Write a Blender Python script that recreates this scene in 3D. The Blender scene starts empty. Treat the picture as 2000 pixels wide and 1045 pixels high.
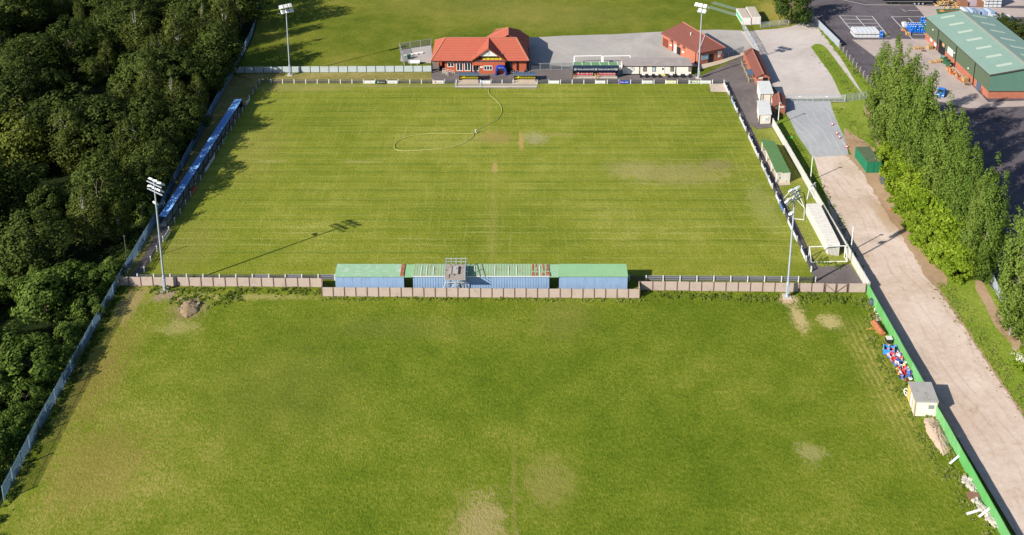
import bpy, math, random
import numpy as np
from mathutils import Vector, Matrix
random.seed(7)
rng = np.random.default_rng(11)
S = bpy.context.scene
C = S.collection
R = math.radians

# ---------------------------------------------------------------- camera
TILT = R(15.1); FOC = 2000.0; CAMZ = 100.0
PCY = -697 + FOC * math.tan(TILT)          # row of the optical axis (the lens is shifted)
ct, st = math.cos(TILT), math.sin(TILT)

def at(px, py, z=0.0):
    """Point of the place at height z that the photograph shows at pixel px, py."""
    u = (px - 1000) / FOC; v = -(py - PCY) / FOC
    d = (u, ct + v * st, -st + v * ct)
    t = (z - CAMZ) / d[2]
    return Vector((d[0] * t, d[1] * t, z))

def row_of(X, Y, Z):
    zc = Y * ct + (CAMZ - Z) * st
    return PCY - FOC * (Y * st - (CAMZ - Z) * ct) / zc

def hgt(px, py, top):
    """Height of an upright thing whose foot is at px, py and whose top is at row top."""
    p = at(px, py); lo, hi = 0.0, 60.0
    for _ in range(50):
        m = (lo + hi) / 2
        if row_of(p.x, p.y, m) > top: lo = m
        else: hi = m
    return lo

cam = bpy.data.cameras.new("camera"); co = bpy.data.objects.new("camera", cam); C.objects.link(co)
co.location = (0, 0, CAMZ); co.rotation_euler = (math.pi / 2 - TILT, 0, 0)
cam.sensor_width = 36; cam.lens = 36 * FOC / 2000
cam.shift_y = (PCY - 522.5) / 2000.0
cam.clip_end = 5000; cam.clip_start = 1
S.camera = co

# ---------------------------------------------------------------- light
SUN_EL = R(30); SH = R(54.0)                # shadows fall towards (sin, cos) of SH
sd = Vector((math.sin(SH) * math.cos(SUN_EL), math.cos(SH) * math.cos(SUN_EL), -math.sin(SUN_EL)))
sl = bpy.data.lights.new("sun", 'SUN'); so = bpy.data.objects.new("sun", sl); C.objects.link(so)
sl.energy = 4.6; sl.angle = R(0.5); sl.color = (1.0, 0.945, 0.85)
so.rotation_euler = sd.to_track_quat('-Z', 'Y').to_euler(); so.location = (-200, -100, 200)
W = bpy.data.worlds.new("World"); S.world = W; W.use_nodes = True
wn = W.node_tree.nodes; wl = W.node_tree.links
sky = wn.new('ShaderNodeTexSky'); sky.sky_type = 'NISHITA'; sky.sun_disc = False
sky.ozone_density = 4.0; sky.sun_elevation = SUN_EL; sky.sun_rotation = math.atan2(-sd.x, -sd.y) % (2 * math.pi)
wl.new(sky.outputs[0], wn['Background'].inputs[0]); wn['Background'].inputs[1].default_value = 0.075
S.view_settings.view_transform = 'Standard'; S.view_settings.look = 'None'
S.view_settings.exposure = 0.8; S.view_settings.gamma = 1.0
S.cycles.max_bounces = 5; S.cycles.transparent_max_bounces = 12
S.cycles.diffuse_bounces = 2; S.cycles.glossy_bounces = 2

# ---------------------------------------------------------------- materials
def lin(r, g, b, k=1.0):
    """Linear colour of an sRGB triple, divided by the daylight the surface receives."""
    o = []
    for v in (r, g, b):
        v /= 255.0
        v = v / 12.92 if v <= .04045 else ((v + .055) / 1.055) ** 2.4
        o.append(min(.85, v / k))
    return tuple(o)
K = 1.35
def col(r, g, b): return lin(r, g, b, K)
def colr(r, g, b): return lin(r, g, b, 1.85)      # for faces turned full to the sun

class NT:
    def __init__(s, m):
        s.t = m.node_tree; s.n = s.t.nodes; s.l = s.t.links
    def new(s, k, **kw):
        n = s.n.new(k)
        for a, b in kw.items(): setattr(n, a, b)
        return n
    def link(s, a, b): s.l.new(a, b)
    def val(s, sock, v):
        if hasattr(v, 'node'): s.l.new(v, sock)
        else: sock.default_value = v
    def math(s, op, a, b=0.5, c=None, clamp=False):
        n = s.new('ShaderNodeMath', operation=op, use_clamp=clamp)
        s.val(n.inputs[0], a); s.val(n.inputs[1], b)
        if c is not None: s.val(n.inputs[2], c)
        return n.outputs[0]
    def noise(s, vec, scale, detail=3, rough=.6, dist=0.0):
        n = s.new('ShaderNodeTexNoise'); s.link(vec, n.inputs['Vector'])
        n.inputs['Scale'].default_value = scale; n.inputs['Detail'].default_value = detail
        n.inputs['Roughness'].default_value = rough; n.inputs['Distortion'].default_value = dist
        return n.outputs['Fac']
    def ramp(s, fac, stops):
        n = s.new('ShaderNodeValToRGB'); e = n.color_ramp.elements
        while len(e) < len(stops): e.new(.5)
        for i, (p, c) in enumerate(stops):
            e[i].position = p; e[i].color = (*c, 1) if len(c) == 3 else c
        s.val(n.inputs[0], fac); return n.outputs[0]
    def mix(s, fac, a, b, mode='MIX'):
        n = s.new('ShaderNodeMix', data_type='RGBA', blend_type=mode)
        s.val(n.inputs[0], fac)
        for k, v in ((6, a), (7, b)):
            if isinstance(v, tuple): n.inputs[k].default_value = (*v, 1)
            else: s.link(v, n.inputs[k])
        return n.outputs[2]
    def smooth(s, v, a, b, lo=0.0, hi=1.0):
        n = s.new('ShaderNodeMapRange', interpolation_type='SMOOTHSTEP')
        s.val(n.inputs[0], v); n.inputs[1].default_value = a; n.inputs[2].default_value = b
        n.inputs[3].default_value = lo; n.inputs[4].default_value = hi
        return n.outputs[0]
    def pos(s, scale=None, rot=0.0):
        g = s.new('ShaderNodeNewGeometry').outputs['Position']
        if scale is None: return g
        m = s.new('ShaderNodeMapping'); s.link(g, m.inputs[0])
        m.inputs['Scale'].default_value = scale; m.inputs['Rotation'].default_value = (0, 0, rot)
        return m.outputs[0]

def newmat(name):
    m = bpy.data.materials.new(name); m.use_nodes = True
    return m, NT(m), m.node_tree.nodes['Principled BSDF']

MATS = {}
def pm(name, c, rough=.65, var=.16, scale=1.2, metal=0.0, fine=.10, tint=None, tint_amt=.0, spec=.3, streak=False):
    """Procedural paint / metal / brick: colour with broad and fine variation, optional stain."""
    if name in MATS: return MATS[name]
    m, t, b = newmat(name)
    p = t.pos()
    n1 = t.noise(p, scale, 4); n2 = t.noise(p, scale * 9, 2)
    v = t.math('ADD', t.math('MULTIPLY_ADD', n1, 2 * var, 1 - var), t.math('MULTIPLY_ADD', n2, 2 * fine, -fine))
    cc = t.mix(1.0, c, v, 'MULTIPLY') if False else None
    mul = t.new('ShaderNodeVectorMath', operation='SCALE'); mul.inputs[0].default_value = c
    t.link(v, mul.inputs['Scale'])
    out = mul.outputs[0]
    if tint:
        pv = t.pos((1, 1, .25)) if streak else p
        k = t.smooth(t.noise(pv, scale * 1.7, 5, .7), .52, .68)
        out = t.mix(t.math('MULTIPLY', k, tint_amt), out, tint)
    t.link(out, b.inputs['Base Color'])
    t.link(t.math('MULTIPLY_ADD', n1, .25, rough - .12), b.inputs['Roughness'])
    b.inputs['Metallic'].default_value = metal
    b.inputs['Specular IOR Level'].default_value = spec
    MATS[name] = m
    return m

def brick(name, c, c2, mortar):
    if name in MATS: return MATS[name]
    m, t, b = newmat(name)
    g = t.new('ShaderNodeNewGeometry')
    sx = t.new('ShaderNodeSeparateXYZ'); t.link(g.outputs['Position'], sx.inputs[0])
    cx = t.new('ShaderNodeCombineXYZ')
    t.link(t.math('ADD', sx.outputs[0], sx.outputs[1]), cx.inputs[0]); t.link(sx.outputs[2], cx.inputs[1])
    br = t.new('ShaderNodeTexBrick'); t.link(cx.outputs[0], br.inputs['Vector'])
    br.inputs['Scale'].default_value = 4.2; br.inputs['Mortar Size'].default_value = .018
    br.inputs['Color1'].default_value = (*c, 1); br.inputs['Color2'].default_value = (*c2, 1); br.inputs['Mortar'].default_value = (*mortar, 1)
    n = t.noise(t.pos(), .7, 4)
    mul = t.new('ShaderNodeVectorMath', operation='SCALE'); t.link(br.outputs[0], mul.inputs[0])
    t.link(t.math('MULTIPLY_ADD', n, .5, .75), mul.inputs['Scale'])
    t.link(mul.outputs[0], b.inputs['Base Color']); b.inputs['Roughness'].default_value = .9
    b.inputs['Specular IOR Level'].default_value = .15
    MATS[name] = m
    return m

def tiles(name, c, c2, step=.36):
    """Roof tiles: courses at equal heights up the slope."""
    if name in MATS: return MATS[name]
    m, t, b = newmat(name)
    sx = t.new('ShaderNodeSeparateXYZ'); t.link(t.pos(), sx.inputs[0])
    w = t.math('FRACT', t.math('DIVIDE', sx.outputs[2], step))
    k = t.smooth(w, .0, .22)
    n = t.noise(t.pos(), .8, 6, .75); n2 = t.noise(t.pos(), 7, 3, .8)
    st_ = t.smooth(t.noise(t.pos((1, 1, .3)), 1.3, 5, .8), .50, .72, 0, .35)
    cc = t.mix(t.math('ADD', n, t.math('MULTIPLY_ADD', n2, .6, -.3), clamp=True), c, c2)
    cc2 = t.mix(k, t.mix(1.0, cc, (.66, .64, .64), 'MULTIPLY'), cc)
    cc2 = t.mix(st_, cc2, tuple(x * .55 + .02 for x in c2))
    t.link(cc2, b.inputs['Base Color']); b.inputs['Roughness'].default_value = .85
    b.inputs['Specular IOR Level'].default_value = .2
    MATS[name] = m
    return m

def glassmat():
    if 'glass' in MATS: return MATS['glass']
    m, t, b = newmat('glass')
    n = t.noise(t.pos(), .9, 2)
    t.link(t.ramp(n, [(.35, (.010, .013, .018)), (.7, (.03, .036, .045))]), b.inputs['Base Color'])
    b.inputs['Roughness'].default_value = .12
    MATS['glass'] = m; return m

def netmat(name, c, alpha):
    """Weldmesh / netting too fine to model: covers the given share of the view through it."""
    if name in MATS: return MATS[name]
    m, t, b = newmat(name)
    n = t.noise(t.pos(), 2.0, 2)
    t.link(t.ramp(n, [(.3, tuple(x * .85 for x in c)), (.7, tuple(min(.85, x * 1.15) for x in c))]), b.inputs['Base Color'])
    b.inputs['Roughness'].default_value = .6
    b.inputs['Alpha'].default_value = alpha
    MATS[name] = m; return m

# ---------------------------------------------------------------- mesh builder
class MB:
    def __init__(s): s.v = []; s.f = []; s.m = []
    def add(s, vs, fs, m=0):
        k = len(s.v); s.v += [tuple(x) for x in vs]
        for f in fs: s.f.append(tuple(i + k for i in f)); s.m.append(m)
        return s
    def poly(s, pts, m=0): return s.add(pts, [tuple(range(len(pts)))], m)
    def box(s, cx, cy, cz, sx, sy, sz, rz=0, m=0, rx=0, ry=0):
        M = Matrix.Translation((cx, cy, cz)) @ Matrix.Rotation(rz, 4, 'Z') @ Matrix.Rotation(ry, 4, 'Y') @ Matrix.Rotation(rx, 4, 'X')
        vs = [M @ Vector((a * sx / 2, b * sy / 2, c * sz / 2)) for a in (-1, 1) for b in (-1, 1) for c in (-1, 1)]
        return s.add(vs, [(0, 1, 3, 2), (4, 6, 7, 5), (0, 4, 5, 1), (2, 3, 7, 6), (0, 2, 6, 4), (1, 5, 7, 3)], m)
    def bar(s, a, b, w, h=None, m=0):
        """Rectangular bar from a to b, w wide, h deep."""
        a = Vector(a); b = Vector(b); h = h or w; d = (b - a).normalized()
        up = Vector((0, 0, 1)) if abs(d.z) < .95 else Vector((0, 1, 0))
        x = d.cross(up).normalized(); y = x.cross(d)
        vs = [p + x * i * w / 2 + y * j * h / 2 for p in (a, b) for i, j in ((-1, -1), (1, -1), (1, 1), (-1, 1))]
        return s.add(vs, [(3, 2, 1, 0), (4, 5, 6, 7), (0, 1, 5, 4), (1, 2, 6, 5), (2, 3, 7, 6), (3, 0, 4, 7)], m)
    def tube(s, a, b, r0, r1=None, n=8, m=0):
        a = Vector(a); b = Vector(b); r1 = r0 if r1 is None else r1; d = (b - a).normalized()
        up = Vector((0, 0, 1)) if abs(d.z) < .95 else Vector((0, 1, 0))
        x = d.cross(up).normalized(); y = x.cross(d)
        vs = [p + (x * math.cos(2 * math.pi * i / n) + y * math.sin(2 * math.pi * i / n)) * r for p, r in ((a, r0), (b, r1)) for i in range(n)]
        fs = [(i, (i + 1) % n, n + (i + 1) % n, n + i) for i in range(n)] + [tuple(range(n - 1, -1, -1)), tuple(range(n, 2 * n))]
        return s.add(vs, fs, m)
    def pipe(s, pts, r, n=6, m=0):
        for a, b in zip(pts, pts[1:]): s.tube(a, b, r, r, n, m)
        return s
    def hosepipe(s, pts, r, n=6, m=0):
        """One unbroken tube through all the points, lying level."""
        P_ = [Vector(p) for p in pts]; vs = []; fs = []
        for i, p in enumerate(P_):
            d = (P_[min(i + 1, len(P_) - 1)] - P_[max(i - 1, 0)]).normalized(); x = Vector((-d.y, d.x, 0))
            vs += [p + (x * math.cos(2 * math.pi * k / n) + Vector((0, 0, 1)) * math.sin(2 * math.pi * k / n)) * r for k in range(n)]
        for i in range(len(P_) - 1): fs += [(i * n + k, i * n + (k + 1) % n, (i + 1) * n + (k + 1) % n, (i + 1) * n + k) for k in range(n)]
        return s.add(vs, fs, m)
    def lathe(s, prof, cx=0, cy=0, n=12, m=0):
        vs = [(cx + r * math.cos(2 * math.pi * i / n), cy + r * math.sin(2 * math.pi * i / n), z) for r, z in prof for i in range(n)]
        fs = []
        for k in range(len(prof) - 1):
            fs += [(k * n + i, k * n + (i + 1) % n, (k + 1) * n + (i + 1) % n, (k + 1) * n + i) for i in range(n)]
        fs += [tuple(range(n - 1, -1, -1)), tuple((len(prof) - 1) * n + i for i in range(n))]
        return s.add(vs, fs, m)
    def prism(s, pts, z0, z1, m=0):
        """Upright prism over a list of (x, y)."""
        n = len(pts)
        vs = [(p[0], p[1], z0) for p in pts] + [(p[0], p[1], z1) for p in pts]
        return s.add(vs, [(i, (i + 1) % n, n + (i + 1) % n, n + i) for i in range(n)] + [tuple(range(n - 1, -1, -1)), tuple(range(n, 2 * n))], m)
    def slab(s, pts, th, m=0):
        """A face given thickness th downwards (roof sheets, panels)."""
        n = len(pts); pts = [Vector(p) for p in pts]; dn = Vector((0, 0, -th))
        vs = pts + [p + dn for p in pts]
        return s.add(vs, [tuple(range(n)), tuple(range(2 * n - 1, n - 1, -1))] + [(i, n + i, n + (i + 1) % n, (i + 1) % n) for i in range(n)], m)
    def plate(s, a, b, z0, z1, th, m=0):
        """Upright plate over the ground line a-b."""
        a = Vector((a[0], a[1], 0)); b = Vector((b[0], b[1], 0)); d = (b - a).normalized(); nrm = Vector((-d.y, d.x, 0)) * th / 2
        return s.prism([a - nrm, b - nrm, b + nrm, a + nrm], z0, z1, m)
    def build(s, name, mats, parent=None, world=True, smooth=False):
        me = bpy.data.meshes.new(name)
        v = s.v
        if parent is not None and world:
            M = Matrix(); q = parent
            while q is not None: M = Matrix.Translation(q.location) @ Matrix.Rotation(q.rotation_euler.z, 4, 'Z') @ M; q = q.parent
            inv = M.inverted()
            v = [inv @ Vector(p) for p in v]
        me.from_pydata([tuple(p) for p in v], [], s.f)
        if not isinstance(mats, (list, tuple)): mats = [mats]
        for mm in mats: me.materials.append(mm)
        if len(mats) > 1: me.polygons.foreach_set('material_index', s.m)
        if smooth: me.polygons.foreach_set('use_smooth', [True] * len(s.f))
        me.update()
        o = bpy.data.objects.new(name, me); C.objects.link(o)
        if parent is not None: o.parent = parent
        return o

def tag(o, label=None, cat=None, group=None, kind=None):
    if label: o['label'] = label
    if cat: o['category'] = cat
    if group: o['group'] = group
    if kind: o['kind'] = kind
    return o

def thing(name, label, cat, loc=(0, 0, 0), rz=0.0, group=None):
    o = bpy.data.objects.new(name, None); C.objects.link(o)
    o.empty_display_size = .3
    o.location = (loc[0], loc[1], loc[2] if len(loc) > 2 else 0); o.rotation_euler = (0, 0, rz)
    return tag(o, label, cat, group)

def dup(root, loc=None, rz=None, label=None, group=None, scale=None):
    r = root.copy(); C.objects.link(r)
    if loc is not None: r.location = (loc[0], loc[1], loc[2] if len(loc) > 2 else 0)
    if rz is not None: r.rotation_euler = (0, 0, rz)
    if label: r['label'] = label
    if group: r['group'] = group
    if scale: r.scale = scale if hasattr(scale, '__len__') else (scale,) * 3
    for ch in root.children:
        c = ch.copy(); C.objects.link(c); c.parent = r
        for g in ch.children:
            d = g.copy(); C.objects.link(d); d.parent = c
    return r

def lerp(a, b, t): return Vector(a) * (1 - t) + Vector(b) * t
def ang(a, b): return math.atan2(b[1] - a[1], b[0] - a[0])

def glyphs(mb, o, ux, uz, width, height, words, m=0, out=None, th=.02):
    """Rows of letter-like marks: writing too small to read in the photograph. o: left-bottom corner; ux, uz: unit axes."""
    rr = random.Random(int(width * 1000) + len(words))
    n = sum(words) + len(words) - 1; cw = width / n; x = 0
    out = out or Vector(ux).cross(Vector(uz)) * 1
    for w in words:
        for _ in range(w):
            a = Vector(o) + Vector(ux) * (x + cw * .08); hh = height * (1.0 if rr.random() < .35 else .68)
            b = a + Vector(ux) * cw * .74
            t = cw * .3
            if rr.random() < .6: mb.add(*quadbox(a, a + Vector(ux) * t, uz, hh, out, th), m)
            mb.add(*quadbox(a, b, uz, hh * .28, out, th), m)
            if rr.random() < .7: mb.add(*quadbox(a + Vector(uz) * hh * .65, b + Vector(uz) * hh * .65, uz, hh * .3, out, th), m)
            if rr.random() < .6: mb.add(*quadbox(b - Vector(ux) * t, b, uz, hh * .8, out, th * .9), m)
            x += cw
        x += cw
def quadbox(a, b, uz, h, out, th):
    a = Vector(a); b = Vector(b); u = Vector(uz) * h; o = Vector(out) * th
    return [a, b, b + u, a + u, a + o, b + o, b + u + o, a + u + o], [(0, 1, 2, 3), (7, 6, 5, 4), (0, 4, 5, 1), (1, 5, 6, 2), (2, 6, 7, 3), (3, 7, 4, 0)]
# ================================================================ ground materials
def grass(name, stops, patches=(), stripes=None, rows=False, fine=1.0, straw=col(176, 160, 96), straw_amt=.35, bump=.5, big=.035, xgrad=None, extra=None):
    m, t, b = newmat(name)
    p = t.pos()
    n1 = t.noise(p, big, 4, .65); n2 = t.noise(p, .22, 5, .7); n3 = t.noise(p, 1.6, 4, .7); n4 = t.noise(t.pos((4.2, 2.2, 1)), 1.0, 3, .85); n5 = t.noise(p, .75, 6, .85, .8)
    f = t.math('MULTIPLY', n1, .55)
    f = t.math('MULTIPLY_ADD', n2, .36, f); f = t.math('ADD', f, .045)
    f = t.math('MULTIPLY_ADD', t.math('SUBTRACT', n3, .5), .30 * fine, f)
    f = t.math('MULTIPLY_ADD', t.math('SUBTRACT', n4, .5), .55 * fine, f)
    sx = t.new('ShaderNodeSeparateXYZ'); t.link(p, sx.inputs[0])
    if xgrad:                                   # drier towards one side of the field
        f = t.math('ADD', f, t.smooth(sx.outputs[0], xgrad[0], xgrad[1], xgrad[2], 0.0))
    c = t.ramp(f, stops)
    sp = t.smooth(t.noise(t.pos((2.2, 1.5, 1)), 1.3, 5, .85), .60, .78)
    sm = t.smooth(n2, .40, .66)
    c = t.mix(t.math('MULTIPLY', t.math('MULTIPLY', sp, sm), straw_amt), c, straw)
    if stripes:
        for (axis, step, width, amt, tone, lo, hi, a0, a1) in stripes:
            wob = t.math('MULTIPLY', t.noise(p, .12, 2), 1.1)
            co_ = t.math('ADD', sx.outputs[axis], wob)
            w = t.math('FRACT', t.math('DIVIDE', co_, step))
            k = t.math('MULTIPLY', t.smooth(w, 0, width * .5), t.smooth(w, width, width * .5))
            gate = t.smooth(t.noise(t.pos((.10, .55, 1) if axis == 1 else (.55, .10, 1)), 1.0, 5, .8), lo, hi)
            o2 = sx.outputs[1]
            zone = t.math('MULTIPLY', t.smooth(o2, a0 - 8, a0 + 8), t.smooth(o2, a1 + 8, a1 - 8))
            c = t.mix(t.math('MULTIPLY', t.math('MULTIPLY', k, gate), t.math('MULTIPLY', zone, amt)), c, tone)
    if rows:                                    # dry raked rows along the hoarding
        h0 = at(1693, 574); hd = (at(1951, 1038) - h0).normalized()
        rx_ = t.math('SUBTRACT', sx.outputs[0], h0.x); ry_ = t.math('SUBTRACT', sx.outputs[1], h0.y)
        al = t.math('ADD', t.math('MULTIPLY', rx_, hd.x), t.math('MULTIPLY', ry_, hd.y))
        pe = t.math('SUBTRACT', t.math('MULTIPLY', ry_, hd.x), t.math('MULTIPLY', rx_, hd.y))
        pe = t.math('ABSOLUTE', t.math('ADD', pe, t.math('MULTIPLY_ADD', n2, 1.2, -.6)))
        z_ = t.math('MULTIPLY', t.math('MULTIPLY', t.smooth(pe, 2.2, 3.4), t.smooth(pe, 8.5, 5.2)), t.math('MULTIPLY', t.smooth(al, 3, 12), t.smooth(al, 40, 24)))
        w_ = t.math('FRACT', t.math('DIVIDE', pe, .85)); k_ = t.math('MULTIPLY', t.smooth(w_, 0, .25), t.smooth(w_, .62, .38))
        k_ = t.math('MULTIPLY_ADD', k_, .75, .25)
        c = t.mix(t.math('MULTIPLY', t.math('MULTIPLY', z_, k_), t.math('MULTIPLY_ADD', t.smooth(n5, .38, .6), .7, .1)), c, col(196, 176, 104))
    for (x, y, rx, ry, amt, tone) in patches:
        vx = t.math('DIVIDE', t.math('SUBTRACT', sx.outputs[0], x), rx); vy = t.math('DIVIDE', t.math('SUBTRACT', sx.outputs[1], y), ry)
        d = t.math('SQRT', t.math('ADD', t.math('MULTIPLY', vx, vx), t.math('MULTIPLY', vy, vy)))
        d = t.math('MULTIPLY_ADD', t.math('SUBTRACT', n5, .5), 3.2, d)
        d = t.math('MULTIPLY_ADD', t.math('SUBTRACT', n4, .5), 2.6, d)
        c = t.mix(t.math('MULTIPLY', t.smooth(d, 1.05, .45), amt), c, tone)
    t.link(c, b.inputs['Base Color']); b.inputs['Roughness'].default_value = .95
    b.inputs['Specular IOR Level'].default_value = .08
    bp = t.new('ShaderNodeBump'); bp.inputs['Strength'].default_value = bump; bp.inputs['Distance'].default_value = .35
    t.link(t.math('ADD', n4, t.math('MULTIPLY', n3, .8)), bp.inputs['Height']); t.link(bp.outputs[0], b.inputs['Normal'])
    return m

def gravel(name, c1, c2, c3=None, patches=(), ruts=None, rough=.95, big=.08, fine=.2):
    m, t, b = newmat(name)
    p = t.pos()
    n1 = t.noise(p, big, 5, .7, .6); n2 = t.noise(p, 1.1, 5, .75); n3 = t.noise(p, 5.5, 3, .8)
    f = t.math('ADD', t.math('MULTIPLY', n1, .65), t.math('MULTIPLY', n2, .35))
    c = t.ramp(f, [(.36, c1), (.60, c2)])
    if c3: c = t.mix(t.smooth(t.noise(p, .33, 7, .85), .54, .70, 0, .75), c, c3)
    sx = t.new('ShaderNodeSeparateXYZ'); t.link(p, sx.inputs[0])
    if ruts:
        a0, step, amt, tone = ruts
        q = t.math('ADD', t.math('MULTIPLY', sx.outputs[0], math.cos(a0)), t.math('MULTIPLY', sx.outputs[1], math.sin(a0)))
        q = t.math('MULTIPLY_ADD', t.noise(p, .05, 2), 6.0, q)
        k = t.smooth(t.math('ABSOLUTE', t.math('SUBTRACT', t.math('FRACT', t.math('DIVIDE', q, step)), .5)), .16, .02)
        k = t.math('MULTIPLY', k, t.smooth(t.noise(t.pos((.3, .1, 1)), 1, 4, .7), .38, .62))
        c = t.mix(t.math('MULTIPLY', k, amt), c, tone)
    for (x, y, rx, ry, amt, tone) in patches:
        vx = t.math('DIVIDE', t.math('SUBTRACT', sx.outputs[0], x), rx); vy = t.math('DIVIDE', t.math('SUBTRACT', sx.outputs[1], y), ry)
        d = t.math('SQRT', t.math('ADD', t.math('MULTIPLY', vx, vx), t.math('MULTIPLY', vy, vy)))
        d = t.math('MULTIPLY_ADD', t.math('SUBTRACT', n2, .5), 1.6, d)
        c = t.mix(t.math('MULTIPLY', t.smooth(d, 1.1, .3), amt), c, tone)
    mul = t.new('ShaderNodeVectorMath', operation='SCALE'); t.link(c, mul.inputs[0]); t.link(t.math('MULTIPLY_ADD', n3, 2 * fine, 1 - fine), mul.inputs['Scale'])
    t.link(mul.outputs[0], b.inputs['Base Color']); b.inputs['Roughness'].default_value = rough
    b.inputs['Specular IOR Level'].default_value = .1
    bp = t.new('ShaderNodeBump'); bp.inputs['Strength'].default_value = .25; bp.inputs['Distance'].default_value = .1
    t.link(n3, bp.inputs['Height']); t.link(bp.outputs[0], b.inputs['Normal'])
    return m

LEVEL = [0.0]
def sheet(name, pts, mat, kind='structure'):
    """A ground sheet, each one 4 mm above the one laid before it."""
    LEVEL[0] += .004
    mb = MB(); mb.poly([(p[0], p[1], LEVEL[0]) for p in pts])
    o = mb.build(name, mat); o['kind'] = kind
    return o
def P(*pp): return [at(*p) for p in pp]
def arcpts(pts, n=6):
    """Smooth a pixel polyline (Catmull-Rom)."""
    out = []
    for i in range(len(pts) - 1):
        p0 = pts[max(i - 1, 0)]; p1 = pts[i]; p2 = pts[i + 1]; p3 = pts[min(i + 2, len(pts) - 1)]
        for k in range(n):
            t = k / n
            out.append(tuple(.5 * ((2 * b) + (-a + c) * t + (2 * a - 5 * b + 4 * c - d) * t * t + (-a + 3 * b - 3 * c + d) * t ** 3) for a, b, c, d in zip(p0, p1, p2, p3)))
    out.append(pts[-1]); return out

tan_soil = col(196, 172, 118)
def pp(px, py, rx, ry, amt, tone=tan_soil):
    a = at(px, py); return (a.x, a.y, rx, ry, amt, tone)

g_far = grass('far_field_grass', [(.30, col(74, 94, 22)), (.45, col(106, 120, 32)), (.58, col(134, 136, 48)), (.72, col(160, 148, 76))], straw_amt=.25, bump=.5,
    patches=[pp(1515, 25, 5, 14, .7, col(182, 164, 84)), pp(1080, 30, 25, 12, .35, col(160, 150, 80)), pp(900, 10, 30, 10, .3, col(150, 142, 74))])
g_pitch = grass('pitch_turf', [(.24, col(101, 114, 28)), (.40, col(126, 137, 38)), (.54, col(147, 152, 52)), (.70, col(180, 174, 88))], straw_amt=.34, bump=.5, fine=1.05,
    stripes=[(1, 1.9, .30, .44, col(200, 200, 130), .42, .66, 150, 172), (1, 1.4, .34, .30, col(192, 190, 112), .36, .6, 172, 222), (1, .95, .4, .22, col(184, 184, 104), .36, .6, 150, 222), (1, 3.4, .5, .45, col(84, 112, 20), .36, .6, 150, 225), (0, 1.6, .40, .26, col(184, 184, 104), .42, .66, 150, 225)],
    patches=[pp(965, 268, 4.5, 3.2, .65, col(176, 150, 92)), pp(1045, 270, 3, 3, .5, col(190, 176, 140)), pp(1018, 275, .7, 4.5, .85, col(198, 166, 104)), pp(967, 326, .6, 2.6, .8, col(198, 166, 104)),
             pp(1320, 338, 12, 5, .5, col(182, 166, 110)), pp(1402, 322, 4, 2.6, .55, col(158, 140, 100)), pp(1230, 330, 6, 4, .4, col(178, 166, 110)), pp(1090, 262, 5, .8, .45, col(180, 160, 100)),
             pp(962, 430, 1.2, 18, .22, col(180, 166, 96)), pp(955, 225, 1, 9, .30, col(176, 164, 84)), pp(505, 290, 6, 16, .30, col(150, 140, 74)), pp(370, 480, 6, 9, .35, col(150, 140, 76)), pp(1490, 400, 3, 10, .30, col(190, 186, 116)),
             pp(560, 172, 16, 2.2, .5, col(166, 154, 96)), pp(800, 168, 24, 1.0, .45, col(168, 150, 100)), pp(700, 316, 3.5, .6, .5, col(180, 170, 110)), pp(530, 315, 3, .6, .4, col(190, 184, 120))])
g_lower = grass('practice_field_grass', [(.22, col(72, 95, 18)), (.42, col(101, 121, 27)), (.57, col(127, 139, 39)), (.74, col(168, 159, 80))], straw_amt=.5, bump=.5, fine=1.5,
    xgrad=(-60, -14, .08), rows=True,
    patches=[pp(940, 1030, 3.6, 5.6, .75, col(184, 164, 110)), pp(1072, 940, 3.6, 4.6, .55, col(164, 152, 84)), pp(1003, 960, .4, 9, .38, col(160, 146, 80)), pp(1560, 620, 1.4, 4, .9, col(206, 184, 128)), pp(1622, 628, 2, 2, .9, col(200, 182, 122)),
             pp(1540, 585, 1.6, 1.4, 1.0, col(214, 184, 146)), pp(322, 575, 2.0, 2.2, 1.0, col(170, 146, 122)), pp(370, 600, 3.2, 4, .8, col(160, 138, 100)), pp(255, 590, 2.4, 6, .75, col(176, 152, 104)), pp(490, 580, 12, .9, .8, col(176, 166, 100)),
             pp(350, 640, 3.5, 2, .55, col(190, 176, 110)), pp(160, 760, 6, 10, .45, col(148, 126, 68)), pp(185, 910, 7, 8, .5, col(160, 136, 76)), pp(200, 690, 5, 9, .4, col(146, 124, 66)), pp(1585, 885, 2, 2, .6, col(180, 170, 110)),
             pp(1100, 620, 5, 6, .35, col(146, 140, 72)), pp(780, 640, 14, 3, .25, col(140, 140, 70)), pp(560, 760, 12, 12, .25, col(130, 128, 60))])
g_verge = grass('verge_grass', [(.28, col(92, 120, 30)), (.44, col(122, 148, 42)), (.60, col(152, 164, 64)), (.76, col(188, 178, 100))], straw_amt=.45, bump=.5, fine=1.4)
g_lawn = grass('stand_lawn_grass', [(.28, col(104, 122, 40)), (.44, col(136, 146, 58)), (.60, col(166, 164, 80)), (.76, col(192, 180, 110))], straw_amt=.5, bump=.5, fine=1.3)
g_side = grass('side_strip_grass', [(.30, col(112, 112, 52)), (.46, col(146, 138, 76)), (.62, col(180, 162, 106)), (.76, col(206, 184, 132))], straw_amt=.5, bump=.4, fine=1.3)
g_dry = grass('dry_mown_grass', [(.30, col(104, 110, 46)), (.46, col(140, 134, 70)), (.62, col(180, 160, 100)), (.76, col(206, 184, 130))], straw_amt=.5, bump=.5,
    stripes=[(1, 1.1, .4, .5, col(214, 194, 140), .36, .6, 120, 300)])
g_wood = grass('woodland_floor', [(.30, (.006, .010, .003)), (.46, (.013, .022, .005)), (.62, (.028, .040, .010)), (.78, (.06, .062, .018))], straw_amt=.15, bump=.9)

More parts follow.
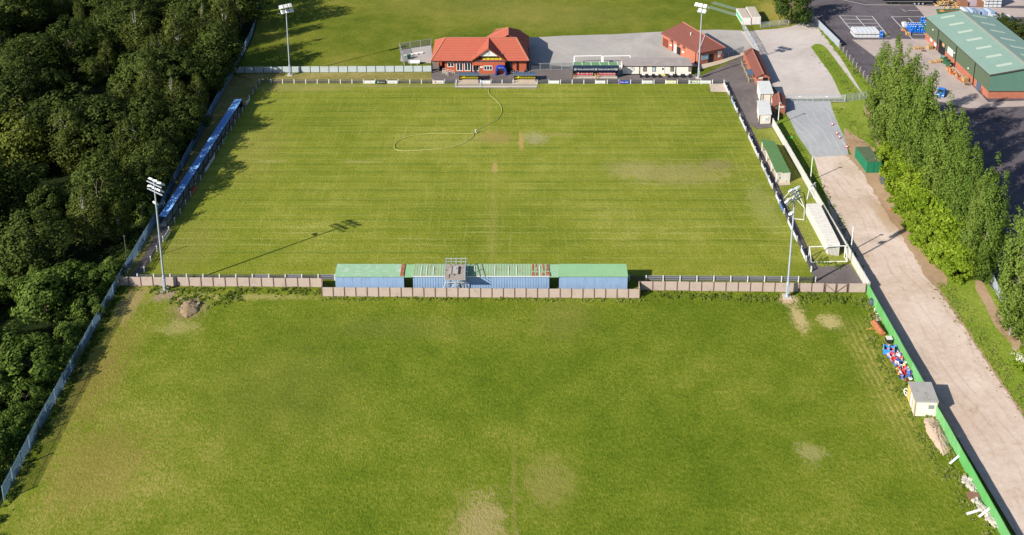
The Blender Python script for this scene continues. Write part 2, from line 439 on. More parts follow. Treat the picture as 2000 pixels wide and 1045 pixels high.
tar = gravel('tarmac', col(104, 96, 94), col(134, 124, 120), col(152, 140, 132), fine=.12)
tar_dark = gravel('yard_tarmac', col(86, 79, 84), col(118, 110, 114), col(140, 130, 131), fine=.14)
conc = gravel('yard_concrete', col(178, 162, 154), col(202, 186, 176), col(168, 150, 140), fine=.10)
lot = gravel('car_park_gravel', col(172, 166, 160), col(196, 188, 180), col(210, 198, 188), fine=.14)
lot2 = gravel('car_park_dust', col(196, 184, 174), col(220, 208, 200), col(188, 174, 164), fine=.14, ruts=(R(-35), 2.3, .30, col(206, 194, 184)))
chip = gravel('grey_chippings', col(166, 168, 172), col(190, 190, 190), col(206, 200, 194), fine=.18, ruts=(R(4), 1.5, .6, col(210, 210, 210)))
trackm = gravel('track_dust', col(205, 180, 158), col(234, 213, 197), col(184, 156, 130), fine=.2, ruts=(R(2), 1.9, .38, col(182, 156, 132)),
    patches=[pp(1650, 330, 3, 4, .5, col(196, 172, 146)), pp(1725, 420, 1.6, 9, .7, col(196, 164, 126)), pp(1640, 420, 1.0, 9, .45, col(200, 186, 166)), pp(1690, 390, 2.2, 3, .45, col(186, 166, 146)), pp(1700, 470, 2.4, 2, .4, col(180, 162, 144)), pp(1800, 700, 2, 5, .35, col(186, 166, 148))])
soil = gravel('bare_soil', col(166, 136, 106), col(196, 166, 132), col(136, 112, 82), fine=.2)
slabm = gravel('pale_paving', col(196, 178, 158), col(216, 198, 178), col(180, 160, 140), fine=.1)
greysl = gravel('grey_paving', col(168, 156, 138), col(184, 172, 152), col(160, 150, 126), fine=.1)

# ================================================================ ground sheets
BF = P((8, 978), (75, 848), (155, 702), (234, 558), (305, 436), (345, 352), (420, 210), (458, 141), (492, 72), (506, 20), (510, 0))   # boundary fence foot
BF = [Vector((BF[0].x + .6, 60, 0))] + BF + [Vector((-73, 400, 0))]
GH0, GH1 = at(1693, 574), at(1951, 1038)      # green hoarding foot
GHD = (GH1 - GH0).normalized()
GHS = GH0 + GHD * 95                           # carried on towards the viewer
CWT = at(1509, 247)                            # far end of the white wall

mb = MB(); mb.poly([(-900, -300, 0), (900, -300, 0), (900, 1500, 0), (-900, 1500, 0)]); gr = mb.build('ground', g_far); gr['kind'] = 'structure'
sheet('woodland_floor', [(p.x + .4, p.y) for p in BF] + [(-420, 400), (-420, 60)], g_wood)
FL, FR = at(229, 558), at(1693, 572)
sheet('practice_field', [BF[0], *BF[1:5], FR, GH0, GHS], g_lower)
BLc, BRc, FRc, FLc = at(507, 162), at(1414, 164), at(1584, 531), at(281, 533)
PB0, PB1 = at(268, 546), at(1592, 549)
sheet('pitch', [BLc, BRc, FRc, PB1, PB0, at(281, 528)], g_pitch)
sheet('side_strip', [at(455, 146), at(507, 162), at(281, 528), at(268, 546), at(229, 556), at(305, 438), at(345, 354), at(420, 212)], g_side)
sheet('back_strip', P((458, 144), (843, 141), (843, 162), (507, 162)), g_dry)
sheet('side_path', P((264, 545), (282, 528), (330, 445), (318, 440), (300, 465), (270, 520), (250, 545)), tar)
sheet('yard', P((843, 162), (843, 138), (845, 122), (1035, 122), (1120, 128), (1300, 122), (1366, 150), (1412, 128), (1455, 106), (1503, 152), (1522, 200), (1510, 249), (1478, 252), (1465, 243), (1586, 500), (1600, 520), (1660, 516), (1692, 560), (1690, 571), (1590, 571), (1592, 549), (1584, 531), (1414, 164)), tar)
sheet('stand_lawn', P((1465, 244), (1478, 253), (1508, 250), (1690, 560), (1660, 516), (1600, 522), (1588, 505)), g_lawn)
sheet('compound_yard', P((782, 120), (784, 98), (842, 88), (846, 124)), lot)
sheet('car_park', P((1032, 74), (1100, 70), (1200, 67), (1294, 62), (1400, 58), (1450, 60), (1468, 95), (1454, 106), (1411, 120), (1366, 130), (1120, 133), (1035, 122)), lot)
sheet('gravel_lot', P((1448, 62), (1520, 56), (1545, 52), (1575, 40), (1592, 44), (1640, 105), (1700, 190), (1526, 194), (1500, 150), (1470, 96)), lot2)
sheet('lane', P((1562, -60), (1600, -60), (1594, 44), (1572, 44)), tar_dark)
sheet('grass_island', P(*arcpts([(1584, 92), (1594, 86), (1612, 92), (1640, 128), (1668, 165), (1690, 196), (1650, 196), (1625, 150), (1598, 112), (1584, 92)], 4)[:-1]), g_verge)
sheet('verge', P((1590, 44), (1600, 44), (1660, 120), (1716, 185), (1740, 230), (1760, 260), (1700, 280), (1722, 252), (1700, 222), (1692, 194), (1640, 110)), g_verge)
sheet('grey_track', P((1526, 196), (1622, 198), (1630, 225), (1648, 260), (1658, 305), (1590, 312), (1556, 262), (1538, 228)), chip)
sheet('side_verge', P((1512, 236), (1540, 228), (1556, 262), (1594, 318), (1634, 372), (1700, 490), (1692, 560)), g_verge)
right_edge = arcpts([(1622, 203), (1640, 250), (1668, 300), (1700, 350), (1738, 410), (1790, 490), (1832, 560), (1880, 630), (1940, 720), (2005, 815), (2080, 930), (2200, 1110)], 3)
sheet('verge_bank', P(*right_edge, (2400, 1110), (2200, 800), (1960, 560), (1860, 420), (1760, 300), (1716, 255), (1690, 196)), g_verge)
soil_l = arcpts([(1690, 200), (1706, 222), (1728, 254), (1740, 280), (1716, 290), (1700, 245), (1686, 212)], 3)
sheet('soil_path', P(*soil_l), soil)
sheet('soil_bank', P(*arcpts([(1648, 250), (1676, 268), (1720, 300), (1760, 350), (1790, 430), (1830, 505), (1850, 545), (1836, 562), (1800, 505), (1760, 440), (1712, 370), (1668, 310), (1650, 275)], 3)), soil)
sheet('track', P((1590, 308), (1660, 303), (1690, 335), (1735, 408), (1788, 490), (1830, 560), (1880, 632), (1940, 724), (2005, 820), (2080, 940), (2200, 1130)) + [GHS + Vector((3, 0, 0)), GH0 + Vector((.6, 0, 0)), at(1640, 470), at(1600, 345)], trackm)
er = random.Random(8)
re_ = arcpts([(1660, 303), (1690, 335), (1735, 408), (1788, 490), (1830, 560), (1880, 632), (1940, 724), (2005, 820), (2080, 940)], 14)
sheet('soil_edge', [at(x - (6 if y < 560 else 2) - er.random() * (7 if y < 560 else 3), y) for x, y in re_] + [at(x + (10 if y < 540 else 1) + er.random() * (8 if y < 540 else 3), y) for x, y in reversed(re_)], soil)
sheet('footpath', P(*arcpts([(1905, 546), (1922, 556), (1940, 590), (1960, 625), (1985, 655), (2010, 690), (1985, 690), (1972, 668), (1945, 640), (1925, 600), (1905, 565)], 3)), soil)
yr = P((1592, 30), (1640, 94), (1700, 165), (1740, 220), (1800, 330), (1900, 500), (1935, 560), (2000, 640))
sheet('works_yard', yr + [(230, 140), (330, 215), (330, 420), (120, 420), (84, 300)], tar_dark)
sheet('yard_apron', P((1664, 78), (1742, 78), (1742, 76), (1800, 78), (1814, 78), (1930, 200), (2010, 197), (2010, 208), (1890, 212), (1820, 196), (1760, 150)), conc)
sheet('loading_apron', P((1787, 11), (1990, 17), (2080, 20), (2080, 34), (1880, 34), (1812, 40)), conc)
sheet('pallet_strip', P((1900, -6), (2080, -6), (2080, 12), (1900, 12)), conc)
wm = pm('road_paint', col(222, 220, 214), .7, .1, 2)
def line(pts, w=.14, name='bay_marking'):
    LEVEL[0] += .004; mb = MB()
    for a, b in pts:
        a = at(*a); b = at(*b); d = (b - a).normalized(); n = Vector((-d.y, d.x, 0)) * w / 2; z = Vector((0, 0, LEVEL[0]))
        mb.poly([a - n + z, b - n + z, b + n + z, a + n + z])
    o = mb.build(name, wm); o['kind'] = 'structure'; return o
line([((1639, 31), (1674, 74)), ((1674, 74), (1722, 74)), ((1640, 31.5), (1702, 32.5)), ((1703, 32), (1735, 72)), ((1671, 32), (1692, 55)), ((1645, 38), (1705, 39)), ((1651, 46), (1712, 46)), ((1657, 52), (1718, 53)),
      ((1690, 10), (1645, 0)), ((1690, 10), (1790, 10.5)), ((1741, 33), (1783, 78)), ((1741, 33), (1815, 33.5)), ((1783, 77), (1815, 77)), ((1774, 36), (1815, 75)), ((1779, 68), (1812, 69)), ((1772, 21), (1794, 21.5))], .22)
for k in range(4): line([((1760 + k, 18.5), (1768 + k, 23.5))], .10) if k in (0, 3) else None
pinkslab = slabm
sheet('building_path', P((1362, 130), (1366, 137), (1412, 124), (1454, 108), (1452, 101), (1411, 117)), slabm)
sheet('dugout_paving', P((888, 163), (890, 173), (1048, 174), (1048, 163)), greysl)
sheet('corner_paving', P((1385, 165), (1388, 180), (1422, 181), (1414, 164)), slabm)
sheet('terrace_base', P((1486, 292), (1494, 290), (1542, 355), (1544, 362), (1522, 364)), slabm)
line([((880, 169.6), (988, 171.2))], .12, 'touchline')
line([((520, 168.6), (880, 169.6))], .05, 'touchline')
# ================================================================ common materials
white = pm('white_paint', col(240, 240, 236), .55, .06, 2)
offwhite = pm('weathered_white', col(228, 224, 212), .6, .12, 1.5, tint=col(170, 160, 130), tint_amt=.4, streak=True)
dark = pm('black_paint', (.012, .013, .016), .6, .2, 2)
navy = pm('navy_cladding', (.022, .040, .085), .55, .12, 1.5)
steel = pm('galvanised_steel', col(176, 184, 194), .5, .12, 2, metal=.0)
dsteel = pm('dark_steel', (.05, .055, .062), .55, .2, 2)
glass = glassmat()
redbrick = brick('red_brick', col(206, 98, 62), col(180, 78, 48), col(196, 140, 110))
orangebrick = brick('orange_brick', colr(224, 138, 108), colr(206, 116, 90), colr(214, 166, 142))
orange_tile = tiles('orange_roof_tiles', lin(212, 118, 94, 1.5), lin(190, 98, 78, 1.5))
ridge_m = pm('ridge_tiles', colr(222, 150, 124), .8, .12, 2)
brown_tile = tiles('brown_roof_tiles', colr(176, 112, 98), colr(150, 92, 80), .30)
mesh_net = netmat('weld_mesh', (.10, .115, .13), .42)
yellow = pm('yellow_plastic', col(246, 226, 60), .5, .08, 2)
seat_red = pm('red_plastic', col(216, 48, 58), .5, .1, 2)
seat_white = pm('white_plastic', col(240, 232, 232), .5, .06, 2)
slate = pm('slate_blue_sheet', col(84, 102, 122), .6, .12, 1.5)
woodm = pm('bare_timber', col(206, 168, 118), .8, .18, 2, tint=col(140, 104, 70), tint_amt=.5)
greywood = pm('grey_boards', col(176, 164, 154), .85, .18, 2, tint=col(120, 100, 88), tint_amt=.5)
concm = pm('pale_concrete', col(206, 198, 184), .85, .14, 1.2, tint=col(140, 130, 110), tint_amt=.4, streak=True)

# ================================================================ clubhouse
def clubhouse():
    E0 = 3.3; RZ = 6.6
    ya = at(940, 118.4, E0).y                      # front eave line
    xl = at(842, 118.4, E0).x; xr = at(1033, 118.4, E0).x
    yb = ya + 13.0; yr = (ya + yb) / 2
    rl = Vector((at(870, 70.3, RZ).x, yr, RZ)); rr = Vector((at(1008, 70.3, RZ).x, yr, RZ))
    root = thing('clubhouse', 'red brick clubhouse under a bright orange hipped tile roof with a crested white gable', 'building', (at(940, 145).x, ya + 6, 0))
    wy = ya + .8                                   # front wall plane
    wl_ = xl + 3.2; wr_ = xr - .6
    # walls
    w = MB()
    w.prism([(wl_, wy), (wr_, wy), (wr_, yb - .6), (wl_ - 2, yb - .6), (wl_ - 2, wy + 4.0), (wl_, wy + 4.0)], 0, E0 - .06)
    w.build('wall', redbrick, root)
    rear = [at(1033.2, 71, E0), at(1016, 59, E0), at(968.7, 58, E0), at(951, 72, E0)]
    w = MB(); cx = sum(p.x for p in rear) / 4; cy = sum(p.y for p in rear) / 4
    sh_ = [(p.x + (cx - p.x) * .06, p.y + (cy - p.y) * .06) for p in rear]
    w.prism([(wr_ - .02, yb - .7), *sh_, (sh_[-1][0], yb - .7)], 0, E0 - .08); w.build('rear_wall', redbrick, root)
    # main roof
    r = MB(); e = [Vector((xl, ya, E0)), Vector((xr, ya, E0)), Vector((xr, yb, E0)), Vector((xl, yb, E0))]
    r.slab([e[0], e[1], rr, rl], .14); r.slab([e[1], e[2], rr], .14); r.slab([e[2], e[3], rl, rr], .14); r.slab([e[3], e[0], rl], .14)
    rf = r.build('roof', orange_tile, root)
    rd = MB(); up = Vector((0, 0, .05))
    for a, b in ((rl, rr), (e[0], rl), (e[1], rr), (e[3], rl), (e[2], rr)): rd.bar(a + up, b + up, .26, .14)
    rd.build('ridge', ridge_m, rf)
    # rear wing roof
    RZ = 7.15; q = at(992.5, 54, RZ); q0 = Vector((q.x, yr + .8, RZ - .01))
    r = MB(); q = Vector((q.x, q.y, RZ - .01)); z = Vector((0, 0, .01))
    r1 = Vector((rear[0].x, yr + 1.5, E0 + .02)); l1 = Vector((rear[3].x, yr + 1.5, E0 + .02))
    r.slab([r1, rear[0] + z, q, q0], .14); r.slab([rear[0] + z, rear[1] + z, q], .14); r.slab([rear[1] + z, rear[2] + z, q], .14); r.slab([rear[2] + z, rear[3] + z, q], .14); r.slab([rear[3] + z, l1, q0, q], .14)
    rf = r.build('rear_roof', orange_tile, root)
    rd = MB()
    for a, b in ((q0, q), (q, rear[0]), (q, rear[1]), (q, rear[2]), (q, rear[3])): rd.bar(a + up, b + up, .24, .12)
    rd.build('ridge', ridge_m, rf)
    # gable over the entrance
    GZ = 6.65; A = at(953.7, 94.6, GZ); gy = A.y - .02
    GL = Vector((at(920.0, 114, 3.75).x, gy, 3.5)); GR = Vector((at(989, 117.3, 3.6).x, gy, 3.45))
    A = Vector((A.x, gy, GZ)); B = Vector((A.x, yr - .02, GZ))
    vl = Vector((GL.x - .05, ya + .42, 3.5)); vr = Vector((GR.x + .05, ya + .32, 3.45))
    r = MB(); r.slab([GL, A, B, vl], .16); r.slab([A, GR, vr, B], .16)
    rf = r.build('gable_roof', orange_tile, root)
    b = MB(); b.bar(GL + Vector((0, -.05, -.12)), A + Vector((0, -.05, -.12)), .10, .26); b.bar(A + Vector((0, -.05, -.12)), GR + Vector((0, -.05, -.12)), .10, .26)
    b.build('bargeboard', pm('brown_fascia', col(150, 84, 64), .6, .1), rf)
    # white gable panel and crest
    fy = gy + .30; bz = 4.55
    t1 = Vector((at(933.9, 109.7, bz).x, fy, bz)); t2 = Vector((at(975.5, 109.7, bz).x, fy, bz)); ap = Vector((A.x, fy, GZ - .28))
    g = MB(); d = Vector((0, .12, 0)); g.add([t1, t2, ap, t1 + d, t2 + d, ap + d], [(0, 1, 2), (5, 4, 3), (0, 3, 4, 1), (1, 4, 5, 2), (2, 5, 3, 0)])
    gp = g.build('gable_panel', white, root)
    crest(Vector((A.x - .1, fy - .03, 5.35)), .46, gp)
    # balcony recess under the panel
    fz = 3.1
    bl, br_ = at(922.8, 119.5, fz).x, at(985, 119.5, fz).x
    bk = MB(); yy = fy + 1.5; pr_ = [Vector((bl, yy, fz)), Vector((br_, yy, fz)), Vector((br_, yy, 3.45)), Vector((t2.x + .5, yy, bz + .1)), Vector((t1.x - .5, yy, bz + .1)), Vector((bl, yy, 3.5))]; bk.add(pr_ + [p + Vector((0, .1, 0)) for p in pr_], [tuple(range(6)), tuple(range(11, 5, -1))] + [(i, 6 + i, 6 + (i + 1) % 6, (i + 1) % 6) for i in range(6)]); bk.box((bl + br_) / 2, fy + .8, fz + .06, br_ - bl, 1.7, .1)
    bk.box((t1.x + t2.x) / 2, fy + .17, bz + .10, t2.x - t1.x, .06, .2)
    bk.build('balcony', slate, root)
    ys = MB()
    x0, x1 = at(941.5, 119, fz).x, at(979.7, 119, fz).x
    for k in range(4):
        a = x0 + (x1 - x0) * k / 4; ww = (x1 - x0) / 4
        ys.box(a + ww / 2, fy + .55, fz + .42, ww * .93, .10, .60); ys.box(a + ww / 2, fy + 1.15, fz + .95, ww * .9, .10, .40)
    ys.build('balcony_panel', yellow, root)
    rl_ = MB(); rl_.bar((bl, fy - .02, fz + .16), (br_, fy - .02, fz + .16), .12, .24)
    for k in range(6): rl_.bar((t1.x + (t2.x - t1.x) * k / 5, fy - .02, fz + .2), (t1.x + (t2.x - t1.x) * k / 5, fy - .02, bz), .07)
    rl_.build('balcony_frame', dsteel, root)
    # brick ground floor of the gable
    pb = at(950, 147).y
    fl = at(938, 147).x; frr = at(986, 147).x
    w = MB(); w.prism([(fl, fy), (frr, fy), (frr, wy - .02), (fl, wy - .02)], 0, fz - .02)
    w.prism([(bl, fy + .02), (fl, fy + .02), (fl, wy - .02), (bl, wy - .02)], 2.15, fz - .03)
    w.build('gable_wall', redbrick, root)
    def win(x0, x1, z0, z1, y, panes, name='window', wall=None):
        f = MB(); th = .10
        f.box((x0 + x1) / 2, y, z1 - .06, x1 - x0, th, .14); f.box((x0 + x1) / 2, y, z0 + .06, x1 - x0, th, .14)
        for k in range(panes + 1):
            x = x0 + .07 + (x1 - x0 - .14) * k / panes; f.box(x, y, (z0 + z1) / 2, .14, th - .01, z1 - z0 - .28)
        o = f.build(name, white, root)
        g = MB()
        for k in range(panes):
            a = x0 + .07 + (x1 - x0 - .14) * k / panes; bb = x0 + .07 + (x1 - x0 - .14) * (k + 1) / panes
            g.box((a + bb) / 2, y + .02, (z0 + z1) / 2, bb - a - .14, .05, z1 - z0 - .28)
        g.build('pane', glass, o); return o
    def X(p): return at(p, 130, 1.4).x
    win(X(874), X(887), 1.35, 2.5, wy - .04, 2); win(X(891.5), X(904), .35, 2.45, wy - .04, 2, 'french_door'); win(X(907), X(919.5), .35, 2.45, wy - .04, 2, 'french_door')
    win(X(945), X(962), .95, 2.1, fy - .04, 3)
    win(X(923), X(936), .3, 2.15, wy - .10, 2, 'entrance_door')
    s = MB(); s.box(X(940.5), fy - .05, 1.75, .75, .06, .32); s.build('wall_plate', white, root)
    for px in (844, 921.3): p = MB(); p.box(X(px), (ya if px < 900 else fy) + .25, E0 / 2 - .1, .28, .28, E0 - .2); p.build('post', dark, root)
    p = MB(); p.box(X(1010), wy - .12, E0 / 2 - .1, .32, .2, E0 - .2); p.build('post', dark, root)
    gt = MB(); gt.bar((xl, ya - .06, E0 - .16), (GL.x, ya - .06, E0 - .16), .12, .14); gt.build('gutter', dark, root)
    gt = MB(); gt.bar((vr.x + .1, ya - .06, E0 - .16), (xr, ya - .06, E0 - .16), .12, .14)
    gt.build('gutter', dark, root)
    pd = MB(); pd.box(xl + 1.8, wy + 2.0, .9, .08, 3.4, 1.8); pd.build('porch_screen', dsteel, root)
    rc = MB(); rc.box(X(994), wy - .06, 1.5, 1.5, .1, 3.0); rc.build('recess_shade', dark, root)  # shade of the wall recess put in as a flat black panel
    rm = MB()
    for x0, y0, x1, y1 in ((865, 141, 888, 146),):
        a = at(x0, y0 - .5); b = at(x1, y1); a.z = b.z = 0
        for h in (.55, .95): rm.pipe([a + Vector((0, 0, h)), b + Vector((0, 0, h))], .03)
        for k in range(6): q = lerp(a, b, k / 5); rm.tube(q, q + Vector((0, 0, .95)), .03)
        a2 = a + Vector((0, -1.2, 0)); b2 = b + Vector((-1.5, -1.0, 0))
        for h in (.55, .95): rm.pipe([a2 + Vector((0, 0, h)), b2 + Vector((0, 0, h))], .03)
        for k in range(5): q = lerp(a2, b2, k / 4); rm.tube(q, q + Vector((0, 0, .95)), .03)
    rm.build('ramp_railing', offwhite, root)
    for px in (870, 1022): lm = MB(); lm.lathe([(.12, 2.95), (.17, 3.05), (.10, 3.15)], X(px), wy - .2, 8); lm.build('wall_lamp', yellow, root)
    return ya, fy, wy

def crest(c, r, parent, flip=0):
    """Round club crest: black ring on white with a black bird in it, on an upright panel facing the viewer."""
    m = MB(); n = 24
    for r0, r1, k, y in ((0, r, 0, 0), (r * .86, r, 1, -.02)):
        for i in range(n):
            a, b = 2 * math.pi * i / n, 2 * math.pi * (i + 1) / n
            q = lambda rad, t: (c.x + rad * math.cos(t), c.y + y, c.z + rad * math.sin(t))
            m.poly([q(r0, a), q(r1, a), q(r1, b), q(r0, b)] if r0 else [(c.x, c.y + y, c.z), q(r1, a), q(r1, b)], k)
    for w in ([(-.35, .48), (-.02, .30), (.42, -.15), (.30, -.30), (.10, -.05), (-.22, .22)], [(-.05, .25), (.10, .42), (.30, .12), (.12, .02)]):
        m.poly([(c.x + a * r, c.y - .02, c.z + (b + .06) * r) for a, b in w], 1)
    return m.build('crest', [white, dark], parent)

clubhouse()

# blue players' tunnel
def tunnel():
    a = at(967, 148); b = at(989.5, 148); w = b.x - a.x; y0 = a.y; cx = (a.x + b.x) / 2
    t = thing('players_tunnel', 'bright blue arched players tunnel against the clubhouse front', 'tunnel', (cx, y0, 0))
    bl = pm('blue_fabric', col(38, 66, 176), .6, .12, 2)
    pr = []
    for k in range(11):
        th = math.pi * k / 10; s = 1 if math.cos(th) >= 0 else -1
        pr.append((cx + s * abs(math.cos(th)) ** .55 * w / 2, abs(math.sin(th)) ** .6 * 2.35))
    m = MB()
    for i in range(10):
        (xa, za), (xb, zb) = pr[i], pr[i + 1]
        m.add([(xa, y0, za), (xb, y0, zb), (xb, y0 + 1.6, zb), (xa, y0 + 1.6, za)], [(0, 1, 2, 3)])
        ia = [(cx + (x - cx) * .74, z * .80) for x, z in (pr[i], pr[i + 1])]
        m.add([(xa, y0, za), (xb, y0, zb), (ia[1][0], y0, ia[1][1]), (ia[0][0], y0, ia[0][1])], [(3, 2, 1, 0)])
        m.add([(ia[0][0], y0, ia[0][1]), (ia[1][0], y0, ia[1][1]), (ia[1][0], y0 + 1.6, ia[1][1]), (ia[0][0], y0 + 1.6, ia[0][1])], [(3, 2, 1, 0)])
    m.build('canopy', bl, t)
    k = MB(); glyphs(k, (cx - .6, y0 - .01, 1.98), (1, 0, 0), (0, 0, 1), 1.2, .22, [3, 2, 3], out=(0, -1, 0)); k.build('lettering', white, t)
    k = MB(); k.box(cx, y0 + .9, 1.3, w * .6, .05, .7); k.build('back_sheet', pm('grey_fabric', col(150, 156, 170), .7), t)
tunnel()

def dugout(px0, px1, label):
    a = at(px0, 160.5); b = at(px1, 160.5); L = b.x - a.x; cx = (a.x + b.x) / 2; y = a.y
    t = thing('dugout', label, 'dugout', (cx, y, 0), group='dugouts by the far touchline')
    r = MB(); prof = [(2.0, 1.25), (1.85, 1.75), (1.2, 2.02), (.1, 1.98), (-.25, 1.80)]
    for (ya, za), (yb, zb) in zip(prof, prof[1:]):
        r.slab([(-L / 2, ya, za), (-L / 2, yb, zb), (L / 2, yb, zb), (L / 2, ya, za)][::-1], .06)
    r.build('roof', slate, t, False)
    s = MB(); s.box(0, 1.98, .65, L, .08, 1.3); s.build('back_wall', navy, t, False)
    for sx in (-1, 1):
        s = MB(); s.add([(sx * L / 2, 2, 0), (sx * L / 2, 2, 1.9), (sx * L / 2, .2, 1.9), (sx * L / 2, .5, 0), (sx * (L / 2 - .06), 2, 0), (sx * (L / 2 - .06), 2, 1.9), (sx * (L / 2 - .06), .2, 1.9), (sx * (L / 2 - .06), .5, 0)],
                        [(0, 1, 2, 3), (7, 6, 5, 4), (0, 4, 5, 1), (1, 5, 6, 2), (2, 6, 7, 3), (3, 7, 4, 0)]); s.build('side_wall', dsteel, t, False)
    n = 8
    for k in range(n):
        x = -L / 2 + L * (k + .5) / n
        q = MB(); q.box(x, .75, .85, L / n * .86, .5, .10); q.box(x, 1.05, 1.22, L / n * .86, .10, .70, rx=R(-8)); q.build('seat', yellow, t, False)
    f = MB(); f.box(0, .25, .12, L + .2, 2.6, .24); f.build('floor_slab', slabm, t, False)
    return t
dugout(896.5, 934, 'dugout with yellow seats in front of the clubhouse french doors')
dugout(1004, 1046, 'dugout with yellow seats on the side of the blue tunnel away from the french doors')

# ---------------------------------------------------------------- seated stand with the navy fascia
def seat_stand():
    a = at(1119, 153.5); b = at(1207, 153.5); L = b.x - a.x; y = a.y; x0 = a.x
    t = thing('seated_stand', 'small seated stand with navy lettered fascia, green roof and red and white seats', 'stand', ((a.x + b.x) / 2, y, 0))
    h1 = 2.05; h2 = 3.6
    yt = at(1160, 127.5, h2).y
    f = MB(); f.slab([(x0, y - .1, h1), (x0 + L, y - .1, h1), (x0 + L, yt, h2), (x0, yt, h2)], .12)
    fo = f.build('fascia', navy, t)
    d = (Vector((0, yt, h2)) - Vector((0, y - .1, h1))).normalized(); nrm = Vector((0, -d.z, d.y))
    k = MB(); o = Vector((x0, y - .1, h1)) + d * .25 + nrm * .02
    glyphs(k, o + Vector((L * .10, 0, 0)), (1, 0, 0), d, L * .36, .52, [9, 6, 5, 9], out=nrm); glyphs(k, o + Vector((L * .56, 0, 0)), (1, 0, 0), d, L * .36, .52, [9, 6, 5, 9], out=nrm)
    k.build('lettering', white, fo)
    k = MB()
    for fx in (.05, .505, .955):
        c = o + Vector((L * fx, 0, 0)) + d * .2
        k.add([c + nrm * .03 + Vector((.36 * math.cos(q), 0, 0)) + d * .36 * math.sin(q) for q in [i * math.pi / 5 for i in range(10)]], [tuple(range(10))])
    k.build('emblem', pm('grey_emblem', col(186, 184, 178), .6), fo)
    yb = yt + 2.3
    r = MB(); r.slab([(x0, yt + .003, h2), (x0 + L, yt + .003, h2), (x0 + L, yb, h2 - .15), (x0, yb, h2 - .15)], .1)
    for q in range(6): xx = x0 + .1 + (L - .2) * q / 5; r.bar((xx, yt, h2 + .05), (xx, yb, h2 - .10), .16, .08, 1)
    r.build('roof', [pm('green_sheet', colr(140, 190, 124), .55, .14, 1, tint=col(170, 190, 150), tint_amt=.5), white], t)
    w = MB(); w.box(x0 + L / 2, yb - .1, h2 / 2 - .1, L, .1, h2 - .3); w.build('back_wall', dark, t)
    for xx in (x0 - .02, x0 + L + .02):
        w = MB(); vs = [(xx, y + .5, 0), (xx, yb, 0), (xx, yb, h2 - .2), (xx, yt, h2 - .1), (xx, y + .1, h1 - .1)]
        w.add(vs + [(p[0] + .08, p[1], p[2]) for p in vs], [(0, 1, 2, 3, 4), (9, 8, 7, 6, 5)] + [(i, 5 + i, 5 + (i + 1) % 5, (i + 1) % 5) for i in range(5)]); w.build('side_wall', navy, t)
    m = MB(); m.box(x0 + L / 2, y + 1.0, .12, L - .3, 1.9, .24); m.box(x0 + L / 2, y + 2.2, .42, L - .3, 1.2, .5); m.build('step', concm, t)
    for k in range(24):
        blk = k // 12; x = x0 + .6 + (k % 12) * (L - 1.9) / 24 + blk * (L * .5)
        s = MB(); mt = [seat_red, seat_white]; r_ = (k % 12)
        s.box(x, y + .75, .62, .34, .42, .10, m=0); s.box(x, y + .98, .95, .34, .08, .5, m=0)
        s.box(x + .03, y + .92, .98, .20, .05, .42 if (k > 17 or k % 3) else .2, m=1); s.box(x, y + .55, .60, .26, .05, .1, m=1)
        s.build('seat', mt, t)
    g = MB()
    for fx in (.0, .47, .53):
        for h in (.6, 1.05): g.tube((x0 + L * fx + .25, y - .15, h), (x0 + L * fx + .25, y + 1.2, h), .05)
        for q in (-.15, .5): g.tube((x0 + L * fx + .25, y + q, 0), (x0 + L * fx + .25, y + q, 1.05), .05)
    g.build('handrail', pm('yellow_paint', col(226, 176, 60), .55), t)
seat_stand()

# ---------------------------------------------------------------- white portable cabin with crest
def portable():
    a = at(1216.5, 146); b = at(1350.5, 146); L = b.x - a.x; y = a.y; x0 = a.x
    H_ = hgt(1280, 146, 128.6); yb = at(1280, 113.2, H_ + .1).y
    t = thing('portable_cabin', 'long white portable cabin with black trim and a round crest', 'cabin', (x0 + L / 2, y, 0))
    w = MB(); w.prism([(x0, y), (x0 + L, y), (x0 + L, yb), (x0, yb)], .15, H_); w.build('wall', pm('cream_panel', col(244, 236, 222), .6, .06, 1.2), t)
    r = MB(); r.box(x0 + L / 2, (y + yb) / 2, H_ + .08, L + .2, yb - y + .3, .14); r.build('roof', pm('grey_felt', col(172, 160, 154), .9, .22, .5, tint=col(200, 190, 182), tint_amt=.6), t)
    tr = MB(); tr.box(x0 + L / 2, y - .06, H_ - .10, L + .06, .10, .20); tr.box(x0 + L / 2, y - .04, .12, L, .1, .2)
    for px in (1248.6, 1319, 1350.3): tr.box(at(px, 146).x, y - .05, H_ / 2, .14, .09, H_ - .2)
    tr.build('trim', dark, t)
    for px0, px1 in ((1253.6, 1260.4), (1271.5, 1278), (1306.5, 1313), (1341.5, 1348.6)):
        xa, xb = at(px0, 140).x, at(px1, 140).x
        f = MB(); f.box((xa + xb) / 2, y - .04, 1.45, xb - xa, .1, 1.15); o = f.build('window', dsteel, t)
        g = MB(); g.box((xa + xb) / 2, y - .09, 1.45, (xb - xa) * .72, .04, .9); g.build('pane', pm('blind', col(136, 124, 114), .6) if px0 != 1271.5 else pm('pale_pane', col(186, 200, 208), .3), o)
    xa, xb = at(1288.6, 140).x, at(1295.4, 140).x
    d = MB(); d.box((xa + xb) / 2, y - .04, 1.1, xb - xa, .1, 1.9); o = d.build('door', white, t)
    g = MB(); g.box((xa + xb) / 2, y - .1, 1.55, .42, .04, .5); g.build('pane', glass, o)
    crest(Vector((at(1232.6, 138).x, y - .02, 1.45)), .52, t)
    s = MB(); s.box((xa + xb) / 2, y - .5, .12, 1.1, .9, .22); s.box((xa + xb) / 2, y - .35, .30, 1.0, .5, .16); s.build('step', pm('yellow_step', col(220, 206, 140), .7), t)
portable()

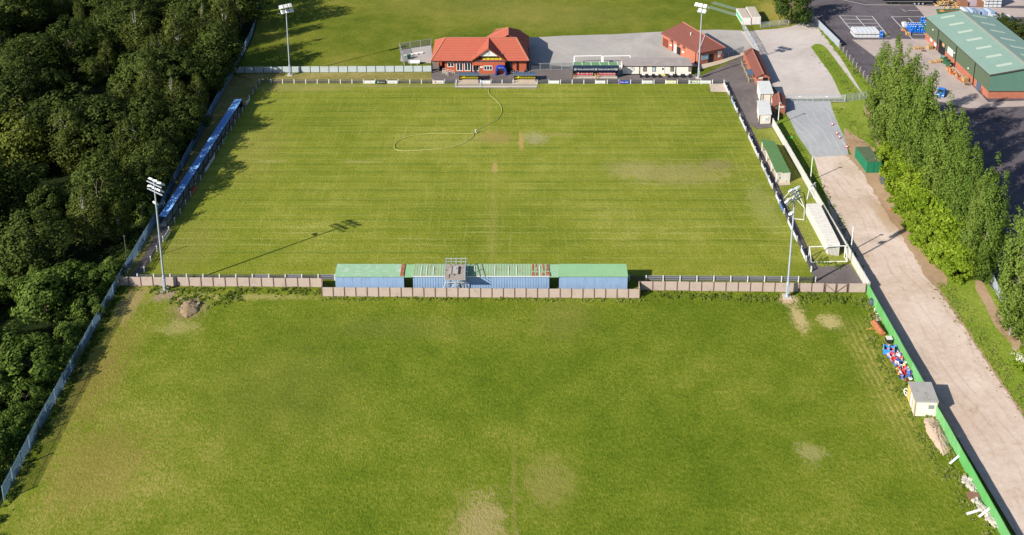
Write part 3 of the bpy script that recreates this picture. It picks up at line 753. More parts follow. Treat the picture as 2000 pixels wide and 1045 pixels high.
def picnic():
    t = thing('picnic_table', 'white topped picnic table with black benches beside the crested white cabin', 'table', (0, 0, 0), group='picnic tables along the cabin')
    m = MB(); m.box(0, 0, .74, .78, .9, .07); m.box(.0, .0, .66, .5, .6, .08); m.build('tabletop', white, t, False)
    for sx in (-1, 1):
        m = MB(); m.box(.72 * sx, 0, .44, .30, 1.2, .07); m.box(.72 * sx, -.4, .22, .2, .08, .4); m.box(.72 * sx, .4, .22, .2, .08, .4); m.build('bench', dark, t, False)
    m = MB()
    for sy in (-.4, .4): m.bar((-.7, sy, .02), (-.1, sy, .68), .09); m.bar((.7, sy, .02), (.1, sy, .68), .09); m.bar((-.8, sy, .40), (.8, sy, .40), .07)
    m.build('frame', dark, t, False); return t
pt = picnic(); first = True
tabs = [(1256.5, 'leftmost of the three white picnic tables left of the cabin door'), (1269.5, 'middle of the three white picnic tables left of the cabin door'), (1282.5, 'white picnic table immediately left of the cabin door steps'),
        (1310.5, 'white picnic table nearest the cabin door on its right'), (1325.8, 'white picnic table between two others right of the cabin door'), (1341, 'white picnic table at the right end of the cabin')]
for px, lb in tabs:
    p = at(px, 150.8); o = pt if first else dup(pt); first = False
    o.location = p; o['label'] = lb

# ---------------------------------------------------------------- two storey brick changing block
def changing_block():
    c0, c1, c2 = at(1362.5, 127.5), at(1293, 88.5), at(1411.5, 117)
    u = (c1 - c0).normalized(); L = (c1 - c0).length; n = Vector((-u.y, u.x, 0));  n = n if n.x > 0 else -n
    v = (c2 - c0); vl = v.length; vd = v.normalized()
    t = thing('changing_block', 'brick changing room block with brown tiled roofs behind the white cabin', 'building', c0, ang(c0, c1))
    EH = 3.45; RH = 5.3; o = .35; z = Vector((0, 0, 1)); m2 = Vector((-vd.y, vd.x, 0)); m2 = m2 if m2.y > 0 else -m2
    c3 = c1 + v
    w = MB(); w.prism([c0, c2, c3, c1], 0, EH); w.build('wall', orangebrick, t)
    e0 = c0 + z * (EH - .1) - n * o - m2 * o; e2 = c2 + z * (EH - .1) + vd * o - m2 * o; e1 = c1 + z * (EH - .1) - n * o + u * o; e3 = c3 + z * (EH - .1) + n * o + u * o
    r0 = at(1377, 69, RH); r1 = at(1333.7, 43, RH); rv = at(1371, 66.4, RH + .12)
    r = MB(); r.slab([e0, r0, r1, e1], .16); r.slab([r0, e2, e3, r1], .16); r.slab([e1, r1, e3], .16); rf = r.build('roof', brown_tile, t)
    r = MB(); r.slab([e0 - m2 * .05, e2 - m2 * .05, r0 - m2 * .05], .16); rh = r.build('hip_roof', brown_tile, t)
    k = MB(); k.bar(r0 + z * .06, r1 + z * .06, .22, .14); k.bar(r0 + z * .06, e2 + z * .06, .2, .12); k.build('ridge', ridge_m, rf)
    k = MB(); k.bar(r0 + z * .07, e0 + z * .07, .16, .14); k.build('verge', pm('pale_verge', col(206, 190, 178), .7), rf)
    vp = MB(); q = lerp(lerp(r0, r1, .42), lerp(e0, e1, .42), .35); vp.lathe([(.12, q.z - .2), (.12, q.z + .5), (.2, q.z + .6)], q.x, q.y, 8); vp.build('vent', white, rf)
    e0 = c0
    def onw(base, dr, out, s, z0, wd, hh, name, mat, th=.08):
        c_ = base + dr * s + out * .03; k = MB(); k.plate(c_ - dr * wd / 2, c_ + dr * wd / 2, z0, z0 + hh, th); return k.build(name, mat, t)
    for s in (.27, .46, .62): onw(c0, u, -n, L * (1 - s), 2.35, 1.0, .75, 'window', pm('brown_louvre', col(110, 70, 56), .7))
    for s in (.25, .60): onw(c0, u, -n, L * (1 - s), 1.2, .8, .35, 'wall_plate', white)
    onw(c0, u, -n, L * .90, .1, 2.2, 2.2, 'roller_door', pm('brown_door', col(124, 66, 50), .7))
    onw(c0, u, -n, L * .62, .05, 1.0, 2.2, 'door', pm('pale_door', col(206, 214, 216), .6)); onw(c0, u, -n, L * .52, .05, 1.4, 2.0, 'doorway', dark)
    for s, wd, z0, hh, nm, mt in ((.28, 2.0, 1.1, 1.3, 'notice_board', pm('blue_board', col(168, 196, 214), .5)), (.50, 1.5, .05, 2.2, 'doorway', dark), (.86, 1.2, 1.9, .7, 'sign_board', white), (.85, .7, .9, .7, 'sign_board', white)):
        onw(e0, vd, -m2, vl * s, z0, wd, hh, nm, mt)
    g = MB(); g.tube(c0 - n * .1 + u * .8 + z * .1, c0 - n * .1 + u * .8 + z * (EH - .2), .08); g.tube(c1 - n * .1 - u * 4.5 + z * .1, c1 - n * .1 - u * 4.5 + z * (EH - .2), .08); g.build('drainpipe', dark, t)
changing_block()

# ---------------------------------------------------------------- brick turnstile block, kiosks and cabins by the wall
def gabled(name, label, cat, near_l, near_r, far_l, eave, ridge, wallm, roofm, over=.3):
    a, b, c = at(*near_l), at(*near_r), at(*far_l); d = c + (b - a)
    t = thing(name, label, cat, (a + b) / 2, ang(a, b)); z = Vector((0, 0, 1))
    u = (c - a).normalized(); n = (b - a).normalized()
    w = MB(); w.prism([a, b, d, c], 0, eave)
    for e, f, s in ((a, b, 1), (c, d, -1)):
        m = (e + f) / 2; q = [e + z * eave, f + z * eave, m + z * (ridge - .12)]
        w.add(q + [p + u * s * .2 for p in q], [(0, 1, 2), (5, 4, 3), (1, 4, 5, 2), (0, 2, 5, 3)])
    w.build('wall', wallm, t)
    ra, rb = (a + b) / 2 - u * over + z * ridge, (c + d) / 2 + u * over + z * ridge
    r = MB(); r.slab([a - n * over - u * over + z * (eave - .06), ra, rb, c - n * over + u * over + z * (eave - .06)], .13); r.slab([ra, b + n * over - u * over + z * (eave - .06), d + n * over + u * over + z * (eave - .06), rb], .13)
    rf = r.build('roof', roofm, t); k = MB(); k.bar(ra + z * .05, rb + z * .05, .2, .12); k.build('ridge', ridge_m, rf)
    return t, a, b, c, d, u, n
def turnstiles():
    t, a, b, c, d, u, n = gabled('turnstile_block', 'long narrow brick turnstile block with a brown ridged roof', 'building', (1477, 166.5), (1502, 166), (1455, 116), 2.1, 3.0, orangebrick, brown_tile)
    L = (c - a).length
    k = MB(); q = a + n * 2.0 - u * .02; k.plate(q - n * .5, q + n * .6, .05, 1.9, .08); k.build('door', dark, t)
    k = MB(); q = a + n * .9 - u * .03; k.plate(q - n * .5, q + n * .5, 1.7, 2.0, .08); k.build('sign_board', white, t)
    for s in (.45, .6, .75, .95):
        k = MB(); q = a + u * L * s - n * .25; k.box(q.x, q.y, 1.0, .45, .5, 2.0, rz=ang((0, 0), u)); k.build('pier', orangebrick, t)
    k = MB(); q = a + u * L * .22 - n * .9; k.slab([q + Vector((0, 0, 1.75)) - u * 1.6 - n * .7, q + Vector((0, 0, 2.1)) - u * 1.6 + n * .9, q + Vector((0, 0, 2.1)) + u * 1.6 + n * .9, q + Vector((0, 0, 1.75)) + u * 1.6 - n * .7][::-1], .08); k.build('canopy', slate, t)
    k = MB()
    for s in (.1, .3, .5, .7):
        q = a + u * L * s - n * 1.5
        for h in (.5, 1.0): k.tube(q + Vector((0, 0, h)), q + u * L * .15 + Vector((0, 0, h)), .05)
        k.tube(q, q + Vector((0, 0, 1)), .05); k.tube(q + Vector((0, 0, 1)), q + n * 1.2 + Vector((0, 0, 1)), .05)
    k.build('queue_rail', pm('pale_rail', col(196, 182, 150), .6), t)
turnstiles()
def kiosk():
    t, a, b, c, d, u, n = gabled('brick_kiosk', 'small brick pay kiosk with brown roof behind the white cabins', 'kiosk', (1511, 223.5), (1533, 222), (1508, 203), 2.0, 2.7, orangebrick, brown_tile, .2)
    k = MB(); q = a + n * .9 - u * .02; k.plate(q - n * .35, q + n * .35, .05, 1.8, .08); k.build('door', pm('green_door', col(50, 110, 70), .6), t)
    k = MB(); q = b - n * .8 - u * .03; k.plate(q - n * .6, q + n * .5, 1.5, 1.8, .08); k.build('sign_board', white, t)
kiosk()
def cabin(near_l, near_r, far_l, top, label, extra):
    a, b, c = at(*near_l), at(*near_r), at(*far_l); d = c + (b - a); hh = hgt(*near_l, top)
    t = thing('cabin', label, 'cabin', (a + b) / 2, ang(a, b)); u = (c - a).normalized(); n = (b - a).normalized(); z = Vector((0, 0, 1))
    w = MB(); w.prism([a, b, d, c], .1, hh); w.build('wall', pm('cabin_panel', col(240, 232, 216), .6, .08, 1.5), t)
    r = MB(); o = .12; r.slab([a - n * o - u * o + z * (hh + .1), b + n * o - u * o + z * (hh + .1), d + n * o + u * o + z * (hh + .22), c - n * o + u * o + z * (hh + .22)], .16); r.build('roof', pm('pale_roof', col(226, 226, 222), .7, .1, 1, tint=col(180, 176, 170), tint_amt=.5), t)
    k = MB()
    for q in (a, b): k.box(q.x, q.y, hh / 2, .12, .12, hh, rz=ang(a, b))
    if extra == 'panels':
        for s in (.18, .82): q = lerp(a, b, s) - u * .03; k.box(q.x, q.y, hh / 2, .1, .08, hh - .1, rz=ang(a, b))
        q0, q1 = a - u * .04, b - u * .04; k.bar(q0 + z * (hh - .1), q1 + z * (hh - .1), .1, .12)
    k.build('trim', dark, t)
    if extra == 'window':
        q = lerp(a, b, .62) - u * .03; k = MB(); k.plate(q - n * .5, q + n * .4, .75, 1.7, .08); o_ = k.build('window', white, t)
        k = MB(); q = q - u * .05; k.plate(q - n * .3, q + n * .2, .95, 1.5, .05); k.build('pane', pm('pale_pane', col(186, 200, 208), .3), o_)
    q = lerp(a, c, .5) - n * .03; k = MB(); k.plate(q - u * .45, q + u * .45, .1, hh - .3, .08); k.build('door', white, t)
    return t
cabin((1485, 203), (1508.5, 202.5), (1478, 180), 183, 'white cabin with dark corner trim beside the brick turnstile block', 'panels')
cabin((1482.5, 243), (1505, 242), (1478, 217), 224, 'white cabin with a single window in its end wall by the path corner', 'window')

def green_stand():
    z = 2.25
    tl, tr, br, bl = at(1487.5, 271, z + .3), at(1513, 276, z), at(1543.7, 336, z), at(1517, 335, z + .3)
    t = thing('covered_terrace', 'small covered terrace with a flat green roof on white posts', 'stand', (tl + br) / 2 - Vector((0, 0, z)))
    t.location.z = 0
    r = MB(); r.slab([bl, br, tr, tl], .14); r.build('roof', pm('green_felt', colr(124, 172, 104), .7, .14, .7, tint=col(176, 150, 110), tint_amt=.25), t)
    g = Vector((0, 0, 0)); f = lambda p: Vector((p.x, p.y, 0))
    w = MB(); w.plate(f(tr), f(br), 0, z - .15, .1); w.build('back_wall', offwhite, t)
    w = MB(); w.plate(lerp(f(bl), f(br), .35), f(br), 0, z - .15, .1); w.build('side_wall', offwhite, t)
    for k in range(4):
        p = lerp(f(tl), f(bl), .03 + .94 * k / 3) + (f(tr) - f(tl)) * .04; m = MB(); m.box(p.x, p.y, z / 2, .16, .16, z + .1); m.build('post', white, t)
    s = MB(); p = lerp(f(tl), f(bl), .5) + (f(tr) - f(tl)) * .55; s.box(p.x, p.y, .3, 1.2, (f(tl) - f(bl)).length * .94, .6, rz=ang(f(bl), f(tl)) - math.pi / 2); s.build('step', concm, t)
    m = MB(); m.bar(bl + Vector((0, 0, -.2)), tl + Vector((0, 0, -.2)), .1, .26); m.build('fascia', pm('green_trim', col(70, 120, 66), .6), t)
green_stand()

def cream_stand():
    z = 2.0
    tl, tr, br, bl = at(1574.7, 398, z), at(1600.8, 397, z + .35), at(1640.7, 476, z + .35), at(1617, 476.5, z)
    f = lambda p: Vector((p.x, p.y, 0))
    t = thing('cream_shelter', 'long cream corrugated shelter standing against the white wall behind the goal', 'shelter', f((tl + br) / 2))
    r = MB(); r.slab([bl, br, tr, tl], .10)
    n = 26
    for k in range(n): q = (k + .5) / n; r.bar(lerp(tl, bl, q) + Vector((0, 0, .04)), lerp(tr, br, q) + Vector((0, 0, .04)), .30, .10)
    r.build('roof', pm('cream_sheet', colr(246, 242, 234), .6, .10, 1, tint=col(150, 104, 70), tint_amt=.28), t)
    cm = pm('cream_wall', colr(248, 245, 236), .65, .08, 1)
    for a, b, nm in ((tl, bl, 'front_wall'), (bl, br, 'end_wall'), (br, tr, 'back_wall'), (tr, tl, 'far_wall')):
        w = MB(); vs = [f(a), f(b), b - Vector((0, 0, .1)), a - Vector((0, 0, .1))]
        d = (f(b) - f(a)).normalized(); o = Vector((-d.y, d.x, 0)) * .08
        w.add(vs + [p + o for p in vs], [(0, 1, 2, 3), (7, 6, 5, 4), (0, 4, 5, 1), (1, 5, 6, 2), (2, 6, 7, 3), (3, 7, 4, 0)])
        if nm == 'end_wall':
            for k in range(9): q = (k + .5) / 9; p = lerp(f(a), f(b), q) - o * .8; w.box(p.x, p.y, 1.0, .10, .08, 1.9)
        w.build(nm, cm, t)
cream_stand()

def container(name, label, near_l, near_r, far_l, top, wallm, roofm, rib=.45, cat='container', group=None):
    a, b, c = at(*near_l), at(*near_r), at(*far_l); d = c + (b - a); hh = hgt(*near_l, top)
    t = thing(name, label, cat, (a + b) / 2, ang(a, b), group); z = Vector((0, 0, 1))
    w = MB(); w.prism([a, b, d, c], .12, hh)
    for p, q in ((a, b), (b, d), (d, c), (c, a)):
        L = (q - p).length; dr = (q - p).normalized(); out = Vector((dr.y, -dr.x, 0))
        for k in range(int(L / rib)): m = p + dr * (k + .5) * rib + out * .02; w.box(m.x, m.y, hh / 2 + .05, rib * .5, .06, hh - .3, rz=ang(p, q))
    w.build('body', wallm, t)
    r = MB(); cc = (a + d) / 2; r.slab([a + z * (hh + .05), b + z * (hh + .05), d + z * (hh + .05), c + z * (hh + .05)], .08); r.build('roof', roofm, t)
    f = MB()
    for p in (a, b, c, d): f.box(p.x, p.y, hh / 2, .16, .16, hh - .02, rz=ang(a, b))
    f.build('corner_post', wallm, t)
    k = MB(); n = (b - a).normalized(); u = (c - a).normalized(); q = (a + b) / 2 - u * .06
    for s in (-1, 1): k.plate(q + n * s * .06, q + n * s * ((b - a).length / 2 - .12), .2, hh - .1, .06)
    k.build('door', wallm, t)
    return t, a, b, c, d, u, n, hh
grn = pm('green_container', col(38, 128, 92), .6, .14, 1.2, tint=col(24, 84, 60), tint_amt=.5, streak=True)
container('storage_container', 'dark green storage container at the track edge beside the hedge', (1692, 338.5), (1719, 338), (1670, 308), 317, grn, pm('mossy_roof', col(96, 112, 84), .8, .2, .8, tint=col(70, 74, 66), tint_amt=.6))
wc = pm('white_container', col(240, 232, 228), .6, .08, 1.5); wr = pm('stained_white_roof', col(206, 192, 176), .8, .15, 1, tint=col(150, 130, 110), tint_amt=.6)
t, a, b, c, d, u, n, hh = container('storage_container', 'white storage container with a green stripe on its side near the gates', (1449, 49.5), (1465.5, 49.5), (1438, 31), 34.5, wc, wr, cat='container')
k = MB(); q0, q1 = lerp(a, c, .02) - n * .10, lerp(a, c, .95) - n * .10; k.plate(q0, q1, .7, 1.7, .04); k.build('stripe', pm('green_stripe', col(90, 200, 150), .6), t)
container('storage_container', 'plain white storage container on the right of the striped one', (1467.5, 49), (1484.5, 48.5), (1456.5, 29), 33, wc, wr)

# sprinkler hose and far goals
def hose():
    pts = arcpts([(957, 171), (954, 178), (957, 186), (968, 196), (977, 206), (980, 216), (977, 226), (968, 236), (950, 245), (935, 253), (924, 259), (925, 265), (918, 273), (900, 283), (870, 290), (830, 294), (790, 296), (775, 294), (770, 288), (774, 279), (790, 270), (820, 263.5), (860, 261.5), (900, 261.5), (923, 262)], 5)
    m = MB(); P3 = [at(*p) + Vector((0, 0, .14)) for p in pts]; m.hosepipe(P3, .05, 6)
    o = m.build('hose', pm('yellow_hose', col(204, 204, 128), .6, .1), None, smooth=True); tag(o, 'pale yellow irrigation hose looped across the football pitch', 'hose')
    t = thing('sprinkler', 'small irrigation sprinkler at the end of the yellow hose on the pitch', 'sprinkler', at(929, 260)); k = MB(); k.box(0, 0, .2, .7, .35, .12); k.build('base', greywood, t, False); k = MB(); k.tube((0, 0, .2), (0, 0, .75), .06); k.bar((-.2, 0, .72), (.25, 0, .8), .08); k.build('head', white, t, False)
hose()
def frame_goal(name, label, a, b, depth, h, r=.075, group=None, back=True, net=None):
    """Free-standing goal, a and b the feet of its posts, depth towards its ground bar."""
    t = thing(name, label, 'goal', (a + b) / 2, ang(a, b), group); z = Vector((0, 0, h)); d = (b - a).normalized(); o = Vector((-d.y, d.x, 0)) * depth
    f = MB(); f.tube(a, a + z, r); f.build('post', white, t); f = MB(); f.tube(b, b + z, r); f.build('post', white, t)
    f = MB(); f.tube(a + z, b + z, r); f.build('crossbar', white, t)
    f = MB()
    for p in (a, b): f.tube(p + Vector((0, 0, .07)), p + o + Vector((0, 0, .07)), r * .8); f.tube(p + z * .98, p + o + Vector((0, 0, .1)), r * .7) 
    f.tube(a + o + Vector((0, 0, .07)), b + o + Vector((0, 0, .07)), r); f.build('back_frame', white, t)
    return t
frame_goal('football_goal', 'white goal standing on the yard behind the left half of the seated stand', at(1121.5, 126), at(1175, 125), -1.4, 2.2, .13)
frame_goal('football_goal', 'white goal standing on the yard behind the gap between seated stand and cabin', at(1177.5, 126), at(1230.5, 125), -1.4, 2.2, .13)
frame_goal('football_goal', 'white goal on the paved corner by the end of the cream shelter', at(1579.5, 504), at(1649, 502), -1.35, 2.15, .085)
m_ = MB()
hexp = [(1530, 389, .1), (1546, 381, 1.2), (1556, 383, 1.2), (1571, 410, .4), (1570, 430, .1), (1548.6, 428, .1)]
q = [at(x, y) + Vector((0, 0, z)) for x, y, z in hexp]; m_.pipe(q + [q[0]], .065)
m_.pipe([at(1536, 389) + Vector((0, 0, .1)), at(1552, 391) + Vector((0, 0, .6)), at(1571, 410) + Vector((0, 0, .4))], .05)
tag(m_.build('goal_frame', white), 'white metal goal frame lying on the grass at the foot of the right floodlight', 'goal')
m_ = MB()
for k in range(4): m_.pipe([at(1576 + k * 3, 390 - k * 2), at(1580 + k * 3.4, 383 - k * 3) + Vector((0, 0, 1.9)), at(1591 + k * 1.5, 391 - k * 3) + Vector((0, 0, .2))], .06)
m_.pipe([at(1580, 383) + Vector((0, 0, 1.9)), at(1592, 374) + Vector((0, 0, 1.9))], .06)
tag(m_.build('goal_frame', white), 'bundle of white goal frames propped against the white wall above the cream shelter', 'goal')
# ================================================================ floodlights
Z = Vector((0, 0, 1))
def floodlight(px, py, top, label, aim, rows, low=None, gap=1.25, lw=1.0):
    b = at(px, py); h = hgt(px, py, top)
    t = thing('floodlight', label, 'floodlight', b, 0, 'floodlight masts around the pitch')
    m = MB(); m.lathe([(.30, 0), (.30, .25), (.24, .3), (.24, 2.6), (.17, 2.75), (.12, h)], 0, 0, 10); m.build('pole', steel, t, False)
    m = MB(); m.box(.0, -.28, 1.5, .42, .22, 1.3); m.build('control_box', steel, t, False)
    m = MB(); m.box(0, 0, .06, 1.3, 1.3, .16); m.build('base', concm, t, False)
    ca, sa = math.cos(aim), math.sin(aim); X = Vector((-sa, ca, 0)); Y = Vector((ca, sa, 0))    # X along the arm, Y the way it shines
    for k, n in enumerate(rows):
        zz = h - .35 - k * gap
        m = MB(); m.bar(-X * (n * .62) + Z * zz, X * (n * .62) + Z * zz, .14); m.build('crossarm', steel, t, False)
        for i in range(n):
            c = X * ((i - (n - 1) / 2) * 1.08 + (k - .5) * .35) + Y * .35 + Z * (zz + .35)
            lamp(t, c, aim, lw)
    if low is not None:
        c = X * low + Y * .35 + Z * (h - 4.0); m = MB(); m.bar(Z * (h - 4.1), c - Z * .1, .10); m.build('crossarm', steel, t, False); lamp(t, c, aim, lw * .8)
    return t
def lamp(t, c, aim, w):
    M = Matrix.Translation(c) @ Matrix.Rotation(aim, 4, 'Z') @ Matrix.Rotation(R(random.uniform(38, 56)), 4, 'Y') @ Matrix.Rotation(random.uniform(-.25, .25), 4, 'X')
    k = MB(); vs = [Vector((x * w * .46, y * w * .5 * (1 if z < 0 else .75), z * .13)) for x in (-1, 1) for y in (-1, 1) for z in (-1, 1)]
    k.add([M @ v for v in vs], [(0, 1, 3, 2), (4, 6, 7, 5), (0, 4, 5, 1), (2, 3, 7, 6), (0, 2, 6, 4), (1, 5, 7, 3)])
    o = k.build('lamp', white, t, False)
    k = MB(); vs = [Vector((x * w * .42, y * w * .45, -.15 + z * .01)) for x in (-1, 1) for y in (-1, 1) for z in (-1, 1)]
    k.add([M @ v for v in vs], [(0, 1, 3, 2), (4, 6, 7, 5), (0, 4, 5, 1), (2, 3, 7, 6), (0, 2, 6, 4), (1, 5, 7, 3)]); k.build('lamp_glass', pm('lamp_glass', (.30, .36, .42), .2, .05), o, False)
floodlight(322, 567, 356, 'floodlight mast by the tan fence at the wooded end of the pitch', R(55), [3, 3], .6, 1.3)
floodlight(1537, 580, 372, 'floodlight mast by the tan fence in front of the goal and cream shelter', R(128), [2, 3], .1, 1.4)
floodlight(566.5, 147, 11, 'floodlight mast by the grey fence left of the clubhouse', R(-55), [3, 3], None, 1.3)
floodlight(1364, 153, 10, 'floodlight mast at the corner of the brick changing block', R(-125), [3, 2], None, 1.3)

# ================================================================ panel fences
tanp = pm('tan_panel', col(198, 179, 166), .8, .10, .6, tint=col(170, 150, 136), tint_amt=.5, fine=.05)
tanpost = pm('brown_post', col(120, 92, 84), .7, .15, 2)
def panel_fence(name, label, cat, runs, step, h, pmat, postm, group=None, gap=.10, post_w=.13, grp_cap=True, th=.09):
    """runs: list of (a, b) ground points; one panel and one post part per bay."""
    t = thing(name, label, cat, (runs[0][0] + runs[0][1]) / 2, 0, group)
    for a, b in runs:
        L = (b - a).length; n = max(1, round(L / step)); rz = ang(a, b); d = (b - a) / n
        for k in range(n):
            c = a + d * (k + .5); dz = random.uniform(-.03, .03)
            m = MB(); m.box(c.x, c.y, h / 2 + .03 + dz, d.length - gap, th, h - .04, rz=rz)
            m.box(c.x, c.y, h * .86 + dz, d.length - gap, th + .05, .07, rz=rz); m.box(c.x, c.y, h * .14, d.length - gap, th + .05, .07, rz=rz)
            m.build('panel', pmat, t)
        for k in range(n + 1):
            p = a + d * k; m = MB(); m.box(p.x, p.y, h / 2 + .02, post_w, th + .10, h + .06, rz=rz); m.build('post', postm, t)
    return t
J0, J1, J2, J3 = at(629, 561), at(629, 579), at(1249, 582.7), at(1249, 567)
panel_fence('panel_fence', 'tan panel fence from the wooded boundary to the blue backed stand', 'fence', [(FL, J0)], 1.95, 1.62, tanp, tanpost, 'tan panel fences across the field')
panel_fence('panel_fence', 'tan panel fence stepping forward round the back of the long blue stand', 'fence', [(J0 + Vector((.12, 0, 0)), J1 + Vector((0, .12, 0))), (J1, J2), (J2 + Vector((0, .12, 0)), J3 + Vector((-.12, 0, 0)))], 1.82, 1.62, tanp, tanpost, 'tan panel fences across the field')
panel_fence('panel_fence', 'tan panel fence from the blue stand to the green hoarding', 'fence', [(J3 + Vector((.12, 0, 0)), at(1608, 571)), (at(1656, 571.3), at(1690, 571.6))], 1.95, 1.62, tanp, tanpost, 'tan panel fences across the field')
def panel_gate(a, b, label):
    t = thing('field_gate', label, 'gate', (a + b) / 2, ang(a, b)); L = (b - a).length
    for s in (-1, 1):
        m = MB(); m.box(s * L / 4, 0, .84, L / 2 - .1, .07, 1.5); m.build('gate_leaf', tanp, t, False)
        m = MB(); m.bar((s * .1, -.07, .15), (s * (L / 2 - .15), -.07, 1.5), .09, .06); m.bar((s * .09, -.07, .1), (s * .09, -.07, 1.58), .08, .06); m.bar((s * (L / 2 - .08), -.07, .1), (s * (L / 2 - .08), -.07, 1.58), .08, .06); m.build('gate_brace', tanpost, t, False)
panel_gate(at(1610, 571.2), at(1654, 571.4), 'double leaved tan gate with dark braces at the goal end of the fence')

# grey panel fence left of the clubhouse
greyp = pm('grey_panel', col(196, 206, 206), .75, .06, .8, fine=.05, tint=col(170, 180, 182), tint_amt=.4)
panel_fence('panel_fence', 'pale grey panel fence running from the wood to the clubhouse', 'fence', [(at(460, 142.6), at(843, 140))], 2.27, 1.55, greyp, dsteel)

# white concrete wall and green hoarding along the track
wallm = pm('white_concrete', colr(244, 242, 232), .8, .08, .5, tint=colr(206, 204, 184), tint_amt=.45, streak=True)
def boundary_wall():
    a, b = CWT, FR + Vector((.35, .2, 0)); L = (b - a).length; n = 22; d = (b - a) / n; rz = ang(a, b)
    t = thing('boundary_wall', 'white concrete panel wall between the pitch side and the dusty track', 'wall', (a + b) / 2)
    for k in range(n):
        c = a + d * (k + .5); m = MB(); m.box(c.x, c.y, .92 + random.uniform(-.02, .02), d.length - .05, .14, 1.84, rz=rz); m.build('panel', wallm, t)
    for k in range(n + 1):
        p = a + d * k; m = MB(); m.box(p.x, p.y, .95, .18, .22, 1.9, rz=rz); m.build('post', concm, t)
boundary_wall()
greenh = pm('green_hoarding', lin(130, 206, 126, 1.75), .6, .08, .6, fine=.05, tint=lin(108, 186, 108, 1.75), tint_amt=.5)
greenv = [greenh, pm('green_hoarding_faded', lin(138, 212, 134, 1.75), .6, .08, .6, fine=.05, tint=lin(112, 186, 110, 1.75), tint_amt=.6, streak=True), pm('green_hoarding_worn', lin(116, 202, 112, 1.75), .6, .09, .7, fine=.05, tint=lin(150, 196, 140, 1.75), tint_amt=.5, streak=True)]
def hoarding():
    t = thing('hoarding', 'bright green timber hoarding along the practice field side of the track', 'fence', (GH0 + at(1951, 1038)) / 2)
    d = GHD * 2.3; rz = ang(GH0, GH1); n = 40
    for k in range(n):
        c = GH0 + d * (k + .5); m = MB(); m.box(c.x, c.y, .97 + random.uniform(-.015, .015), 2.26, .10, 1.9, rz=rz, rx=random.uniform(-.035, .035)); m.build('panel', greenv[random.randrange(3)], t)
        if k < 32:
            p = GH0 + d * k; q = Vector((-GHD.y, GHD.x, 0)); q = q if q.x > 0 else -q
            m = MB(); m.bar(p + q * .12, p + q * .12 + Z * 1.8, .10); m.bar(p + q * .9, p + q * .14 + Z * 1.3, .08); m.build('strut', woodm, t)
hoarding()

# ================================================================ see-through fences
def pale_fence(name, label, cat, pts, h, step, w, mat, post_step=2.75, group=None, part='pales', th=.03):
    t = thing(name, label, cat, (pts[0] + pts[-1]) / 2, 0, group)
    m = MB()
    for a, b in zip(pts, pts[1:]):
        L = (b - a).length; n = max(1, int(L / step)); rz = ang(a, b)
        for k in range(n):
            p = lerp(a, b, (k + .5) / n); hh = h + random.uniform(-.03, .03); m.box(p.x, p.y, hh / 2 + .05, w, th, hh, rz=rz)
    m.build(part, mat, t)
    r = MB()
    for a, b in zip(pts, pts[1:]):
        dd = (b - a).normalized(); o = Vector((-dd.y, dd.x, 0)) * .05
        for z in (.35, h - .3): r.bar(a + o + Z * z, b + o + Z * z, .03, .04)
    r.build('rail', mat, t)
    tot = 0
    for a, b in zip(pts, pts[1:]):
        L = (b - a).length; n = max(1, round(L / post_step))
        for k in range(n + (1 if b is pts[-1] else 0)):
            p = lerp(a, b, k / n); q = MB(); q.box(p.x, p.y, h / 2, .10, .12, h + .06, rz=ang(a, b)); q.build('post', mat, t); tot += 1
    return t
bluegrey = pm('blue_grey_steel', col(122, 152, 176), .6, .14, .8)
pale_fence('palisade_fence', 'long blue grey palisade fence between the wood and the fields', 'fence', [p.copy() for p in BF[1:-1]], 2.15, .23, .095, bluegrey, 2.9)
pale_fence('palisade_fence', 'light steel palisade fence beside the works yard at the top of the lane', 'fence', P((1588, 43), (1638.5, 93.5)), 2.0, .15, .125, steel, 2.7)
pale_fence('palisade_fence', 'short steel palisade fence behind the dusty car park below the white containers', 'fence', P((1485, 55), (1540, 49)), 1.7, .30, .07, steel, 2.7)
pale_fence('palisade_fence', 'steel palisade fence glimpsed below the poplars at the works yard', 'fence', P((1928, 535), (1945, 572), (1968, 610)), 1.8, .16, .12, steel, 2.7)
def mesh_fence(name, label, cat, pts, h, post_step=2.7, net=None, group=None, post=None, frame=False):
    t = thing(name, label, cat, (pts[0] + pts[-1]) / 2, 0, group)
    m = MB()
    for a, b in zip(pts, pts[1:]): m.add([a + Z * .06, b + Z * .06, b + Z * h, a + Z * h], [(0, 1, 2, 3)])
    m.build('mesh', net or mesh_net, t)
    for a, b in zip(pts, pts[1:]):
        n = max(1, round((b - a).length / post_step))
        for k in range(n + (1 if b is pts[-1] else 0)):
            p = lerp(a, b, k / n); q = MB(); q.tube(p, p + Z * (h + .12), .05); q.build('post', post or steel, t)
    r = MB()
    for a, b in zip(pts, pts[1:]): r.tube(a + Z * h, b + Z * h, .035); r.tube(a + Z * .1, b + Z * .1, .03)
    r.build('rail', post or steel, t)
    return t
lightnet = netmat('light_mesh', col(196, 200, 204), .34)
mesh_fence('mesh_fence', 'steel mesh fence between clubhouse and seated stand', 'fence', P((1034, 138), (1118, 135)), 1.75)
mesh_fence('mesh_fence', 'steel mesh fence around the small yard left of the clubhouse', 'fence', P((790, 129), (781, 98), (842, 89)), 1.8, 2.6)
mesh_fence('mesh_fence', 'steel mesh fence across the grass verge beside the track gates', 'fence', P((1652, 199), (1692, 193)), 1.75, 1.6, lightnet)
mesh_fence('mesh_fence', 'low mesh fence between changing block and turnstile block', 'fence', P((1413, 116), (1452, 101)), 1.5, 2.0)
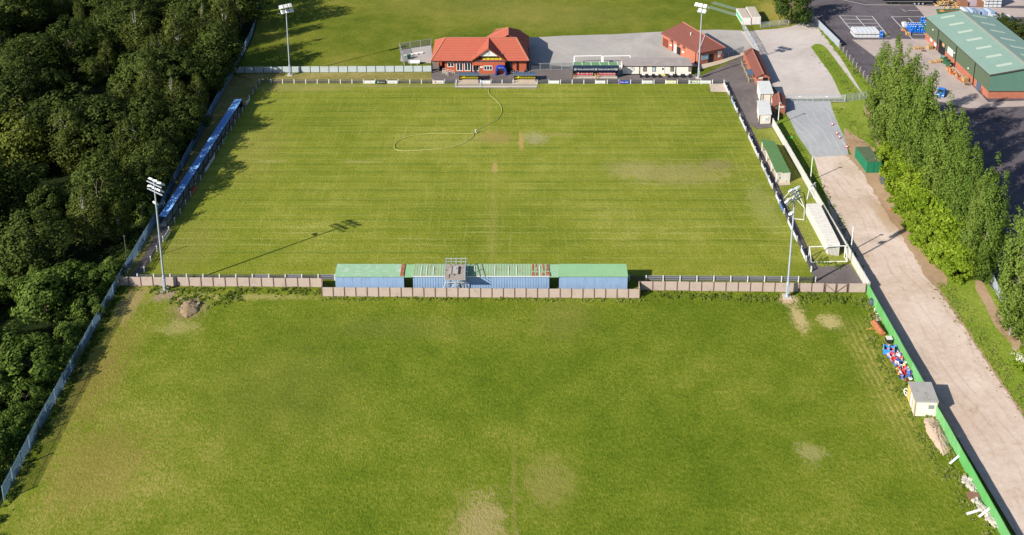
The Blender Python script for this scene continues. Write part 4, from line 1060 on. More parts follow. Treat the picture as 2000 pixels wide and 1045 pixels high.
def mesh_gate(a, b, h, label):
    t = thing('mesh_gate', label, 'gate', (a + b) / 2, ang(a, b)); L = (b - a).length
    for s in (-1, 1):
        x0, x1 = s * .05, s * (L / 2 - .08)
        m = MB(); m.add([(x0, 0, .12), (x1, 0, .12), (x1, 0, h), (x0, 0, h)], [(0, 1, 2, 3)]); leaf = m.build('gate_leaf', lightnet, t, False)
        m = MB()
        for p, q in (((x0, 0, .12), (x1, 0, .12)), ((x0, 0, h), (x1, 0, h)), ((x0, 0, .1), (x0, 0, h)), ((x1, 0, .1), (x1, 0, h)), ((x0, 0, h * .5), (x1, 0, h * .5))): m.tube(p, q, .045, n=6)
        for k in range(1, 6): xx = x0 + (x1 - x0) * k / 6; m.tube((xx, 0, .1), (xx, 0, h), .025, n=5)
        m.build('gate_frame', steel, leaf, False)
        m = MB(); m.box((x0 + x1) / 2 - s * .6, -.07, h * .82, .55, .03, .22); m.build('sign_board', white, leaf, False)
        m = MB(); m.box(s * L / 2, 0, h / 2 + .1, .14, .14, h + .2); m.build('gate_post', steel, t, False)
mesh_gate(at(1525, 200), at(1650, 199.5), 1.75, 'wide double mesh gates across the grey track')
mesh_gate(at(1451, 56), at(1470, 88), 1.9, 'tall double steel gates below the white containers')
mesh_gate(at(1472, 91), at(1482, 111), 1.9, 'smaller steel gates at the back of the turnstile block')
def bent_fence():
    a, b = at(1640, 96), at(1700, 168)
    t = thing('chain_fence', 'chain link fence on bent concrete posts along the footpath', 'fence', (a + b) / 2)
    n = 9; m = MB(); m.add([a, b, b + Z * 1.5, a + Z * 1.5], [(0, 1, 2, 3)]); m.build('mesh', netmat('thin_mesh', (.2, .19, .17), .16), t)
    for k in range(n + 1):
        p = lerp(a, b, k / n); q = MB(); q.bar(p, p + Z * 1.4, .08); q.bar(p + Z * 1.38, p + Vector((.3, .0, 1.7)), .07); q.build('post', concm, t)
bent_fence()
# tall thin posts behind the palisade
for k, (x, y, tp) in enumerate(((249, 520, 460), (281, 455, 400), (332, 365, 325), (404, 240, 205))):
    t = MB(); p = at(x, y); hh = hgt(x, y, tp); t.tube((0, 0, 0), (0, 0, hh), .07); t.bar((-.2, 0, hh - .1), (.2, 0, hh - .1), .08)
    o = t.build('marker_post', pm('dull_timber', (.10, .09, .07), .8)); o.location = p; tag(o, ['thin bare post behind the palisade nearest the tan fence', 'thin bare post behind the palisade beside the end of the long shed', 'thin bare post behind the palisade halfway along the long shed', 'thin bare post behind the palisade near the far end of the long shed'][k], 'post', 'bare posts behind the palisade')

# ================================================================ pitch barrier and boards
def barrier(label, runs, n_list, infill=.34, rail=dsteel, h=1.0):
    t = thing('pitch_barrier', label, 'barrier', (runs[0][0] + runs[0][1]) / 2, 0, 'barriers round the pitch')
    r = MB(); m = MB()
    for (a, b), n in zip(runs, n_list):
        for k in range(n + 1):
            p = lerp(a, b, k / n); q = MB(); q.box(p.x, p.y, h / 2 + .03, .17, .17, h + .06, rz=ang(a, b)); q.build('post', white, t)
        for z in (h - .06, h * .52): r.tube(a + Z * z, b + Z * z, .04, n=6)
        dd = (b - a).normalized(); o = Vector((-dd.y, dd.x, 0)) * .02
        m.add([a + o + Z * .05, b + o + Z * .05, b + o + Z * (h - .1), a + o + Z * (h - .1)], [(0, 1, 2, 3)])
    r.build('rail', rail, t); m.build('mesh', netmat('barrier_mesh', (.085, .085, .10), .50), t)
    return t
barrier('white posted barrier along the clubhouse side of the pitch', [(at(507, 163), at(891, 163.6)), (at(938, 163.6), at(1002, 163.8)), (at(1049, 163.8), BRc)], [17, 3, 16])
barrier('white posted barrier along the wooded side of the pitch', [(at(507, 163.5), at(282, 532))], [25])
barrier('white posted barrier along the track side of the pitch', [(BRc + Vector((0, -.3, 0)), FRc)], [25])
barrier('white posted barrier behind the left length of tan fence', [(at(269, 546), at(654, 547))], [12])
barrier('white posted barrier behind the right length of tan fence', [(at(1229, 549), at(1592, 551))], [11])
k_ = MB()
for a, b in (((889, 172.8), (938, 172.8)), ((938, 172.8), (994, 173)), ((994, 173), (1048, 173)), ((938, 165), (938, 172.8)), ((1048, 165), (1048, 173)), ((889, 165), (889, 172.8))):
    a = at(*a); b = at(*b); k_.tube(a + Z * .5, b + Z * .5, .035); k_.tube(a, a + Z * .55, .045); k_.tube(b, b + Z * .55, .045)
tag(k_.build('dugout_rail', white), 'low white rail round the paving in front of the two dugouts', 'railing')
blackb = pm('black_board', (.014, .015, .018), .5, .1); blueb = pm('blue_sign', col(46, 88, 190), .5, .06); cream = pm('cream_board', col(250, 244, 206), .55, .05)
redp = pm('red_sign', col(206, 40, 48), .5, .05)
boards = 'advertising boards on the pitch barrier'
def board(a, b, label, mat, letters=None, lmat=None, z0=.16, z1=.90, out=None, blob=None):
    rz = ang(a, b); L = (b - a).length
    t = thing('advert_board', label, 'advert board', (a + b) / 2, rz, boards)
    m = MB(); m.box(0, 0, (z0 + z1) / 2, L, .05, z1 - z0); m.build('panel', mat, t, False)
    if letters:
        m = MB(); glyphs(m, (-L * .38 + (L * .2 if blob else 0), -.026, z0 + (z1 - z0) * .32), (1, 0, 0), (0, 0, 1), L * (.56 if blob else .76), (z1 - z0) * .36, letters, out=(0, -1, 0), th=.012)
        m.build('lettering', lmat or dark, t, False)
    if blob:
        m = MB(); c = Vector((-L * .32, -.03, (z0 + z1) / 2)); m.poly([(c.x + .24 * math.cos(q * .628), c.y, c.z + .24 * math.sin(q * .628)) for q in range(10)]); m.build('emblem', blob, t, False)
    return t
gy_ = pm('grey_letters', col(186, 180, 178), .6)
for px0, px1, lb, mt, lt, lm, bb in (
    (712, 732.5, 'white board left of the black board by the grey fence', white, [3, 7], gy_, None), (735, 754.5, 'black board with white lettering between two white boards', blackb, [8], white, pm('teal_mark', col(120, 196, 190), .5)),
    (757, 776.5, 'white board right of the black board by the grey fence', white, [4, 6], gy_, None), (847, 866.5, 'white board with a dark red mark at the clubhouse corner', white, [9], redp, redp),
    (938, 958, 'white board with a pale blue corner between the dugouts', white, [5, 4], gy_, pm('pale_blue', col(100, 170, 214), .5)), (1073, 1092, 'white board by the dugout on the seated stand side', white, None, None, None),
    (1162.5, 1182, 'white board with faint pink mark before the seated stand', white, [5], pm('faint_pink', col(240, 200, 206), .6), None), (1208, 1229, 'blue board with white letters and red mark before the cabin', blueb, [3, 4], white, pm('pink_mark', col(230, 120, 170), .5)),
    (1254, 1274, 'white board with one line of faint writing before the cabin windows', white, [6, 5], gy_, None), (1300, 1320, 'cream board before the picnic tables', cream, [6, 5], gy_, None),
    (1346, 1366, 'black framed board with two dark circles by the corner floodlight', pm('mint_board', col(226, 236, 214), .5), [4], dark, blackb), (1369, 1388, 'white board nearest the paved corner', white, [4, 7], gy_, None)):
    a, b = at(px0, 163.9), at(px1, 163.9); a.y -= .14; b.y -= .14; board(a, b, lb, mt, lt, lm, blob=bb)
# boards on the track side, seen from the pitch
a, b = BRc + Vector((0, -.3, 0)), FRc; n = 25; d = (b - a) / n; o = Vector((d.y, -d.x, 0)).normalized() * .16; o = o if o.x < 0 else -o
pick = [0, 1, 3, 4, 6, 7, 9, 10, 11, 13, 14, 15, 17, 18, 20, 21, 23]
pale = pm('pale_board', col(226, 228, 240), .55, .06); 
for k in pick:
    p, q = a + d * (k + .06) + o, a + d * (k + .94) + o
    nm = {3: 'pale blue', 10: 'cream', 14: 'grey', 18: 'mid blue'}.get(k)
    mt = {3: pm('sky_board', col(170, 196, 226), .5), 10: cream, 14: pm('grey_board', col(176, 180, 190), .5), 18: pm('mid_blue_board', col(96, 130, 196), .5)}.get(k, pale)
    board(p, q, f'{nm} board hung on the track side barrier of the pitch' if nm else 'plain pale board hung on the track side barrier of the pitch', mt, [4, 5] if k % 2 else None, gy_)
a, b = at(507, 163.5), at(282, 532); d = (b - a) / 25; o = Vector((.16, .02, 0))
for k, lb, mt in ((3, 'pale board nearest the far corner on the wooded side barrier', pale), (9, 'green board on the wooded side barrier before the long shed', pm('green_board', col(70, 130, 90), .5)), (12, 'long pale board on the wooded side barrier before the long shed', pale), (13, 'pale board next to the long pale one before the long shed', pale), (16, 'red board on the wooded side barrier before the long shed', redp), (21, 'pale board at the open near end of the long shed', pale)):
    p, q = b * 0 + a + d * (k + .06) + o, a + d * (k + .94) + o; board(q, p, lb, mt, [4, 5], gy_)

for a, b, n, ks, where in ((at(1229, 549), at(1592, 551), 11, (1, 2, 3, 4, 5, 6, 7, 8, 9), 'right'), (at(269, 546), at(654, 547), 12, (7, 9, 11), 'left')):
    d = (b - a) / n
    for k in ks:
        p, q = a + d * (k + .08) + Vector((0, .16, 0)), a + d * (k + .92) + Vector((0, .16, 0)); board(p, q, f'pale board seen from behind over the {where} length of tan fence', pale)
# ================================================================ long shed on the wooded side
def long_shed():
    z = 2.25
    tl, tr, br, bl = at(458.5, 193.5, z - .35), at(473, 193.5, z), at(324.6, 423, z), at(310.5, 421.5, z - .35)
    f = lambda p: Vector((p.x, p.y, 0))
    t = thing('long_shed', 'very long narrow spectator shed with pale blue roof beside the wood', 'stand', f((tl + br) / 2))
    r = MB(); r.slab([bl, br, tr, tl], .09); L = (tl - bl).length; n = int(L / .8)
    for k in range(n): q = (k + .5) / n; r.bar(lerp(bl, tl, q) + Z * .03, lerp(br, tr, q) + Z * .03, .16, .06)
    r.build('roof', pm('pale_blue_sheet', col(138, 190, 250), .5, .10, .6, tint=col(116, 168, 240), tint_amt=.5), t)
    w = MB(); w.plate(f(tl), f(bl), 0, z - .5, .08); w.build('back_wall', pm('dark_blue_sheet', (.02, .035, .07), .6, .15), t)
    for a, b, nm in ((tl, tr, 'end_wall'),): w = MB(); w.plate(f(a), f(b), 0, z - .5, .08); w.build(nm, dark, t)
    m = MB(); m.bar(br + Z * -.18, tr + Z * -.18, .08, .28); m.build('fascia', pm('dark_blue_trim', (.02, .04, .10), .5), t)
    for k in range(17):
        p = lerp(f(br), f(tr), .01 + .98 * k / 16) + Vector((-.15, 0, 0)); q = MB(); q.box(p.x, p.y, z / 2 - .1, .12, .12, z - .2); q.build('post', dark, t)
    s = MB(); c0, c1 = lerp(f(bl), f(br), .42), lerp(f(tl), f(tr), .42); s.plate(c0, c1, 0, .3, 1.1); s.build('step', concm, t)
long_shed()

# ================================================================ long blue backed stand and camera gantry
def big_stand():
    t = thing('covered_stand', 'long stand seen from behind with light blue back walls and patchy green roof', 'stand', at(940, 569))
    yb = at(940, 569.5).y; zN = hgt(940, 569.5, 538); zF = 3.4; yF = at(940, 515.5, zF).y
    def X(px): return at(px, 550, 1.4).x
    gm = pm('green_roof_sheet', lin(160, 200, 160, 1.5), .6, .09, .5, tint=lin(198, 210, 202, 1.5), tint_amt=.9); gm2 = pm('green_roof_plain', lin(152, 198, 148, 1.5), .6, .08, .5, tint=lin(168, 202, 160, 1.5), tint_amt=.6)
    gr_ = pm('green_roof_rusty', lin(170, 198, 156, 1.6), .65, .12, .6, tint=col(168, 92, 54), tint_amt=.35); rust = pm('rusty_sheet', col(160, 92, 60), .8, .25, 1.5, tint=col(206, 170, 140), tint_amt=.7)
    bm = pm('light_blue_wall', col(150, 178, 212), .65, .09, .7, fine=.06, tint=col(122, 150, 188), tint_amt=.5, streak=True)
    for k, (p0, p1, mt, rib) in enumerate(((656, 790.5, gm, 0), (790.8, 806.8, gm2, 0), (807, 1073, gr_, .42), (1073.3, 1090.8, gm, 0), (1091, 1225, gm2, 0))):
        x0, x1 = X(p0), X(p1); dz = (-.10 if k in (1, 3) else 0) + .004 * k
        r = MB(); r.slab([(x0, yb - .25, zN + dz), (x1, yb - .25, zN + dz), (x1, yF, zF + dz), (x0, yF, zF + dz)], .10)
        if rib:
            n = int((x1 - x0) / rib)
            for i in range(n): xx = x0 + (i + .5) * rib; r.bar((xx, yb - .25, zN + dz + .01), (xx, yF, zF + dz + .01), .09, .04)
        ro = r.build('roof', mt, t)
        if k == 0:
            q = MB(); q.slab([(x1 - .62, yb - .2, zN + .05), (x1 - .05, yb - .2, zN + .05), (x1 - .05, yF - .05, zF + .05), (x1 - .62, yF - .05, zF + .05)], .04); q.build('patch', rust, ro)
        if k == 2:
            for fx, w_ in ((.868, .5), (.90, .35), (.945, .4), (.975, .7)):
                q = MB(); xx = x0 + (x1 - x0) * fx
                for f0, f1, o_, g_ in ((.02, random.uniform(.25, .45), 0, w_), (.42, random.uniform(.6, .75), random.uniform(0, .2), w_ * .6), (.70, .98, random.uniform(-.1, .1), w_ * random.uniform(.5, 1))):
                    ya_, yb_ = yb - .2 + (yF - yb + .15) * f0, yb - .2 + (yF - yb + .15) * f1; za_, zb_ = zN + (zF - zN) * f0 + .07, zN + (zF - zN) * f1 + .07
                    q.slab([(xx + o_, ya_, za_), (xx + o_ + g_, ya_, za_), (xx + o_ + g_ * .8, yb_, zb_), (xx + o_ + .05, yb_, zb_)], .03)
                q.build('patch', rust, ro)
            q = MB()
            for fx in (.06, .10, .15, .40, .45, .60, .70, .76, .93): xx = x0 + (x1 - x0) * fx; q.bar((xx, yb - .1, zN + .09), (xx, yb - .1 + (yF - yb) * .8, zN + (zF - zN) * .8 + .09), .12, .05)
            q.build('rooflight', pm('clear_sheet', col(222, 232, 222), .4), ro)
            q = MB(); q.bar((x0, yb - .27, zN + .02), (x1, yb - .27, zN + .02), .06, .12); q.build('gutter', white, ro)
        if k in (0, 4, 3):
            q = MB()
            for i in range(5): q.bar((x0 + (x1 - x0) * (.08 + .2 * i), yb + .9, zN + (zF - zN) * .32 + .03), (x0 + (x1 - x0) * (.16 + .2 * i), yb + .9, zN + (zF - zN) * .32 + .03), .10, .04)
            if k != 4: q.build('rooflight', pm('clear_sheet', col(222, 232, 222), .4), ro)
        if k in (1, 3): continue
        w = MB(); w.plate((x0 + .05, yb), (x1 - .05, yb), .02, zN - .06, .08)
        if rib:
            n = int((x1 - x0) / rib)
            for i in range(n): w.box(x0 + (i + .5) * rib, yb - .05, zN / 2, .16, .05, zN - .14)
        else:
            for i in range(1, 8): w.box(x0 + (x1 - x0) * i / 8, yb - .045, zN / 2, .05, .02, zN - .14)
        w.build('back_wall', bm, t)
        for xx in (x0 + .05, x1 - .05):
            w = MB(); vs = [(xx, yb + .05, 0), (xx, yF - .8, 0), (xx, yF - .8, zF - .25), (xx, yb + .05, zN - .12)]
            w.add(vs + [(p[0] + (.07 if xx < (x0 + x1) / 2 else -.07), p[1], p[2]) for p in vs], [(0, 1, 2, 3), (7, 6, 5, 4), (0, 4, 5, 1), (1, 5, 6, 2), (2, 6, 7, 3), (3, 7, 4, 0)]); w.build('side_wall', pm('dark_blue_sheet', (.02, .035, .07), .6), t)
        s = MB(); s.box((x0 + x1) / 2, yb + 1.0, .35, x1 - x0 - .5, 1.0, .7); s.box((x0 + x1) / 2, yb + 2.0, .18, x1 - x0 - .5, 1.0, .36); s.build('step', concm, t)
        for i in range(5): q = MB(); q.box(x0 + .3 + (x1 - x0 - .6) * i / 4, yF - .5, zF / 2 - .1, .12, .12, zF - .2); q.build('post', dsteel, t)
    return yb, zN, yF, zF
SY, SZN, SYF, SZF = big_stand()
def gantry():
    z = SZF + .75
    x0, x1 = at(869, 547, z).x, at(908, 547, z).x; y0 = at(890, 547, z).y; y1 = at(890, 516.5, z).y
    t = thing('camera_gantry', 'scaffold camera gantry with boarded deck astride the blue backed stand', 'scaffold', ((x0 + x1) / 2, SY - .5, 0))
    m = MB(); n = 9
    for k in range(n): a = y0 + (y1 - y0) * k / n; m.box((x0 + x1) / 2, a + (y1 - y0) / n / 2, z, x1 - x0, (y1 - y0) / n - .05, .07)
    m.build('deck', greywood, t)
    m = MB(); m.box((x0 + x1) / 2 - .35, (y0 + y1) / 2 + .2, z + .30, 1.5, (y1 - y0) * .5, .06); m.build('hatch_board', pm('light_boards', col(190, 180, 170), .85, .15, 2), t)
    ys = (y0, (y0 + y1) / 2, y1); xs = (x0, (x0 + x1) / 2, x1)
    for ix, x in enumerate(xs):
        for iy, y in enumerate((SY - .55, y1)):
            q = MB(); q.tube((x, y if iy else y, 0), (x, y, z + (1.2 if iy else .95)), .06, n=6); q.build('upright', steel, t)
    q = MB()
    for h in (.5, 1.05):
        q.tube((x0 - .2, y1, z + h), (x1 + .2, y1, z + h), .05, n=6)
        for x in (x0, x1): q.tube((x, y0, z + h), (x, y1, z + h), .05, n=6)
    for k in range(5): x = x0 + (x1 - x0) * k / 4; q.tube((x, y1, z), (x, y1, z + 1.25), .05, n=6)
    q.build('guard_rail', steel, t)
    q = MB()
    for h in (1.0, 2.0, z - .15): q.tube((x0 - .3, SY - .55, h), (x1 + .3, SY - .55, h), .05, n=6)
    for a, b in ((x0, x1), (x1, (x0 + x1) / 2)): q.tube((a, SY - .6, .2), (b, SY - .6, z - .3), .05, n=6)
    q.tube((x0 - 1.0, SY - 1.2, 0), (x0, SY - .55, 2.2), .05, n=6); q.tube((x0, SY - .55, z), (x0, y0, z), .05); q.tube((x1, SY - .55, z), (x1, y0, z), .05)
    q.build('brace', pm('pale_tube', col(214, 210, 196), .5), t)
    q = MB()
    for sx in (-.22, .22): q.tube(((x0 + x1) / 2 + sx, SY - 1.0, 0), ((x0 + x1) / 2 + sx, SY - .6, z + .3), .04, n=6)
    for k in range(12): f = (k + .5) / 12; q.tube(((x0 + x1) / 2 - .22, SY - 1 + .4 * f, (z + .3) * f), ((x0 + x1) / 2 + .22, SY - 1 + .4 * f, (z + .3) * f), .03, n=5)
    q.build('ladder', steel, t)
gantry()

# slim white camera poles along the wall
for x, y, tp, lb in ((1519.5, 243, 201, 'slim white camera pole beside the brick kiosk'), (1583, 354, 306, 'slim white camera pole by the wall behind the covered terrace'), (1662, 491, 441, 'slim white camera pole by the wall near the goal')):
    h = hgt(x, y, tp); t = thing('camera_pole', lb, 'pole', at(x, y), 0, 'camera poles along the white wall')
    m = MB(); m.lathe([(.10, 0), (.08, h)], 0, 0, 8); m.build('pole', white, t, False)
    m = MB(); m.box(.15, 0, h, .5, .22, .18); m.build('camera', pm('grey_camera', col(196, 196, 196), .5), t, False)

# ================================================================ warehouse
def warehouse():
    n_ = at(1921, 193); f_ = at(1813, 76); x0 = (n_.x + f_.x) / 2; ya, yb = n_.y, f_.y
    EH = hgt(1921, 193, 145); wd = 17.0; x1 = x0 + wd; xm = x0 + wd / 2; RHh = EH + 1.75
    t = thing('warehouse', 'large green clad warehouse with a brick base and pale rooflights', 'warehouse', (xm, (ya + yb) / 2, 0))
    cl = pm('green_cladding', colr(112, 130, 104), .6, .07, .5, fine=.04); gv = pm('gable_cladding', col(98, 136, 120), .6, .07, .5, fine=.05)
    pl = 1.9
    w = MB(); w.prism([(x0, ya), (x1, ya), (x1, yb), (x0, yb)], 0, pl); w.build('brick_base', orangebrick, t)
    w = MB(); o = .09
    w.prism([(x0 - o, ya - o), (x1 + o, ya - o), (x1 + o, yb + o), (x0 - o, yb + o)], pl, EH - .06)
    for k in range(int((yb - ya) / .5)): w.box(x0 - o - .01, ya + .3 + k * .5, (pl + EH) / 2, .05, .16, EH - pl - .2)
    w.build('cladding', cl, t)
    for y, s in ((yb + o, -1), (ya - o, 1)):
        g = MB(); vs = [(x0 - o, y, EH - .06), (x1 + o, y, EH - .06), (xm, y, RHh - .12)]; g.add(vs + [(p[0], p[1] + s * .2, p[2]) for p in vs], [(0, 1, 2), (5, 4, 3)])
        if s < 0: g.build('gable_cladding', gv, t); continue
    g.box(xm, ya - o - .03, (pl + EH) / 2, wd, .04, EH - pl - .1)
    for k in range(30): g.box(x0 + .3 + k * .55, ya - o - .06, (pl + EH) / 2 + .1, .18, .03, EH - pl - .3)
    g.build('gable_cladding', gv, t)
    r = MB(); e = .35
    r.slab([(x0 - e, ya - e, EH), (xm, ya - e, RHh), (xm, yb + e, RHh), (x0 - e, yb + e, EH)], .12); r.slab([(xm, ya - e, RHh), (x1 + e, ya - e, EH), (x1 + e, yb + e, EH), (xm, yb + e, RHh)], .12)
    rf = r.build('roof', pm('green_roof', lin(156, 186, 170, 1.6), .6, .06, .35, fine=.04, tint=lin(142, 172, 156, 1.6), tint_amt=.5, streak=False), t)
    q = MB(); q.bar((xm, ya - e, RHh + .03), (xm, yb + e, RHh + .03), .5, .10); q.build('ridge', pm('ridge_cap', col(176, 170, 156), .7), rf)
    sl = (RHh - EH) / (wd / 2 + e)
    for k in range(7):
        y = ya + 3.2 + k * 5.2
        for s in (-1, 1):
            q = MB(); xa, xb = xm + s * (wd / 2) * .28, xm + s * (wd / 2) * .68
            pts = [(xa, y - .5, RHh - sl * abs(xa - xm) + .06), (xb, y - .45, RHh - sl * abs(xb - xm) + .06), (xb, y + .45, RHh - sl * abs(xb - xm) + .06), (xa, y + .45, RHh - sl * abs(xa - xm) + .06)]
            q.slab(pts if s > 0 else pts[::-1], .08); q.build('rooflight', pm('pale_rooflight', col(192, 204, 186), .5, .08), rf)
    tr = MB(); tr.bar((x0 - e, ya - e, EH - .12), (x0 - e, yb + e, EH - .12), .16, .22)
    tr.bar((x0 - e, ya - e - .03, EH - .1), (xm, ya - e - .03, RHh - .1), .10, .26); tr.bar((xm, ya - e - .03, RHh - .1), (x1 + e, ya - e - .03, EH - .1), .10, .26); tr.box(xm, ya - .12, pl + .03, wd + .2, .16, .14)
    tr.build('trim', pm('brown_trim', col(92, 82, 72), .6), t)
    def yw(px, py, z=1.5):
        lo, hi = ya, yb
        for _ in range(40):
            m = (lo + hi) / 2; zc = m * ct + (CAMZ - z) * st
            if 1000 + FOC * x0 / zc > px: lo = m
            else: hi = m
        return lo
    for px in (1833, 1868, 1904):
        y = yw(px, 120, 3); q = MB(); q.tube((x0 - .2, y, 0), (x0 - .2, y, EH - .1), .10); q.build('drainpipe', dark, t)
    ya1, yb1 = yw(1846, 100), yw(1834, 95); q = MB(); q.box(x0 - .10, (ya1 + yb1) / 2, 1.75, .12, yb1 - ya1, 3.5); q.build('loading_door', dark, t)
    q = MB(); q.box(x0 - .16, (ya1 + yb1) / 2 - .9, 3.0, .1, 1.3, .9); q.build('door_board', woodm, t)
    for px0, px1, z0, z1, nm, mt in ((1861, 1851, 2.1, 3.7, 'sign_board', white), (1822, 1818, 1.0, 1.7, 'window', white), (1830, 1826, .8, 1.6, 'window', white), (1916, 1909, .1, 2.0, 'door', pm('dull_blue_door', col(84, 104, 130), .6))):
        a_, b_ = yw(px0, 110), yw(px1, 110); q = MB(); q.box(x0 - .14, (a_ + b_) / 2, (z0 + z1) / 2, .08, abs(b_ - a_), z1 - z0); q.build(nm, mt, t)
    for px, z in ((1866, 3.6), (1893, 3.0), (1824, 4.4)): q = MB(); y = yw(px, 100, z); q.box(x0 - .25, y, z, .25, .3, .25); q.build('wall_lamp', white, t)
    return x0, ya, yb, x1
WX, WYA, WYB, WX1 = warehouse()

# ================================================================ works yard stores
def ibc():
    t = thing('bulk_tank', 'white caged bulk tank', 'tank', (0, 0, 0)); s = .5
    m = MB(); m.box(0, 0, .47, .98, 1.06, .66); m.box(0, 0, .815, .8, .9, .05); m.lathe([(.12, .83), (.12, .87)], 0, 0, 8); m.build('bottle', pm('white_tank', col(236, 238, 242), .4, .06, 1), t, False)
    m = MB()
    for x in (-.5, .5):
        for y in (-.54, 0, .54): m.bar((x, y, .1), (x, y, .82), .035)
    for x in (-.25, 0, .25):
        for y in (-.54, .54): m.bar((x, y, .1), (x, y, .82), .03)
    for z in (.3, .55, .82):
        for y in (-.54, .54): m.bar((-.5, y, z), (.5, y, z), .03)
        for x in (-.5, .5): m.bar((x, -.54, z), (x, .54, z), .03)
    m.build('cage', pm('cage_steel', col(180, 184, 190), .4), t, False)
    m = MB(); m.box(0, 0, .06, 1.0, 1.1, .10); m.build('pallet', dark, t, False)
    return t
IB = ibc(); used = [False]
def put(root, loc, rz, label, group):
    if not root.get('_u'):
        root['_u'] = 1; root.location = loc; root.rotation_euler = (0, 0, rz); root['label'] = label; root['group'] = group; return root
    o = dup(root, loc, rz, label, group); return o
a = at(1668.5, 74); 
for i in range(6):
    for j in range(3):
        for k in range(2): put(IB, a + Vector((.55 + i * 1.08, .55 + j * 1.18, k * .90)), 0, 'white caged tank in the low double stack on the marked parking bays', 'white tanks on the parking bays')
a = at(1922, 15)
for i in range(4):
    for j in range(2):
        for k in range(5): put(IB, a + Vector((.65 + i * 1.22, .6 + j * 1.2, k * .92)), 0, 'white caged tank in the tall stack beyond the warehouse', 'white tanks stacked beyond the warehouse')
put(IB, at(1767, 53), .1, 'single white caged tank among the blue drums', None)
put(IB, at(1766, 49), .2, 'white caged tank just behind the single one among the blue drums', None)
def drum(name, mat, label):
    t = thing(name, label, 'drum', (0, 0, 0)); m = MB(); m.lathe([(.27, 0), (.29, .06), (.29, .30), (.31, .32), (.29, .34), (.29, .60), (.31, .62), (.29, .64), (.29, .86), (.25, .90)], 0, 0, 10); m.build('body', mat, t, False)
    m = MB(); m.lathe([(.23, .905), (.23, .93)], 0, 0, 10); m.build('lid', white if mat is DB else mat, t, False); return t
DB = pm('blue_drum', col(30, 110, 206), .4, .1, 1.5); DG = pm('green_drum', col(60, 120, 80), .5, .1)
D = drum('blue_drum', DB, 'x'); D2 = drum('green_drum', DG, 'x')
for j, (y, xs) in enumerate(((64, range(9)), (60.5, range(10)), (57, range(10)))):
    for i in xs:
        for k in range(2 if j or i % 4 != 3 else 1):
            p = at(1778 + i * 4.5 - j * 2.6, y); q = p + Vector((random.uniform(-.08, .08), random.uniform(-.1, .1), k * .92))
            if i == 6 and k: put(D2, q, 0, 'green drum standing on the drum pile by the warehouse', 'green drums among the blue ones')
            else: put(D, q, random.random(), 'blue plastic drum in the close packed pile by the warehouse', 'blue drums piled by the warehouse')
for x, y, k in ((1799, 45.5, 0), (1803, 45.8, 0), (1799.5, 45.5, .92), (1804, 45.5, .92), (1807, 47, 0)): put(D, at(x, y) + Z * k, 0, 'blue drum at the back of the drum pile', 'blue drums at the back of the pile')
for x, y, k in ((1718.5, 73.5, 0), (1722.5, 73.5, 0), (1719, 73, .92), (1723, 72.8, .92)): put(D, at(x, y) + Z * k, 0, 'blue drum at the end of the low stack of white tanks', 'blue drums beside the white tanks')
def pallet(n, label, rz=0, loc=(0, 0, 0), mat=None, group=None, name='pallet_stack'):
    t = thing(name, label, 'pallets', loc, rz, group)
    for k in range(n):
        m = MB(); z = k * .15; dx, dy = random.uniform(-.05, .05), random.uniform(-.05, .05)
        for i in range(6): m.box(dx, dy - .5 + i * .2, z + .13, 1.15, .13, .03)
        for i in (-1, 0, 1): m.box(dx + i * .5, dy, z + .06, .1, 1.1, .10)
        m.build('pallet', mat or woodm, t, False)
    return t
dw = pm('dark_timber', col(128, 92, 66), .85, .2, 2); ow = pm('orange_timber', col(222, 150, 88), .8, .15, 2)
for x, y, n, lb, m_ in ((1788, 96, 3, 'low stack of pale pallets between the poplars and the warehouse', woodm), (1796, 95.5, 4, 'low stack of pale pallets next to the leaning dark one', woodm), (1815, 96, 7, 'pallet stack against the warehouse corner by the loading door', woodm), (1804, 100, 1, 'single dark pallet lying on the yard by the loading door', dw),
    (1820, 123, 3, 'lower half of the pair of pallet stacks in the middle of the yard', woodm), (1831, 122.5, 5, 'taller half of the pair of pallet stacks in the middle of the yard', woodm), (1838, 121, 4, 'pallet stack nearest the green bins', woodm), (1884, 160, 8, 'tall pallet stack at the foot of the warehouse wall', woodm), (1889, 166, 2, 'low dark pallets beside the tall stack at the warehouse wall', dw),
    (1773, 68.5, 5, 'pallet stack in front of the blue drums', woodm), (1764, 60, 2, 'low pallets left of the blue drums', ow)): pallet(n, lb, random.uniform(-.3, .3), at(x, y), m_)
def pile(name, label, cat, c, rx, ry, h, n, mats, ln=(1.0, 1.8), th=(.12, .3), rz=None):
    t = thing(name, label, cat, c); r_ = random.Random(int(c.x * 7 + c.y))
    by = {}
    for k in range(n):
        a = r_.random() * 6.28; q = r_.random() ** .5; x, y = rx * q * math.cos(a), ry * q * math.sin(a); z = h * (1 - q * .8) * r_.uniform(.3, 1)
        by.setdefault(r_.randrange(len(mats)), MB()).box(x, y, z, r_.uniform(*ln), r_.uniform(*th), r_.uniform(*th) * .7, rz=(rz + r_.uniform(-.3, .3)) if rz is not None else r_.random() * 3.14, rx=r_.uniform(-.4, .4), ry=r_.uniform(-.4, .4))
    for i, m in by.items(): m.build('timber', mats[i], t, False)
pile('timber_heap', 'heap of broken pale timber behind the trailer', 'timber heap', at(1846, 9.5), 3.2, 3.5, 2.0, 70, [woodm, pm('straw_timber', col(216, 186, 120), .8), dw])
pile('timber_heap', 'heap of orange timber offcuts along the warehouse wall', 'timber heap', at(1864, 146), .9, 4.2, 1.2, 45, [ow, woodm, pm('rust_timber', col(206, 110, 60), .8)], rz=1.5)
